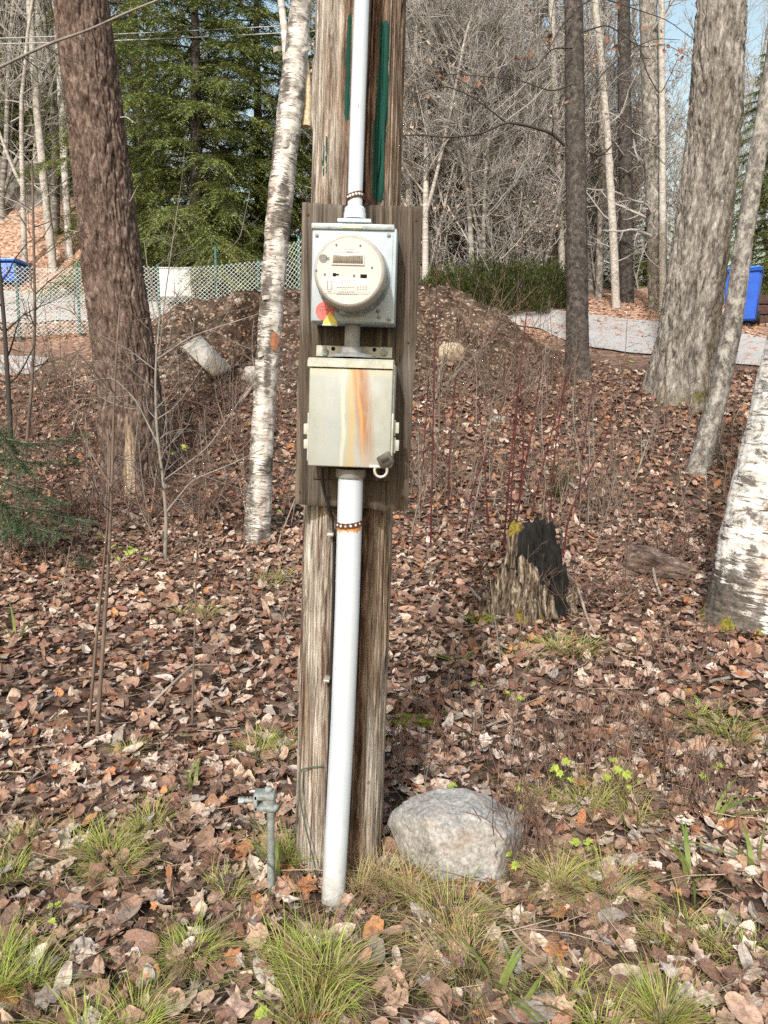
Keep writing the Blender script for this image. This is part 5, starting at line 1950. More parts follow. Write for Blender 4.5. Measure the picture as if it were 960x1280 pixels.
def normals(x, y, gf=ground):
    e = .05
    dx = (gf(x + e, y) - gf(x - e, y)) / (2 * e)
    dy = (gf(x, y + e) - gf(x, y - e)) / (2 * e)
    n = np.stack([-dx, -dy, np.ones_like(dx)], 1)
    return n / np.linalg.norm(n, axis=1)[:, None]

def frames(N, rng, tilt):
    n = len(N)
    Z = N + rng.normal(size=(n, 3)) * (tilt * rng.uniform(.3, 2.1, (n, 1)))
    flip = rng.rand(n) < .3
    Z /= np.linalg.norm(Z, axis=1)[:, None]
    a = rng.normal(size=(n, 3))
    X = np.cross(a, Z)
    X /= np.linalg.norm(X, axis=1)[:, None]
    Y = np.cross(Z, X)
    return np.stack([X, Y, Z], -1)                           # columns are the axes

def scatter(b, pos, size, colr, R, bases, rng):
    ids = rng.randint(len(bases), size=len(pos))
    for k, (V, F, uv) in enumerate(bases):
        s = np.where(ids == k)[0]
        if not len(s):
            continue
        W_ = np.einsum('nij,vj->nvi', R[s], V) * size[s][:, None, None] + pos[s][:, None]
        nv = len(V)
        FF = (F[None] + (np.arange(len(s)) * nv)[:, None, None]).reshape(-1, 3)
        C = np.repeat(colr[s], nv, 0)
        b.add(W_.reshape(-1, 3), FF, Col=C, luv=np.tile(uv, (len(s), 1)))

LEAF_RNG = np.random.RandomState(21)
def kinds(rng, n, hi):
    out = []
    for i in range(n):
        kd = ('maple', 'maple', 'oval', 'maple', 'oval', 'long')[i % 6]
        out.append(leaf_base(kd, rng, hi))
    return out
HI = kinds(LEAF_RNG, 30, True)
LO = kinds(LEAF_RNG, 18, False)

def blocked(x, y):
    """keep leaves out of the pole, conduit and boulder"""
    q = ((x + .115) ** 2 + (y - 2.09) ** 2 < .118 ** 2) | ((x + .13) ** 2 + (y - 1.87) ** 2 < .034 ** 2)
    return q | (((x - .19) / .15) ** 2 + ((y - 2.10) / .12) ** 2 < 1)

def make_litter():
    rng = LEAF_RNG
    def zone(y0, y1, dens, hi, size, w, name, label, tilt, lift, gf=ground, xr=None):
        kx = .64
        area = (kx * (y1 ** 2 - y0 ** 2)) + 1.3 * (y1 - y0)
        n = int(area * dens)
        y = np.sqrt(rng.uniform(y0 ** 2, y1 ** 2, n))
        x = rng.uniform(-1, 1, n) * (kx * y + .65)
        keep = ~blocked(x, y)
        # thin patches where earth shows
        keep &= (mound_h(x, y) < .10) | (rng.rand(n) < .03)
        keep &= (noise3(x * 2.1, y * 2.1, 9.9) > -.62) | (rng.rand(n) < .45)
        x, y = x[keep], y[keep]
        n = len(x)
        z = gf(x, y) + rng.uniform(-.004, lift, n)
        pos = np.stack([x, y, z], 1)
        col = palette(n, rng, w)
        tone = 1 + .22 * noise3(x * .9, y * .9, 4.0)
        col = col * tone[:, None]
        R = frames(normals(x, y, gf), rng, tilt)
        b = MB()
        scatter(b, pos, size[0] + (size[1] - size[0]) * rng.rand(n) ** 1.6, col, R, HI if hi else LO, rng)
        o = b.build(name, MT['leaf'], smooth=None)
        return stuff(o, label, 'leaf litter')
    near = {'pale': 2.8, 'tan': 3.8, 'brown': 2.9, 'dark': 1.6, 'orange': .5, 'red': .8, 'grey': 1.0}
    mid = {'pale': 2.4, 'tan': 3.2, 'brown': 3.4, 'dark': 1.6, 'orange': .4, 'red': 2.2, 'grey': .6}
    far = {'pale': 1.3, 'tan': 3.0, 'brown': 3.2, 'dark': 1.2, 'orange': .8, 'red': 3.0, 'grey': .3}
    zone(.9, 2.9, 1200, True, (.030, .100), near, 'leaf_litter', 'dry brown and tan fallen leaves covering the ground round the pole', .30, .022)
    zone(2.9, 6.2, 850, False, (.040, .110), mid, 'leaf_litter', 'reddish brown fallen leaves carpeting the woodland floor about the stump', .34, .03)
    zone(6.2, 9.9, 430, False, (.045, .12), far, 'leaf_litter', 'rusty fallen leaves covering the slope below the earth mound', .34, .035)
    zone(12.2, 16.5, 75, False, (.07, .13), {'orange': 2, 'tan': 4, 'pale': 2, 'brown': 1}, 'leaf_litter', 'orange tan fallen leaves strewn beyond the driveway', .25, .02)
    # sparser leaves on the mound
    n = 650
    x = rng.uniform(-4.2, 3.0, n)
    y = rng.uniform(9.3, 11.6, n)
    z = ground(x, y) + .02
    b = MB()
    keep = (mound_h(x, y) < .35) | (rng.rand(n) < .45)
    x, y, z = x[keep], y[keep], z[keep]
    n = len(x)
    scatter(b, np.stack([x, y, z], 1), rng.uniform(.05, .10, n), palette(n, rng, {'tan': 3, 'brown': 3, 'red': 2, 'pale': 1.2, 'dark': 2}), frames(normals(x, y), rng, .35), LO, rng)
    stuff(b.build('leaf_litter', MT['leaf']), 'scattered dead leaves and bits on the earth mound', 'leaf litter')
make_litter()

def make_twig_litter():
    rng = np.random.RandomState(33)
    b = MB()
    for k in range(2600):
        y = math.sqrt(rng.uniform(1.0, 64.0))
        x = rng.uniform(-1, 1) * (.6 * y + .5)
        if blocked(np.array([x]), np.array([y]))[0]:
            continue
        z = float(np.interp(y, _PY, _PZ)) + .03
        a = rng.uniform(0, 6.28)
        l = rng.uniform(.04, .22)
        p0 = np.array([x, y, z])
        d = np.array([math.cos(a), math.sin(a), rng.normal() * .12])
        p1 = p0 + d * l
        p1[2] = max(p1[2], float(np.interp(p1[1], _PY, _PZ)) + .012)
        mid = (p0 + p1) / 2 + rng.normal(size=3) * l * .06
        V, F = tubeF([p0, mid, p1], [.0019, .0016, .001], 3)
        b.add(V, F, Col=np.tile(np.array([.30, .235, .18]) * rng.uniform(.3, 1.6), (len(V), 1)))
    stuff(b.build('twig_litter', MT['stalk'], smooth=180), 'small broken twigs strewn through the fallen leaves', 'twigs')
make_twig_litter()

def make_single_leaves():
    rng = np.random.RandomState(5)
    names = {'pale': 'crisp pale buff fallen leaf lying on top of the litter before the pole', 'tan': 'pinkish tan fallen leaf lying on top of the litter before the pole',
             'brown': 'curled brown fallen leaf lying on top of the litter before the pole', 'orange': 'bright orange fallen leaf lying on top of the litter before the pole',
             'dark': 'dark chocolate fallen leaf lying on top of the litter before the pole', 'grey': 'faded grey fallen leaf lying on top of the litter before the pole'}
    wts = {'pale': 70, 'tan': 90, 'brown': 70, 'orange': 18, 'dark': 24, 'grey': 26}
    meshes = {}
    for k in names:
        meshes[k] = []
        for q in range(6):
            V, F, uv = HI[rng.randint(len(HI))]
            col = np.tile(np.array(PAL[k][q % len(PAL[k])]) * rng.uniform(.88, 1.15), (len(V), 1))
            me = MB().add(V, F, Col=col, luv=uv).mesh('fallen_leaf')
            me.materials.append(MT['leaf'])
            meshes[k].append(me)
    for k, cnt in wts.items():
        for q in range(cnt):
            for tries in range(20):
                py = rng.uniform(905, 1290)
                px = rng.uniform(-10, 970)
                p = hit(px, py, 1.2)
                if not blocked(p[0:1], p[1:2])[0]:
                    break
            o = bpy.data.objects.new('fallen_leaf', meshes[k][rng.randint(6)])
            R = frames(normals(p[0:1], p[1:2]), rng, .28)[0]
            M = Matrix([[*R[0], 0], [*R[1], 0], [*R[2], 0], [0, 0, 0, 1]])
            s = rng.uniform(.05, .105)
            o.matrix_world = Matrix.Translation((p[0], p[1], p[2] + rng.uniform(.012, .026))) @ M @ Matrix.Diagonal((s, s, s, 1))
            COL.objects.link(o)
            tag(o, names[k], 'leaf', 'loose fallen leaves before the pole')
make_single_leaves()

# ------------------------------------------------------------------ grass
def blades(b, c, n, h, spread, rng, green, straw, lean=.5, width=.0021, gf=ground):
    a = rng.uniform(0, 2 * np.pi, n)
    rr = spread * np.sqrt(rng.rand(n)) * .55
    x, y = c[0] + rr * np.cos(a), c[1] + rr * np.sin(a)
    z = gf(x, y) - .005
    hh = h * rng.uniform(.45, 1.1, n)
    da = a + rng.normal(0, .7, n)
    ln = lean * rng.uniform(.35, 1.5, n) * hh * (1.0 + .6 * rr / spread)
    t = np.array([0, .35, .7, 1.0])
    wv = np.array([1.0, .9, .6, .08])
    st = rng.rand(n) < straw
    c0 = np.where(st[:, None], np.array([.40, .30, .15]), np.array([.34, .33, .12])) * rng.uniform(.75, 1.2, (n, 1))
    c1 = np.where(st[:, None], np.array([.52, .41, .22]), np.array(green)) * rng.uniform(.7, 1.25, (n, 1))
    px = x[:, None] + np.cos(da)[:, None] * ln[:, None] * t ** 1.7
    py = y[:, None] + np.sin(da)[:, None] * ln[:, None] * t ** 1.7
    pz = z[:, None] + hh[:, None] * (t - .38 * t ** 2.4 * np.minimum(1.5, ln / hh)[:, None])
    pa = rng.uniform(0, np.pi, n)
    wx, wy = np.cos(pa)[:, None] * wv * width, np.sin(pa)[:, None] * wv * width
    Lf = np.stack([px - wx, py - wy, pz], -1)
    Rt = np.stack([px + wx, py + wy, pz], -1)
    V = np.stack([Lf, Rt], 2).reshape(n, 8, 3)
    F = np.array([[0, 1, 3, 2], [2, 3, 5, 4], [4, 5, 7, 6]])
    FF = (F[None] + (np.arange(n) * 8)[:, None, None]).reshape(-1, 4)
    tt = np.repeat(t, 2)[None, :, None]
    C = c0[:, None] * (1 - tt ** .7) + c1[:, None] * tt ** .7
    b.add(V.reshape(-1, 3), FF, Col=C.reshape(-1, 3))

GREEN = (.36, .47, .075)
def make_grass():
    rng = np.random.RandomState(8)
    T = [  # px, py, n, height px, spread px, straw, lean, label
        (150, 1085, 330, 70, 60, .28, .7, 'bushy pale green grass tuft well out beside the grounding rod'),
        (180, 1052, 120, 50, 34, .35, .7, 'small yellowish grass tuft behind the bushy pale green tuft'),
        (40, 1052, 90, 44, 30, .3, .6, 'small sparse grass tuft among curled leaves'),
        (12, 1100, 150, 62, 40, .2, .6, 'upright grass tuft near a pale curled leaf'),
        (18, 1235, 330, 90, 56, .18, .6, 'thick bright green grass tuft'),
        (208, 1208, 260, 72, 56, .22, .7, 'spreading green grass tuft among tan leaves'),
        (378, 1240, 560, 105, 80, .20, .7, 'large lush green grass tuft in front of the white conduit foot'),
        (125, 1290, 320, 78, 66, .22, .7, 'low fresh green grass tuft'),
        (325, 935, 130, 50, 40, .25, .6, 'small green grass tuft behind the grounding rod'),
        (165, 945, 70, 34, 30, .3, .6, 'thin little grass tuft deep in the leaf litter'),
        (357, 1078, 150, 74, 30, .30, .5, 'grass tuft between the grounding rod and the pole'),
        (275, 1120, 90, 40, 36, .35, .8, 'flattened yellow green grass beside the grounding rod'),
        (560, 1150, 420, 78, 100, .55, .9, 'sprawling half dry grass below the granite boulder'),
        (470, 1110, 230, 78, 50, .85, .9, 'straw coloured dry grass between conduit and boulder'),
        (748, 1118, 330, 84, 66, .38, .8, 'arching green and straw grass tuft beyond the boulder'),
        (768, 1262, 420, 96, 62, .14, .55, 'dense upright bright green grass tuft'),
        (768, 1022, 220, 72, 60, .35, .8, 'green grass tuft under the lime maple seedling'),
        (842, 1188, 170, 64, 44, .30, .7, 'olive green grass tuft among pale leaves'),
        (695, 812, 170, 44, 60, .15, .9, 'flattened dark green grass at the foot of the stump'),
        (905, 910, 170, 54, 60, .30, .9, 'loose green grass beneath the leaning birch'),
        (690, 1010, 110, 60, 40, .6, .8, 'dry tawny grass behind the granite boulder'),
        (250, 770, 60, 34, 30, .3, .8, 'wispy grass tuft below the slender birch'),
        (560, 905, 60, 32, 40, .3, .8, 'wispy grass beside the pole in the litter'),
        (345, 730, 60, 34, 26, .2, .8, 'thin green grass at the foot of the slender birch'),
        (940, 1195, 120, 60, 40, .2, .8, 'dark green grass tuft in thick pale litter'),
    ]
    for px, py, n, h, sp, straw, lean, lab in T:
        c = hit(px, py)
        m_ = mpp(px, py, c[1])
        b = MB()
        k = 3 + rng.randint(3)
        wts = rng.dirichlet([2.0] * k)
        for q in range(k):                                   # a tuft is several uneven clumps that lean together
            off = rng.normal(size=2) * sp * m_ * .42
            cc = np.array([c[0] + off[0], c[1] + off[1] * .8, c[2]])
            hq = h * m_ * rng.uniform(.5, .92)
            blades(b, cc, max(8, int(n * 1.5 * wts[q])), hq, sp * m_ * rng.uniform(.35, .75), rng, np.array(GREEN) * rng.uniform(.75, 1.15), np.clip(straw + rng.uniform(-.05, .3), 0, 1), lean * rng.uniform(.8, 1.5), width=.00125 * max(1, c[1] / 2.2))
            blades(b, cc, max(6, int(n * .9 * wts[q])), hq * .6, sp * m_, rng, np.array(GREEN), min(1, straw + .5), 1.9, width=.0011 * max(1, c[1] / 2.2))
        o = b.build('grass_tuft', MT['blade'], origin=c)
        tag(o, lab, 'grass')
    # broad strap leaves
    for px, py, n, h, lab in ((622, 1245, 9, 95, 'dark green strap-leaved plant among the foremost leaves'), (650, 1262, 6, 70, 'smaller strap-leaved plant with yellow tips'), (868, 1105, 8, 90, 'strap-leaved plant with a yellowing blade'), (945, 1090, 6, 80, 'strap-leaved plant under an orange leaf'), (895, 1030, 6, 60, 'strap-leaved plant beneath dry weed stems'), (350, 1110, 4, 60, 'yellow green strap leaves at the foot of the grounding rod'), (20, 800, 5, 55, 'pale strap leaves in the litter below the hemlock bough'), (575, 830, 5, 45, 'strap leaves in the litter before the stump'), (240, 985, 5, 46, 'bent strap leaves among curled brown leaves')):
        c = hit(px, py)
        m_ = mpp(px, py, c[1])
        b = MB()
        blades(b, c, n, h * m_, 16 * m_, rng, (.10, .19, .03), .12, 1.0, width=.0075)
        tag(b.build('strap_plant', MT['blade'], origin=c), lab, 'plant')
    # the low green fuzz under the litter, nobody could count it
    b = MB()
    for k in range(260):
        px, py = rng.uniform(0, 960), rng.uniform(840, 1285)
        c = hit(px, py)
        blades(b, c, rng.randint(4, 16), .045, .05, rng, np.array((.16, .22, .045)), .45, 1.3, width=.0017)
    stuff(b.build('grass_fringe', MT['blade']), 'thin sprinkle of short grass blades through the litter', 'grass')
make_grass()

# ------------------------------------------------------------------ green seedlings and little herbs
def seedling(px, py, h, leaves, lab, col, size=.045, cat='seedling', seed=0):
    rng = np.random.RandomState(seed)
    base = hit(px, py)
    m_ = mpp(px, py, base[1])
    r = thing('maple_seedling', lab, cat, base)
    top = base + np.array([rng.uniform(-.02, .02), 0, h * m_])
    mid = (base + top) / 2 + np.array([rng.uniform(-.015, .015), 0, 0])
    b = MB().add(*tubeF([base - [0, 0, .01], mid, top], [.0026, .002, .0014], 5))
    ends = []
    for i in range(leaves):
        t = rng.uniform(.45, 1.0)
        p0 = base * (1 - t) + top * t
        a = rng.uniform(0, 2 * np.pi)
        e = p0 + np.array([math.cos(a), math.sin(a), .35]) * size * rng.uniform(.5, 1.1)
        b.add(*tubeF([p0, (p0 + e) / 2 + [0, 0, .004], e], .0009, 3))
        ends.append((e, a))
    b.build('stem', MT['brown_stem'], r)
    for e, a in ends:
        V, F, uv = leaf_base('maple', rng, True, curl=.5)
        s = size * rng.uniform(.7, 1.25)
        Z = np.array([math.cos(a) * .4 + rng.normal() * .25, math.sin(a) * .4 - .35, 1.0])
        Z /= np.linalg.norm(Z)
        Yv = np.array([math.cos(a), math.sin(a), 0.0])
        Yv -= Z * Yv.dot(Z)
        Yv /= np.linalg.norm(Yv)
        R = np.stack([np.cross(Yv, Z), Yv, Z], 1)
        c = np.tile(np.array(col) * rng.uniform(.85, 1.2), (len(V), 1))
        MB().add((V * s) @ R.T + e, F, Col=c, luv=uv).build('leaf', MT['green_leaf'], r)
LIME = (.38, .46, .07)
for i, (px, py, h, n, lab, sz) in enumerate((
        (772, 1012, 62, 5, 'lime green maple seedling rising from a grass tuft', .042),
        (735, 1092, 34, 4, 'lime maple seedling spreading low over arching grass', .04),
        (700, 1020, 74, 6, 'tall lime maple seedling behind the granite boulder', .036),
        (655, 1030, 52, 4, 'yellow green seedling touching the granite boulder', .032),
        (640, 1105, 40, 3, 'small yellow green sprig in front of the boulder edge', .03),
        (880, 990, 40, 4, 'lime sprig among brown weed stems', .036),
        (150, 720, 34, 5, 'low lime green plant below the brown furrowed trunk', .075),
        (175, 716, 26, 5, 'spreading lime green plant beside the grey sapling foot', .08),
        (130, 690, 26, 4, 'pale green sprig under the hemlock bough', .06),
        (225, 600, 40, 4, 'yellow green sprig beside the grey forked sapling', .09),
        (680, 470, 60, 4, 'lime leaves on a thin stem in front of the slim dark trunk', .075),
        (790, 480, 40, 3, 'few lime leaves on a stem before the broad grey trunk', .08),
        (335, 668, 30, 2, 'single yellowing leaf sprig before the slender birch', .075),
        (640, 900, 40, 4, 'pale lime sprig in the litter below the stump', .04),
        (560, 1000, 20, 3, 'tiny yellow green sprig behind the boulder', .03),
        (330, 1275, 26, 3, 'tiny fresh sprig beside the large lush grass tuft', .03),
        (60, 1160, 24, 4, 'small round-leaved green herb among tan leaves', .026),
        (600, 880, 30, 3, 'little green sprig beside moss near the pole', .034))):
    seedling(px, py, h, n, lab, LIME, sz, seed=40 + i)

# moss patch and small yew-like tuft
for px, py, w, h, lab in ((512, 905, 60, 12, 'yellow green moss cushion beside the pole'), (600, 775, 40, 10, 'mossy patch at the foot of the stump')):
    c = hit(px, py)
    m_ = mpp(px, py, c[1])
    V, F = rock_mesh(c, (w / 2 * m_, .07, h * m_ * .9), 4.0, [((0, 0, 1), .8)], 4, .35)
    tag(MB().add(V, F).build('moss_cushion', MT['moss'], origin=c, smooth=180), lab, 'moss')
# ------------------------------------------------------------------ bare trees of the thicket
def bare_tree(seed, H, r0, nb=(16, 7, 4), fork=0, lean=0.0, first=.2, spread=.8, twig_min=.0035, leaves=0, sides=(7, 4, 3)):
    """returns trunk MB, crown MB, leaf MB in local coordinates (foot at the origin)"""
    rng = np.random.RandomState(seed)
    tb, cb, lb = MB(), MB(), MB()
    stems = []
    n = 14
    d = np.array([lean * rng.uniform(-1, 1), lean * rng.uniform(-1, 1), 1.0])
    def stem_path(p, d, Ln, r, wander=.045):
        pts = [np.array(p, float)]
        for i in range(n):
            d = d + rng.normal(size=3) * wander
            d[2] += .03
            d = d / np.linalg.norm(d)
            pts.append(pts[-1] + d * Ln / n)
        return np.array(pts), r * np.linspace(1, .22, n + 1) ** 1.1
    p, r = stem_path((0, 0, -.15), d, H, r0)
    stems.append((p, r))
    for f in range(fork):
        i = rng.randint(1, 6)
        a = rng.uniform(0, 2 * np.pi)
        q, s = stem_path(p[i], np.array([math.cos(a) * .35, math.sin(a) * .35, 1.0]), H * rng.uniform(.55, .8), r[i] * .7)
        stems.append((q, s))
    leaf_at = []
    for (p, r) in stems:
        tb.add(*tubeF(p, r, sides[0]), bk=np.repeat(p, sides[0], 0))
        L_ = np.linalg.norm(p[-1] - p[0])
        for k in range(nb[0]):
            t = first + (1 - first) * rng.rand() ** .9
            i = min(int(t * n), n - 1)
            a = rng.uniform(0, 2 * np.pi)
            e = rng.uniform(.1, 1.1)
            dd = np.array([math.cos(a) * spread, math.sin(a) * spread, e])
            bl = L_ * rng.uniform(.14, .32) * (1.15 - .6 * t)
            q, s = limb(p[i] + (p[i + 1] - p[i]) * rng.rand(), dd, bl, max(r[i] * .38, twig_min * 1.6), rng, 6, .14, .04)
            s = np.maximum(s, twig_min)
            cb.add(*tubeF(q, s, sides[1]))
            for k2 in range(nb[1]):
                i2 = rng.randint(1, 6)
                v = rng.normal(size=3)
                v[2] = abs(v[2]) * .6
                d2 = (q[i2] - q[i2 - 1]) / np.linalg.norm(q[i2] - q[i2 - 1]) * .7 + v / np.linalg.norm(v) * .8
                l2 = bl * rng.uniform(.25, .55)
                q2, s2 = limb(q[i2], d2, l2, max(s[i2] * .6, twig_min), rng, 4, .16, .03)
                s2 = np.maximum(s2, twig_min * .9)
                cb.add(*tubeF(q2, s2, sides[2]))
                leaf_at.append(q2[-1])
                for k3 in range(nb[2]):
                    i3 = rng.randint(1, 4)
                    v = rng.normal(size=3)
                    d3 = (q2[i3] - q2[i3 - 1]) / np.linalg.norm(q2[i3] - q2[i3 - 1]) * .7 + v / np.linalg.norm(v) * .8
                    q3, s3 = limb(q2[i3], d3, l2 * rng.uniform(.3, .6), twig_min * .8, rng, 3, .18, .02)
                    s3 = np.maximum(s3, twig_min * .6)
                    cb.add(*tubeF(q3, s3, sides[2]))
                    leaf_at.append(q3[-1])
    if leaves:
        idx = rng.choice(len(leaf_at), min(leaves, len(leaf_at)), replace=False)
        pos = np.array([leaf_at[i] for i in idx])
        nn = len(pos)
        R = frames(np.tile([[.0, -.5, .6]], (nn, 1)), rng, .9)
        scatter(lb, pos, rng.uniform(.05, .1, nn), palette(nn, rng, {'tan': 1.5, 'pale': 4, 'grey': 1, 'brown': .6}), R, LO, rng)
    return tb, cb, lb

def proto(name, label, cat, group, parts, mats):
    r = bpy.data.objects.new(name, None)
    COL.objects.link(r)
    tag(r, label, cat, group)
    ORG[r.name] = np.zeros(3)
    for nm, b, m in zip(('trunk', 'crown', 'leaves'), parts, mats):
        if b is not None and b.n:
            b.build(nm, m, r, smooth=180 if nm != 'leaves' else None)
    return r

class Planter:
    def __init__(self):
        self.first = {}
    def put(self, pr, loc, rz, sc, label=None):
        if pr.name not in self.first:
            self.first[pr.name] = 1
            pr.location, pr.rotation_euler, pr.scale = loc, (0, 0, rz), (sc, sc, sc)
            if label:
                pr['label'] = label
            return pr
        return copy_tree(pr, loc, rz, sc, label)
PL = Planter()

GROUP_T = 'bare trees of the thicket behind the mound'
LAB_T = {'pale': 'pale slender leafless tree in the thicket behind the mound', 'grey': 'grey twiggy leafless tree in the thicket behind the mound', 'leafy': 'twiggy tree with papery tan leaves in the thicket behind the mound'}
protos = []
for i in range(7):
    kind = ('pale', 'grey', 'leafy', 'pale', 'grey', 'leafy', 'grey')[i]
    H = (9.5, 8.0, 6.0, 11.0, 9.0, 5.0, 6.5)[i]
    tb, cb, lb = bare_tree(100 + i, H, (.075, .07, .05, .09, .085, .045, .055)[i], (21, 8, 3), fork=(1, 2, 3, 0, 1, 3, 3)[i], lean=(.08, .15, .3, .05, .1, .35, .3)[i], first=(.14, .10, .06, .2, .15, .05, .05)[i], leaves=1500 if kind == 'leafy' else 0, twig_min=.0055)
    mt = {'pale': (MT['bark_pale'], MT['bark_pale']), 'grey': (MT['bark_lichen'], MT['twig_grey']), 'leafy': (MT['bark_lichen'], MT['twig_grey'])}[kind]
    protos.append((proto('bare_tree', LAB_T[kind], 'tree', GROUP_T, (tb, cb, lb), (mt[0], mt[1], MT['leaf'])), kind))

LAB_T['shrub'] = 'many-stemmed pale twiggy shrub in the thicket behind the mound'
for i in range(3):
    tb, cb, lb = bare_tree(150 + i, 5.2, .024, (13, 6, 3), fork=8, lean=.25, first=.04, spread=.7, twig_min=.0052, leaves=500 if i == 1 else 0, sides=(5, 3, 3))
    protos.append((proto('twiggy_shrub', LAB_T['shrub'], 'shrub', GROUP_T, (tb, cb, lb), (MT['bark_pale'], MT['twig_grey'], MT['leaf'])), 'shrub'))
rngT = np.random.RandomState(31)
spots = []
for px, Y in ((508, 15.2), (532, 17.0), (556, 15.0), (575, 19.0), (590, 16.2), (612, 21), (628, 15.6), (648, 18.0), (664, 22), (684, 16.6), (545, 23), (600, 25), (640, 27), (520, 20.5), (690, 20), (570, 29), (745, 21), (765, 25), (845, 26), (660, 15.2), (610, 14.7), (530, 14.4), (470, 19), (430, 17), (488, 24), (735, 17.2), (760, 18.5), (515, 16), (540, 18.5), (585, 14.5), (600, 18), (622, 17), (672, 19), (650, 20.5), (560, 21), (700, 24), (720, 22), (680, 26), (530, 26), (930, 27), (885, 24), (960, 22), (1010, 26), (395, 21),
              (15, 18.5), (40, 17.0), (60, 20.0), (78, 18.0), (95, 22.0), (-20, 19.5), (5, 23), (120, 25), (-60, 21), (30, 26)):
    spots.append((px, Y))
n_tree = len(spots)
for q in range(34):
    spots.append((500 + q * 6.4 + rngT.uniform(-6, 6), rngT.uniform(14.6, 21)))
for px, Y in ((745, 17), (762, 20), (795, 18.5), (840, 19), (860, 21), (25, 20), (55, 22), (140, 21), (360, 20.5), (375, 23)):
    spots.append((px, Y))
for i, (px, Y) in enumerate(spots):
    pr, kind = protos[i % 7] if px > 130 else protos[(0, 3, 4)[i % 3]]
    if i >= n_tree:
        pr, kind = protos[7 + i % 3]
    x = (px - 480) / FPX * Y * .985
    z = float(ground0(x, Y))
    lab = LAB_T[kind] if px > 130 else ('pale twiggy shrub by the rock outcrop beyond the fence' if kind == 'shrub' else 'thin leafless tree standing by the rock outcrop beyond the fence')
    o = PL.put(pr, (x, Y, z), rngT.uniform(0, 6.28), rngT.uniform(.85, 1.2), lab)
    o['group'] = GROUP_T if px > 130 else 'bare trees beyond the fence'

# distinct trunks across the drive
def far_trunk(px0, py0, px1, w0, w1, Y, mat, lab, seed, crown='twig_grey', kink=0.0, top=-420):
    base = P(px0, py0, Y)
    base[2] = float(ground0(base[0], base[1]))
    m_ = mpp(px0, py0, Y)
    tp = P(px1 + (px1 - px0) * (-top / max(py0, 1)), top, Y)
    ctrl = []
    for t in np.linspace(0, 1, 8):
        c = base * (1 - t) + tp * t + np.array([kink * math.sin(t * 7 + seed), 0, 0])
        ctrl.append((c, (w0 * (1 - t) + w1 * t) / 2 * m_))
    ctrl[0] = (ctrl[0][0] - np.array([0, 0, .15]), ctrl[0][1])
    def extra(cb, C, R0, rng):
        for k in range(16):
            i = int(len(C) * rng.uniform(.12, .95))
            a = rng.uniform(0, 6.28)
            p, r = limb(C[i], (math.cos(a), math.sin(a), rng.uniform(-.1, .9)), rng.uniform(.5, 1.6), max(R0[i] * .22, .008), rng, 7, .15, .03)
            cb.add(*tubeF(p, np.maximum(r, .005), 4))
            add_side_twigs(cb, p, np.maximum(r, .005), rng, 6, .5, 1)
    tree_from('hardwood_tree', lab, ctrl, 32, .08, d_smooth(.010, seed), mat, .2, MT[crown], 0, seed, {'moss': lambda A, S, V: 0 * A}, extra=extra)
far_trunk(783, 392, 779, 17, 12, 15.5, MT['bark_dark'], 'straight dark trunk across the driveway among pale saplings', 31)
far_trunk(822, 392, 812, 24, 17, 14.6, MT['bark_lichen'], 'lichen-blotched grey trunk beside the broad ridged trunk', 33, kink=.03)
far_trunk(829, 385, 827, 8, 6, 14.3, MT['bark_pale'], 'straight pale tan sapling hugging the lichen-blotched trunk', 35)
far_trunk(773, 392, 742, 10, 6, 14.8, MT['bark_pale'], 'pale tan trunk leaning away from the dark straight trunk', 37, kink=.05)
far_trunk(748, 380, 752, 9, 7, 16.0, MT['bark_lichen'], 'thin grey trunk between the slim dark trunk and the tan one', 38, kink=.03)
far_trunk(705, 360, 690, 8, 6, 15.5, MT['bark_pale'], 'thin pale trunk behind the yew hedge end', 39)
far_trunk(622, 330, 632, 9, 6, 17.0, MT['bark_pale'], 'white barked trunk rising out of the thicket', 41)
far_trunk(596, 345, 570, 13, 8, 15.6, MT['bark_lichen'], 'crooked dark forked trunk at the hedge', 43, kink=.10)
far_trunk(85, 290, 70, 9, 7, 17.5, MT['birch_bark'], 'thin white birch beside the rock outcrop', 45)
far_trunk(64, 285, 38, 10, 6, 17.0, MT['bark_pale'], 'pale crooked trunk in front of the rock outcrop', 47, kink=.05)
far_trunk(960, 420, 952, 12, 10, 12.2, MT['bark_lichen'], 'thin mottled trunk beside the timber stack', 49, top=-200) if False else None

# far wooded hillside, reads as one mass
def far_woods():
    tb, cb, lb = bare_tree(300, 9.0, .10, (11, 4, 0), 1, .1, .15, twig_min=.018, sides=(5, 3, 3))
    b0V = np.concatenate(tb.V + cb.V)
    F0, n0 = [], 0
    F0 = np.concatenate(tb.F), np.concatenate(cb.F) + tb.n
    F0 = np.concatenate(F0)
    rng = np.random.RandomState(77)
    b = MB()
    for k in range(55):
        Y = rng.uniform(30, 75)
        x = rng.uniform(-.62, .62) * Y
        a = rng.uniform(0, 6.28)
        s = rng.uniform(.8, 1.4)
        c, sn = math.cos(a), math.sin(a)
        V = b0V * s
        V = np.stack([V[:, 0] * c - V[:, 1] * sn + x, V[:, 0] * sn + V[:, 1] * c + Y, V[:, 2] + float(ground0(x, Y))], 1)
        b.add(V, F0, bk=V)
    stuff(b.build('far_woods', MT['twig_grey'], smooth=180), 'grey leafless woods covering the far hillside', 'woods')
far_woods()

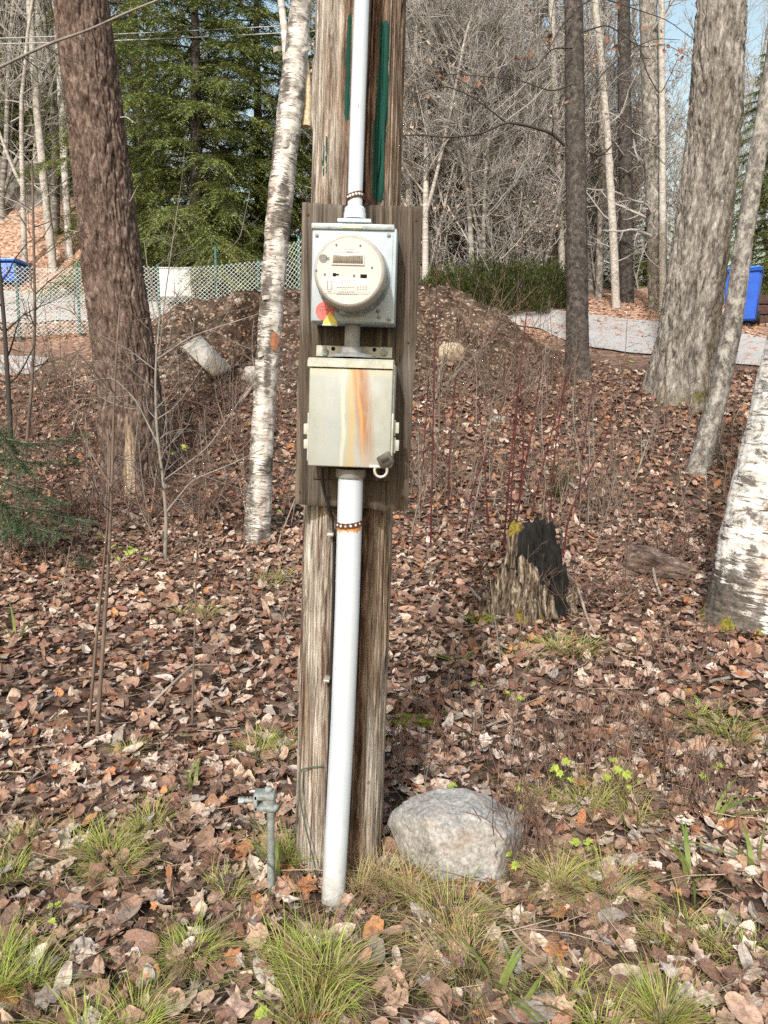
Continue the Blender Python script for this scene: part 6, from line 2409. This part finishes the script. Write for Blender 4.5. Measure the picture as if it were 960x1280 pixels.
# ------------------------------------------------------------------ evergreens
def hemlock(seed, H, spread, nbr, dens, leaf=(.080, .028), col=((.075, .11, .04), (.20, .245, .075), (.40, .42, .14))):
    rng = np.random.RandomState(seed)
    tb, cb = MB(), MB()
    p = np.stack([np.zeros(10), np.zeros(10), np.linspace(-.2, H, 10)], 1)
    p[:, 0] += .05 * np.sin(np.arange(10) * .8 + seed)
    tb.add(*tubeF(p, np.linspace(.018 * H, .004, 10), 10), bk=np.repeat(p, 10, 0))
    P0, D0, U0, S0 = [], [], [], []
    for k in range(nbr):
        t = (k + rng.rand()) / nbr
        z = H * (.06 + .93 * t)
        a = k * 2.4 + rng.uniform(-.4, .4)
        L_ = spread * (1 - t) ** .75 * rng.uniform(.65, 1.15) + .25
        n = 8
        d = np.array([math.cos(a), math.sin(a), .22 - .25 * (1 - t)])
        q = [np.array([0, 0, z])]
        for i in range(n):
            d = d + np.array([rng.normal() * .06, rng.normal() * .06, -.065])
            d /= np.linalg.norm(d)
            q.append(q[-1] + d * L_ / n)
        q = np.array(q)
        tb.add(*tubeF(q, np.linspace(.012 + .006 * L_, .003, n + 1), 4), bk=np.repeat(q, 4, 0))
        m = int(dens * L_)
        for j in range(m):
            f = rng.uniform(.12, 1.0) * n
            i = min(int(f), n - 1)
            o = q[i] + (q[i + 1] - q[i]) * (f - i)
            ax_ = q[i + 1] - q[i]
            ax_ /= np.linalg.norm(ax_)
            side = np.cross(ax_, [0, 0, 1]) * rng.choice([-1, 1])
            dd = ax_ * rng.uniform(.3, .9) + side * rng.uniform(.3, 1.0) + np.array([0, 0, rng.uniform(-.45, .12)])
            dd /= np.linalg.norm(dd)
            l = L_ * rng.uniform(.12, .34)
            kk = max(5, int(l / .045))
            s = np.linspace(.05, 1, kk)
            pts = o + dd * l * s[:, None] + np.array([0, 0, -.22 * l]) * (s ** 2)[:, None]
            sv = np.cross(dd, [0, 0, 1])
            sv /= np.linalg.norm(sv) + 1e-9
            for sg in (-1, 1):
                P0.append(pts)
                D0.append(np.tile(dd * .75 + sv * sg * .75, (kk, 1)) + rng.normal(size=(kk, 3)) * .28)
                S0.append(np.full(kk, 1.0) * (1.15 - .5 * s))
    P0, D0, S0 = np.concatenate(P0), np.concatenate(D0), np.concatenate(S0)
    n = len(P0)
    D0 /= np.linalg.norm(D0, axis=1)[:, None]
    up = np.array([0, 0, 1.0]) + rng.normal(size=(n, 3)) * .45
    sd_ = np.cross(D0, up)
    sd_ /= np.linalg.norm(sd_, axis=1)[:, None] + 1e-9
    ln = leaf[0] * S0 * rng.uniform(.7, 1.3, n)
    wd = leaf[1] * S0 * rng.uniform(.6, 1.2, n)
    A = P0 + sd_ * (wd * .42)[:, None]
    B = P0 - sd_ * (wd * .42)[:, None]
    C = P0 + D0 * (ln * 1.1)[:, None] + np.array([0, 0, -.012])
    V = np.stack([A, B, C], 1).reshape(-1, 3)
    F = (np.arange(n) * 3)[:, None] + np.arange(3)[None]
    w = rng.rand(n)
    clump = .5 + .5 * noise3(P0[:, 0] * 1.6, P0[:, 1] * 1.6, P0[:, 2] * 1.6)
    w = np.clip(.6 * w + .45 * clump - .02, 0, 1)
    c0, c1, c2 = [np.array(c) for c in col]
    cc = np.where(w[:, None] < .6, c0 + (c1 - c0) * (w[:, None] / .6), c1 + (c2 - c1) * ((w[:, None] - .6) / .4))
    cb.add(V, F, Col=np.repeat(cc, 3, 0))
    return tb, cb

EV = []
for i, (H, sp, nb, de) in enumerate(((9.5, 2.7, 150, 36), (8.5, 2.4, 140, 36), (10.5, 2.4, 140, 28))):
    tb, cb = hemlock(500 + i, H, sp, nb, de)
    EV.append(proto('hemlock_tree', 'hemlock', 'tree', 'evergreens behind the fence', (tb, cb), (MT['bark_dark'], MT['needle'])))
for px, Y, k, sc, rz, lab in (
        (255, 16.2, 0, 1.0, .5, 'dense dark hemlock standing right behind the chain-link fence'),
        (330, 17.8, 1, 1.05, 2.0, 'drooping green hemlock seen beyond the slender birch'),
        (185, 18.2, 2, 1.0, 1.1, 'tall hemlock half hidden by the brown furrowed trunk'),
        (425, 19.0, 1, .95, 3.2, 'hemlock hidden mostly behind the utility pole'),
        (10, 25.0, 2, 1.3, 4.0, 'shaded hemlock above the rock outcrop'),
        (95, 27.0, 0, 1.35, 2.2, 'dark hemlock high behind the rock outcrop'),
        (-60, 22.0, 1, 1.2, .2, 'dark hemlock at the end of the rock outcrop'),
        (50, 21.0, 1, 1.0, 1.7, 'green hemlock between the rock outcrop and the brown furrowed trunk'),
        (955, 17.5, 0, .62, 5.0, 'dark evergreen standing behind the blue wheelie bin'),
        (1010, 19.5, 2, .75, 1.0, 'tall dark evergreen beyond the timber stack'),
        (800, 20.5, 1, .42, 4.0, 'young evergreen filling in behind the lichen-blotched trunk'),
        (735, 19.5, 0, .36, 3.0, 'young evergreen behind the slim dark trunk'),
        (530, 17.5, 2, .30, 3.0, 'small young evergreen in the thicket behind the mound')):
    x = (px - 480) / FPX * Y * .985
    PL.put(EV[k], (x, Y, float(ground0(x, Y)) - .1), rz, sc, lab)

# yew-like hedge behind the mound
def make_hedge():
    rng = np.random.RandomState(61)
    for k, (px, Y, w, h, lab) in enumerate(((520, 13.6, .55, .62, 'low dark yew shrub peeping over the mound crest'), (560, 13.8, .6, .75, 'dark green yew shrub behind the mound with yellowish tips'), (600, 13.9, .6, .85, 'rounded dark yew shrub in the middle of the low hedge'), (640, 14.1, .6, .80, 'dark yew shrub at the driveway end of the hedge'), (680, 14.6, .5, .7, 'dark yew shrub behind the slim dark trunk'))):
        x = (px - 480) / FPX * Y
        base = np.array([x, Y, float(ground0(x, Y))])
        r = thing('yew_shrub', lab, 'shrub', base, 'low evergreen shrubs behind the mound')
        n = 9000
        d = rng.normal(size=(n, 3))
        d[:, 2] = np.abs(d[:, 2])
        d /= np.linalg.norm(d, axis=1)[:, None]
        rad = rng.uniform(.45, 1.0, n) ** .6
        rad = rad * (1 + .25 * noise3(d[:, 0] * 3 + k, d[:, 1] * 3, d[:, 2] * 3))
        p = base + d * rad[:, None] * np.array([w, w * .8, h * 1.25])
        D = d * .6 + np.array([0, 0, .9]) + rng.normal(size=(n, 3)) * .45
        D /= np.linalg.norm(D, axis=1)[:, None]
        sd_ = np.cross(D, rng.normal(size=(n, 3)))
        sd_ /= np.linalg.norm(sd_, axis=1)[:, None]
        l, wd = rng.uniform(.035, .075, n), rng.uniform(.010, .018, n)
        V = np.stack([p - sd_ * wd[:, None] / 2, p + sd_ * wd[:, None] / 2, p + D * l[:, None]], 1).reshape(-1, 3)
        F = (np.arange(n) * 3)[:, None] + np.arange(3)[None]
        c = np.array([(.032, .044, .011)]) * rng.uniform(.5, 1.6, (n, 1)) + (rng.rand(n, 1) < .2) * np.array([[.07, .065, .01]])
        MB().add(V, F, Col=np.repeat(c, 3, 0)).build('foliage', MT['needle'], r)
        b = MB()
        for q in range(14):
            a = rng.uniform(0, 6.28)
            pp, rr = limb(base, (math.cos(a) * .6, math.sin(a) * .6, 1), h, .012, rng, 5, .1)
            b.add(*tubeF(pp, rr, 4))
        b.build('stem', MT['brown_stem'], r)
make_hedge()

# ------------------------------------------------------------------ young hemlock with low boughs
def make_boughs():
    rng = np.random.RandomState(19)
    base = hit(-60, 690)
    Y = base[1]
    r = thing('young_hemlock', 'young hemlock with soft green boughs spreading over the leaves', 'tree', base)
    tp = P(-70, 420, Y)
    MB().add(*tubeF([base - [0, 0, .1], (base + tp) / 2 + [.02, 0, 0], tp], [.022, .016, .007], 8)).build('trunk', MT['brown_stem'], r, smooth=180)
    def bough(px, name='bough'):
        Ys = np.linspace(Y, Y - .45, len(px))
        p, rr = tapered(px, Ys, .007, .0015)
        tw = MB().add(*tubeF(p, rr, 5))
        N0, N1 = [], []
        for i in range(3, len(p)):
            f = 1 - (i / len(p)) * .55
            for sg in (-1, 1):
                for q in range(3):
                    ax_ = p[i] - p[i - 1]
                    ax_ = ax_ / np.linalg.norm(ax_)
                    side = np.cross(ax_, [0, 0, 1]) * sg
                    dd = ax_ * rng.uniform(.5, .9) + side * rng.uniform(.35, .8) + np.array([0, 0, rng.uniform(-.30, .10)])
                    dd /= np.linalg.norm(dd)
                    l = .30 * f * rng.uniform(.4, 1.1)
                    o = p[i - 1] + (p[i] - p[i - 1]) * rng.rand()
                    s = np.linspace(0, 1, 5)
                    qp = o + dd * l * s[:, None] + np.array([0, 0, -.10 * l]) * (s ** 2)[:, None]
                    tw.add(*tubeF(qp, np.linspace(.0016, .0006, 5), 3))
                    m = int(l / .0016)
                    t = rng.rand(m)
                    pos = o + dd * l * t[:, None] + np.array([0, 0, -.10 * l]) * (t ** 2)[:, None]
                    sv = np.cross(dd, [0, 0, 1])
                    sv /= np.linalg.norm(sv)
                    nd = dd * .45 + sv * rng.choice([-1, 1], m)[:, None] * rng.uniform(.5, 1, m)[:, None] + rng.normal(size=(m, 3)) * .25
                    nd /= np.linalg.norm(nd, axis=1)[:, None]
                    N0.append(pos)
                    N1.append(nd)
        N0, N1 = np.concatenate(N0), np.concatenate(N1)
        n = len(N0)
        sd_ = np.cross(N1, [0, 0, 1.0])
        sd_ /= np.linalg.norm(sd_, axis=1)[:, None] + 1e-9
        l = rng.uniform(.014, .026, n)
        V = np.stack([N0 - sd_ * .0024, N0 + sd_ * .0024, N0 + N1 * l[:, None]], 1).reshape(-1, 3)
        F = (np.arange(n) * 3)[:, None] + np.arange(3)[None]
        c = np.array([[.085, .150, .080]]) * rng.uniform(.6, 1.5, (n, 1)) + (rng.rand(n, 1) < .25) * np.array([[.05, .06, .02]])
        bo = tw.build(name, MT['brown_stem'], r, smooth=180)
        MB().add(V, F, Col=np.repeat(c, 3, 0)).build('needles', MT['needle'], bo)
    for px in ([(-65, 520), (-10, 545), (40, 555), (95, 545)], [(-65, 540), (-10, 570), (40, 578), (88, 575)], [(-65, 560), (0, 600), (40, 615), (70, 628)], [(-65, 600), (-10, 628), (50, 640), (108, 652)], [(-65, 620), (-10, 645), (30, 655), (70, 668)], [(-65, 470), (-20, 520), (10, 560), (30, 590)], [(-65, 580), (-20, 610), (5, 640), (15, 668)], [(-65, 690), (-20, 720), (10, 735), (38, 735)]):
        bough(px)
    # small seedling in the litter
    base = hit(105, 716)
    r2 = thing('hemlock_seedling', 'small grey green hemlock seedling in the litter below the boughs', 'seedling', base)
    b, bt = MB(), MB()
    for q in range(26):
        a = rng.uniform(0, 6.28)
        p, rr = limb(base + [0, 0, rng.uniform(0, .05)], (math.cos(a), math.sin(a) * .6, rng.uniform(.3, 1.3)), rng.uniform(.08, .17), .0012, rng, 4, .1, -.02)
        bt.add(*tubeF(p, rr, 3))
        m = 70
        t = rng.rand(m) * (len(p) - 1.01)
        i = t.astype(int)
        pos = p[i] + (p[i + 1] - p[i]) * (t - i)[:, None]
        nd = rng.normal(size=(m, 3)); nd /= np.linalg.norm(nd, axis=1)[:, None]
        sd_ = np.cross(nd, [0, 0, 1.0]); sd_ /= np.linalg.norm(sd_, axis=1)[:, None]
        V = np.stack([pos - sd_ * .0013, pos + sd_ * .0013, pos + nd * .015], 1).reshape(-1, 3)
        b.add(V, (np.arange(m) * 3)[:, None] + np.arange(3)[None], Col=np.tile([[.06, .10, .055]], (m * 3, 1)))
    b.build('needles', MT['needle'], r2)
    bt.build('stem', MT['brown_stem'], r2)
    base = hit(695, 622)
    r3 = thing('yew_seedling', 'small yellow green evergreen tuft behind the charred stump', 'seedling', base)
    b, bt = MB(), MB()
    for q in range(40):
        a = rng.uniform(0, 6.28)
        p, rr = limb(base, (math.cos(a) * .5, math.sin(a) * .4, 1.0), rng.uniform(.15, .42), .002, rng, 4, .12, .02)
        bt.add(*tubeF(p, rr, 3))
        m = 60
        t = rng.rand(m) * (len(p) - 1.01)
        i = t.astype(int)
        pos = p[i] + (p[i + 1] - p[i]) * (t - i)[:, None]
        nd = rng.normal(size=(m, 3)) + [0, 0, .6]; nd /= np.linalg.norm(nd, axis=1)[:, None]
        sd_ = np.cross(nd, [0, .3, 1.0]); sd_ /= np.linalg.norm(sd_, axis=1)[:, None]
        V = np.stack([pos - sd_ * .002, pos + sd_ * .002, pos + nd * .03], 1).reshape(-1, 3)
        b.add(V, (np.arange(m) * 3)[:, None] + np.arange(3)[None], Col=np.tile([[.10, .13, .03]], (m * 3, 1)))
    b.build('needles', MT['needle'], r3)
    bt.build('stem', MT['brown_stem'], r3)
make_boughs()

# ------------------------------------------------------------------ thin saplings and stems
def stem_thing(name, lab, pts, Y, r0, r1, mat, ntw, tl, seed, group=None, cat='sapling', more=()):
    rng = np.random.RandomState(seed)
    b0 = hit(*pts[0]) if Y is None else P(pts[0][0], pts[0][1], Y)
    if Y is None:
        Y = b0[1]
    r = thing(name, lab, cat, b0, group)
    p, rr = tapered(pts, Y, r0, r1)
    p[0] -= np.array([0, 0, .03])
    MB().add(*tubeF(p, rr, 6)).build('stem', mat, r, smooth=180)
    b = MB()
    if ntw:
        add_side_twigs(b, p[len(p) // 4:], rr[len(p) // 4:], rng, ntw, tl, 1)
    for (q, q0, q1) in more:
        p2, r2 = tapered(q, Y, q0, q1)
        b.add(*tubeF(p2, r2, 5))
        add_side_twigs(b, p2, r2, rng, 4, tl, 1)
    if b.n:
        b.build('crown', mat, r, smooth=180)
    return r

RED = 'thin dark red bare stem rising near the charred stump'
for i, pts in enumerate(([(538, 692), (540, 600), (543, 450), (546, 330)], [(629, 692), (636, 600), (648, 480), (659, 385)], [(637, 668), (641, 580), (648, 495)], [(663, 650), (684, 560), (712, 462)], [(687, 650), (694, 560), (707, 470)], [(640, 690), (652, 610), (668, 520), (678, 450)], [(560, 640), (562, 560), (570, 470)], [(724, 640), (728, 560), (742, 480)], [(610, 660), (606, 580), (598, 500)], [(525, 640), (530, 560), (536, 470)], [(702, 700), (712, 640), (752, 560), (765, 520)], [(648, 640), (655, 560), (650, 470)], [(580, 680), (590, 610), (612, 560)])):
    stem_thing('red_shoot', RED, pts, None, .0078, .0036, MT['red_stem'], 7 if i % 2 else 4, .22, 200 + i, 'red stems near the stump', 'shoot')

stem_thing('sapling', 'grey forked sapling with arching twigs before the brown furrowed trunk', [(206, 700), (208, 650), (204, 600), (196, 540), (194, 480), (196, 430)], None, .015, .007, MT['grey_stem'], 14, .7, 300,
           more=(([(208, 640), (240, 600), (290, 580), (330, 560)], .008, .002), ([(200, 560), (170, 500), (140, 470), (60, 490)], .008, .002), ([(195, 450), (240, 420), (300, 400), (330, 390)], .008, .002), ([(197, 430), (200, 390), (185, 340), (180, 300)], .008, .002), ([(205, 600), (260, 560), (300, 500), (318, 470)], .006, .002)))
stem_thing('sapling', 'twin brown saplings crossing in front of the brown furrowed trunk', [(121, 922), (128, 820), (136, 700), (140, 600), (143, 480), (150, 380)], None, .0095, .003, MT['brown_stem'], 10, .25, 301,
           more=(([(110, 918), (122, 780), (134, 660), (138, 560)], .007, .003), ([(136, 690), (170, 720), (200, 680), (240, 640)], .004, .0015), ([(140, 610), (110, 560), (85, 500), (80, 440)], .004, .0015)))
stem_thing('sapling', 'brown sapling standing alone among curled leaves, dry tipped', [(240, 905), (243, 800), (246, 700), (250, 610)], None, .005, .002, MT['brown_stem'], 8, .2, 302)
stem_thing('sapling', 'dark upright stem beside the hemlock boughs', [(14, 560), (10, 480), (5, 400), (-2, 320)], 6.4, .022, .014, MT['bark_dark'], 8, .6, 303)
stem_thing('sapling', 'dull grey stem rising past the blue tub', [(30, 590), (40, 480), (44, 400), (42, 300), (40, 200)], 6.8, .016, .009, MT['brown_stem'], 10, .7, 304,
           more=(([(41, 300), (20, 260), (0, 245)], .006, .003), ([(42, 330), (70, 300), (110, 290)], .006, .002), ([(43, 380), (60, 350), (80, 345)], .004, .002)))
stem_thing('sapling', 'bent thin sapling curving over the fence behind the mound', [(196, 480), (205, 380), (216, 300), (228, 220), (232, 170)], 9.0, .009, .004, MT['grey_stem'], 6, .5, 305,
           more=(([(206, 390), (260, 330), (300, 300), (312, 240)], .006, .003), ([(216, 300), (235, 260), (240, 240)], .005, .002)))
# branch that crosses the top of the brown trunk, from a stem out of the picture
stem_thing('sapling', 'grey stem whose long bough crosses the brown furrowed trunk', [(-150, 660), (-150, 420), (-140, 200), (-120, 110)], 5.6, .03, .016, MT['grey_stem'], 6, .6, 306,
           more=(([(-135, 160), (-60, 110), (0, 84), (60, 55), (110, 38), (160, 15), (210, -5), (260, -30)], .013, .005),))

# leaf-hung twigs of the slim dark tree
def hanging_leaves():
    rng = np.random.RandomState(71)
    spots = [(548, 92), (553, 98), (575, 97), (582, 100), (598, 105), (605, 100), (645, 72), (664, 70), (683, 50), (688, 45), (684, 52), (714, 130), (708, 128), (693, 136), (760, 50), (768, 60), (830, 65), (835, 58), (826, 40), (845, 70), (850, 75), (822, 55), (535, 122), (850, 65), (805, 35), (772, 8)]
    r = R_dark
    for px, py in spots:
        c = P(px, py, 9.3)
        for q in range(1):
            V, F, uv = HI[rng.randint(len(HI))]
            R = frames(np.array([[0, -.8, .2]]), rng, .5)[0]
            s = rng.uniform(.08, .13)
            col = np.tile(np.array([.20, .10, .065]) * rng.uniform(.5, 1.6), (len(V), 1))
            MB().add((V * s) @ R.T + c, F, Col=col, luv=uv).build('leaf', MT['leaf'], r)
    b = MB()
    for pts in ([(716, 60), (690, 60), (670, 85), (655, 90), (640, 70), (632, 62)], [(714, 20), (700, 35), (690, 55), (676, 75)], [(728, 40), (760, 30), (800, 60), (832, 55), (860, 70)], [(800, 60), (808, 90), (825, 120), (840, 90), (848, 72)], [(716, 105), (690, 115), (650, 100), (600, 95), (560, 92), (530, 100)], [(722, 10), (745, -5), (790, 10), (835, 25), (880, 60)]):
        p, rr = tapered(pts, 9.4, .010, .003)
        b.add(*tubeF(p, rr, 5))
        add_side_twigs(b, p, rr, rng, 6, .25, 1)
    b.build('crown', MT['bark_dark'], r, smooth=180)
hanging_leaves()

# scattered thin stems over the woodland floor
def scatter_stems():
    rng = np.random.RandomState(91)
    labs = ('wispy brown bare stem growing from the leaf carpet', 'wispy grey bare stem growing from the leaf carpet', 'wispy straw coloured dead stem growing from the leaf carpet')
    mats = (MT['brown_stem'], MT['grey_stem'], MT['dead_stick'])
    protos_ = []
    for k in range(9):
        b = MB()
        H = (1.0, .8, .6)[k % 3]
        n = 1 + k % 3
        root = bpy.data.objects.new('bare_shoot', None)
        COL.objects.link(root)
        tag(root, labs[k % 3], 'shoot', 'bare stems on the woodland floor')
        ORG[root.name] = np.zeros(3)
        p, r = limb((0, 0, -.03), (rng.normal() * .15, rng.normal() * .15, 1), H, .0068, rng, 9, .05, .03)
        MB().add(*tubeF(p, r, 5)).build('stem', mats[k % 3], root, smooth=180)
        add_side_twigs(b, p, r, rng, 7, .28 * H, 1, 3, .9, .04)
        b.build('crown', mats[k % 3], root, smooth=180)
        protos_.append(root)
    for i in range(250):
        if i < 205:
            px, py = rng.uniform(0, 960), rng.uniform(480, 690)
        elif i < 235:
            px, py = rng.uniform(0, 960), rng.uniform(690, 900)
        else:
            px, py = rng.uniform(520, 900), rng.uniform(850, 1000)
        if 360 < px < 520 and py > 880:
            px = 560
        c = hit(px, py)
        k = rng.randint(9)
        sc = rng.uniform(.45, 1.15) * (.55 if py > 690 else 1.0) * (.6 if py > 850 else 1)
        PL.put(protos_[k], tuple(c), rng.uniform(0, 6.28), sc, labs[k % 3])
scatter_stems()

# clumps of dry weeds
def weeds():
    rng = np.random.RandomState(93)
    for px, py, n, h, sp, lab in ((700, 975, 26, 130, 90, 'brown dry weed stems standing behind the granite boulder'), (840, 1000, 34, 110, 110, 'thick clump of brown weed stems beside the strap-leaved plant'), (790, 930, 24, 100, 110, 'twiggy brown weeds below the leaning birch'), (650, 1080, 30, 130, 44, 'dry brown weed stems pressed against the boulder'), (545, 960, 18, 90, 80, 'sparse dry weed stems beside the pole above the boulder'), (600, 900, 20, 90, 110, 'thin dead weed stems before the stump'), (760, 760, 26, 90, 90, 'tangled dry weeds between the stump and the rotten log'), (850, 830, 20, 70, 100, 'low brown weeds at the mossy birch foot'), (180, 600, 18, 70, 60, 'dry twigs gathered round the brown furrowed trunk'), (300, 560, 26, 110, 110, 'tangled dry twigs at the side of the slender birch'), (590, 500, 40, 120, 110, 'pale arching dry brush at the foot of the mound'), (250, 520, 34, 100, 120, 'brown dry brush in front of the mound hollow'), (60, 560, 26, 110, 100, 'dry brush behind the hemlock boughs'), (700, 520, 26, 90, 100, 'thin dry brush below the slim dark trunk'), (560, 620, 26, 110, 90, 'upright dry stalks beside the mounting board'), (760, 640, 24, 100, 110, 'sparse dry stalks on the leaf slope beyond the stump'), (30, 700, 16, 70, 80, 'dry stalks under the hemlock boughs'), (380, 480, 10, 80, 30, 'dry twigs between the birch and the mounting board'), (110, 650, 40, 110, 110, 'thick tangled dry brush in front of the brown furrowed trunk'), (235, 650, 40, 110, 110, 'tangled dry brush between the brown trunk and the birch'), (50, 500, 34, 110, 110, 'tangled dry brush beside the pale side path'), (285, 450, 26, 70, 90, 'dry twigs hanging in the mound hollow'), (640, 470, 46, 110, 120, 'tangled dry brush on the flank of the mound'), (840, 700, 24, 80, 90, 'dry twigs lying behind the rotten log'), (660, 760, 20, 80, 80, 'dry twigs caught against the stump')):
        c = hit(px, py)
        m_ = mpp(px, py, c[1])
        b = MB()
        pale = 'pale' in lab or 'straw' in lab or 'stalks' in lab
        for q in range(int(n * (1.2 if py > 820 else 2.2))):
            x = c[0] + rng.normal() * sp * m_ * .4
            y = c[1] + rng.normal() * sp * m_ * .3
            z = float(ground(x, y))
            arch = 'brush' in lab or 'tangled' in lab or 'twigs' in lab
            d = (rng.normal() * (.7 if arch else .2), rng.normal() * (.5 if arch else .2), 1)
            p, r = limb((x, y, z - .01), d, h * m_ * rng.uniform(.4, 1.2), .0012 * c[1] ** .7, rng, 7, .12, -.05 if arch else .02)
            colr = np.array([.20, .15, .115]) * rng.uniform(.6, 1.6) if pale else np.array([.135, .085, .066]) * rng.uniform(.5, 2.0)
            V, F = tubeF(p, r, 3)
            b.add(V, F, Col=np.tile(colr, (len(V), 1)))
            for w in range(3):
                i = rng.randint(2, 7)
                v = rng.normal(size=3)
                p2, r2 = limb(p[i], (p[i] - p[i - 1]) / np.linalg.norm(p[i] - p[i - 1]) + .7 * v / np.linalg.norm(v), h * m_ * rng.uniform(.1, .35), r[i] * .7, rng, 4, .12)
                V, F = tubeF(p2, r2, 3)
                b.add(V, F, Col=np.tile(colr, (len(V), 1)))
        o = b.build('dry_weed', MT['stalk'], origin=c, smooth=180)
        tag(o, lab, 'weeds')
weeds()

# fallen sticks
def sticks():
    rng = np.random.RandomState(95)
    for k, (x0, y0, x1, y1, w, lab) in enumerate((
            (585, 735, 618, 775, 5, 'pale bent stick leaning against the stump root'), (700, 715, 745, 800, 4, 'tan dead stick propped behind the stump'),
            (800, 690, 840, 780, 4, 'bleached stick standing off the rotten log'), (150, 640, 185, 655, 6, 'pale stick lying by the brown furrowed trunk'),
            (660, 850, 640, 905, 5, 'pale broken stick in the litter below the stump'), (600, 915, 700, 880, 4, 'brown stick lying across the leaves before the stump'),
            (40, 890, 110, 850, 4, 'straight brown stick lying in the leaf litter'), (170, 905, 300, 830, 4, 'long brown stick slanting across the leaf litter'),
            (240, 960, 300, 945, 4, 'short grey stick among leaves behind the rod'), (830, 1040, 770, 1050, 6, 'thick pale stick under the brown weed stems'),
            (620, 1160, 690, 1220, 4, 'dark curved twig beside the foremost leaves'), (300, 505, 335, 460, 5, 'pale stick slanting behind the slender birch'),
            (560, 480, 610, 430, 5, 'pale bowed branch on the mound beside the board'), (545, 500, 560, 430, 4, 'bleached branch standing on the mound foot'),
            (60, 960, 20, 1000, 4, 'thin brown stick between small grass tufts'), (880, 860, 940, 845, 5, 'grey stick below the mossy birch foot'))):
        a, c = hit(x0, y0), hit(x1, y1)
        up = .02 if abs(y0 - y1) < 70 else .12
        if np.linalg.norm(a - c) > 1.2:
            c = a + (c - a) / np.linalg.norm(c - a) * 1.0
        mid = (a + c) / 2 + np.array([0, 0, up])
        p = np.array([a + [0, 0, .012], a * .6 + mid * .4 + rng.normal(size=3) * .008 + [0, 0, .012], mid, c * .6 + mid * .4 + rng.normal(size=3) * .008, c + [0, 0, .015]])
        r = w / 2 * mpp(x0, y0, a[1])
        b = MB().add(*tube(p, [r, r * .95, r * .85, r * .75, r * .5], 7))
        tag(b.build('fallen_stick', MT['dead_stick'] if k % 3 else MT['grey_stem'], origin=a, smooth=180), lab, 'stick')
sticks()
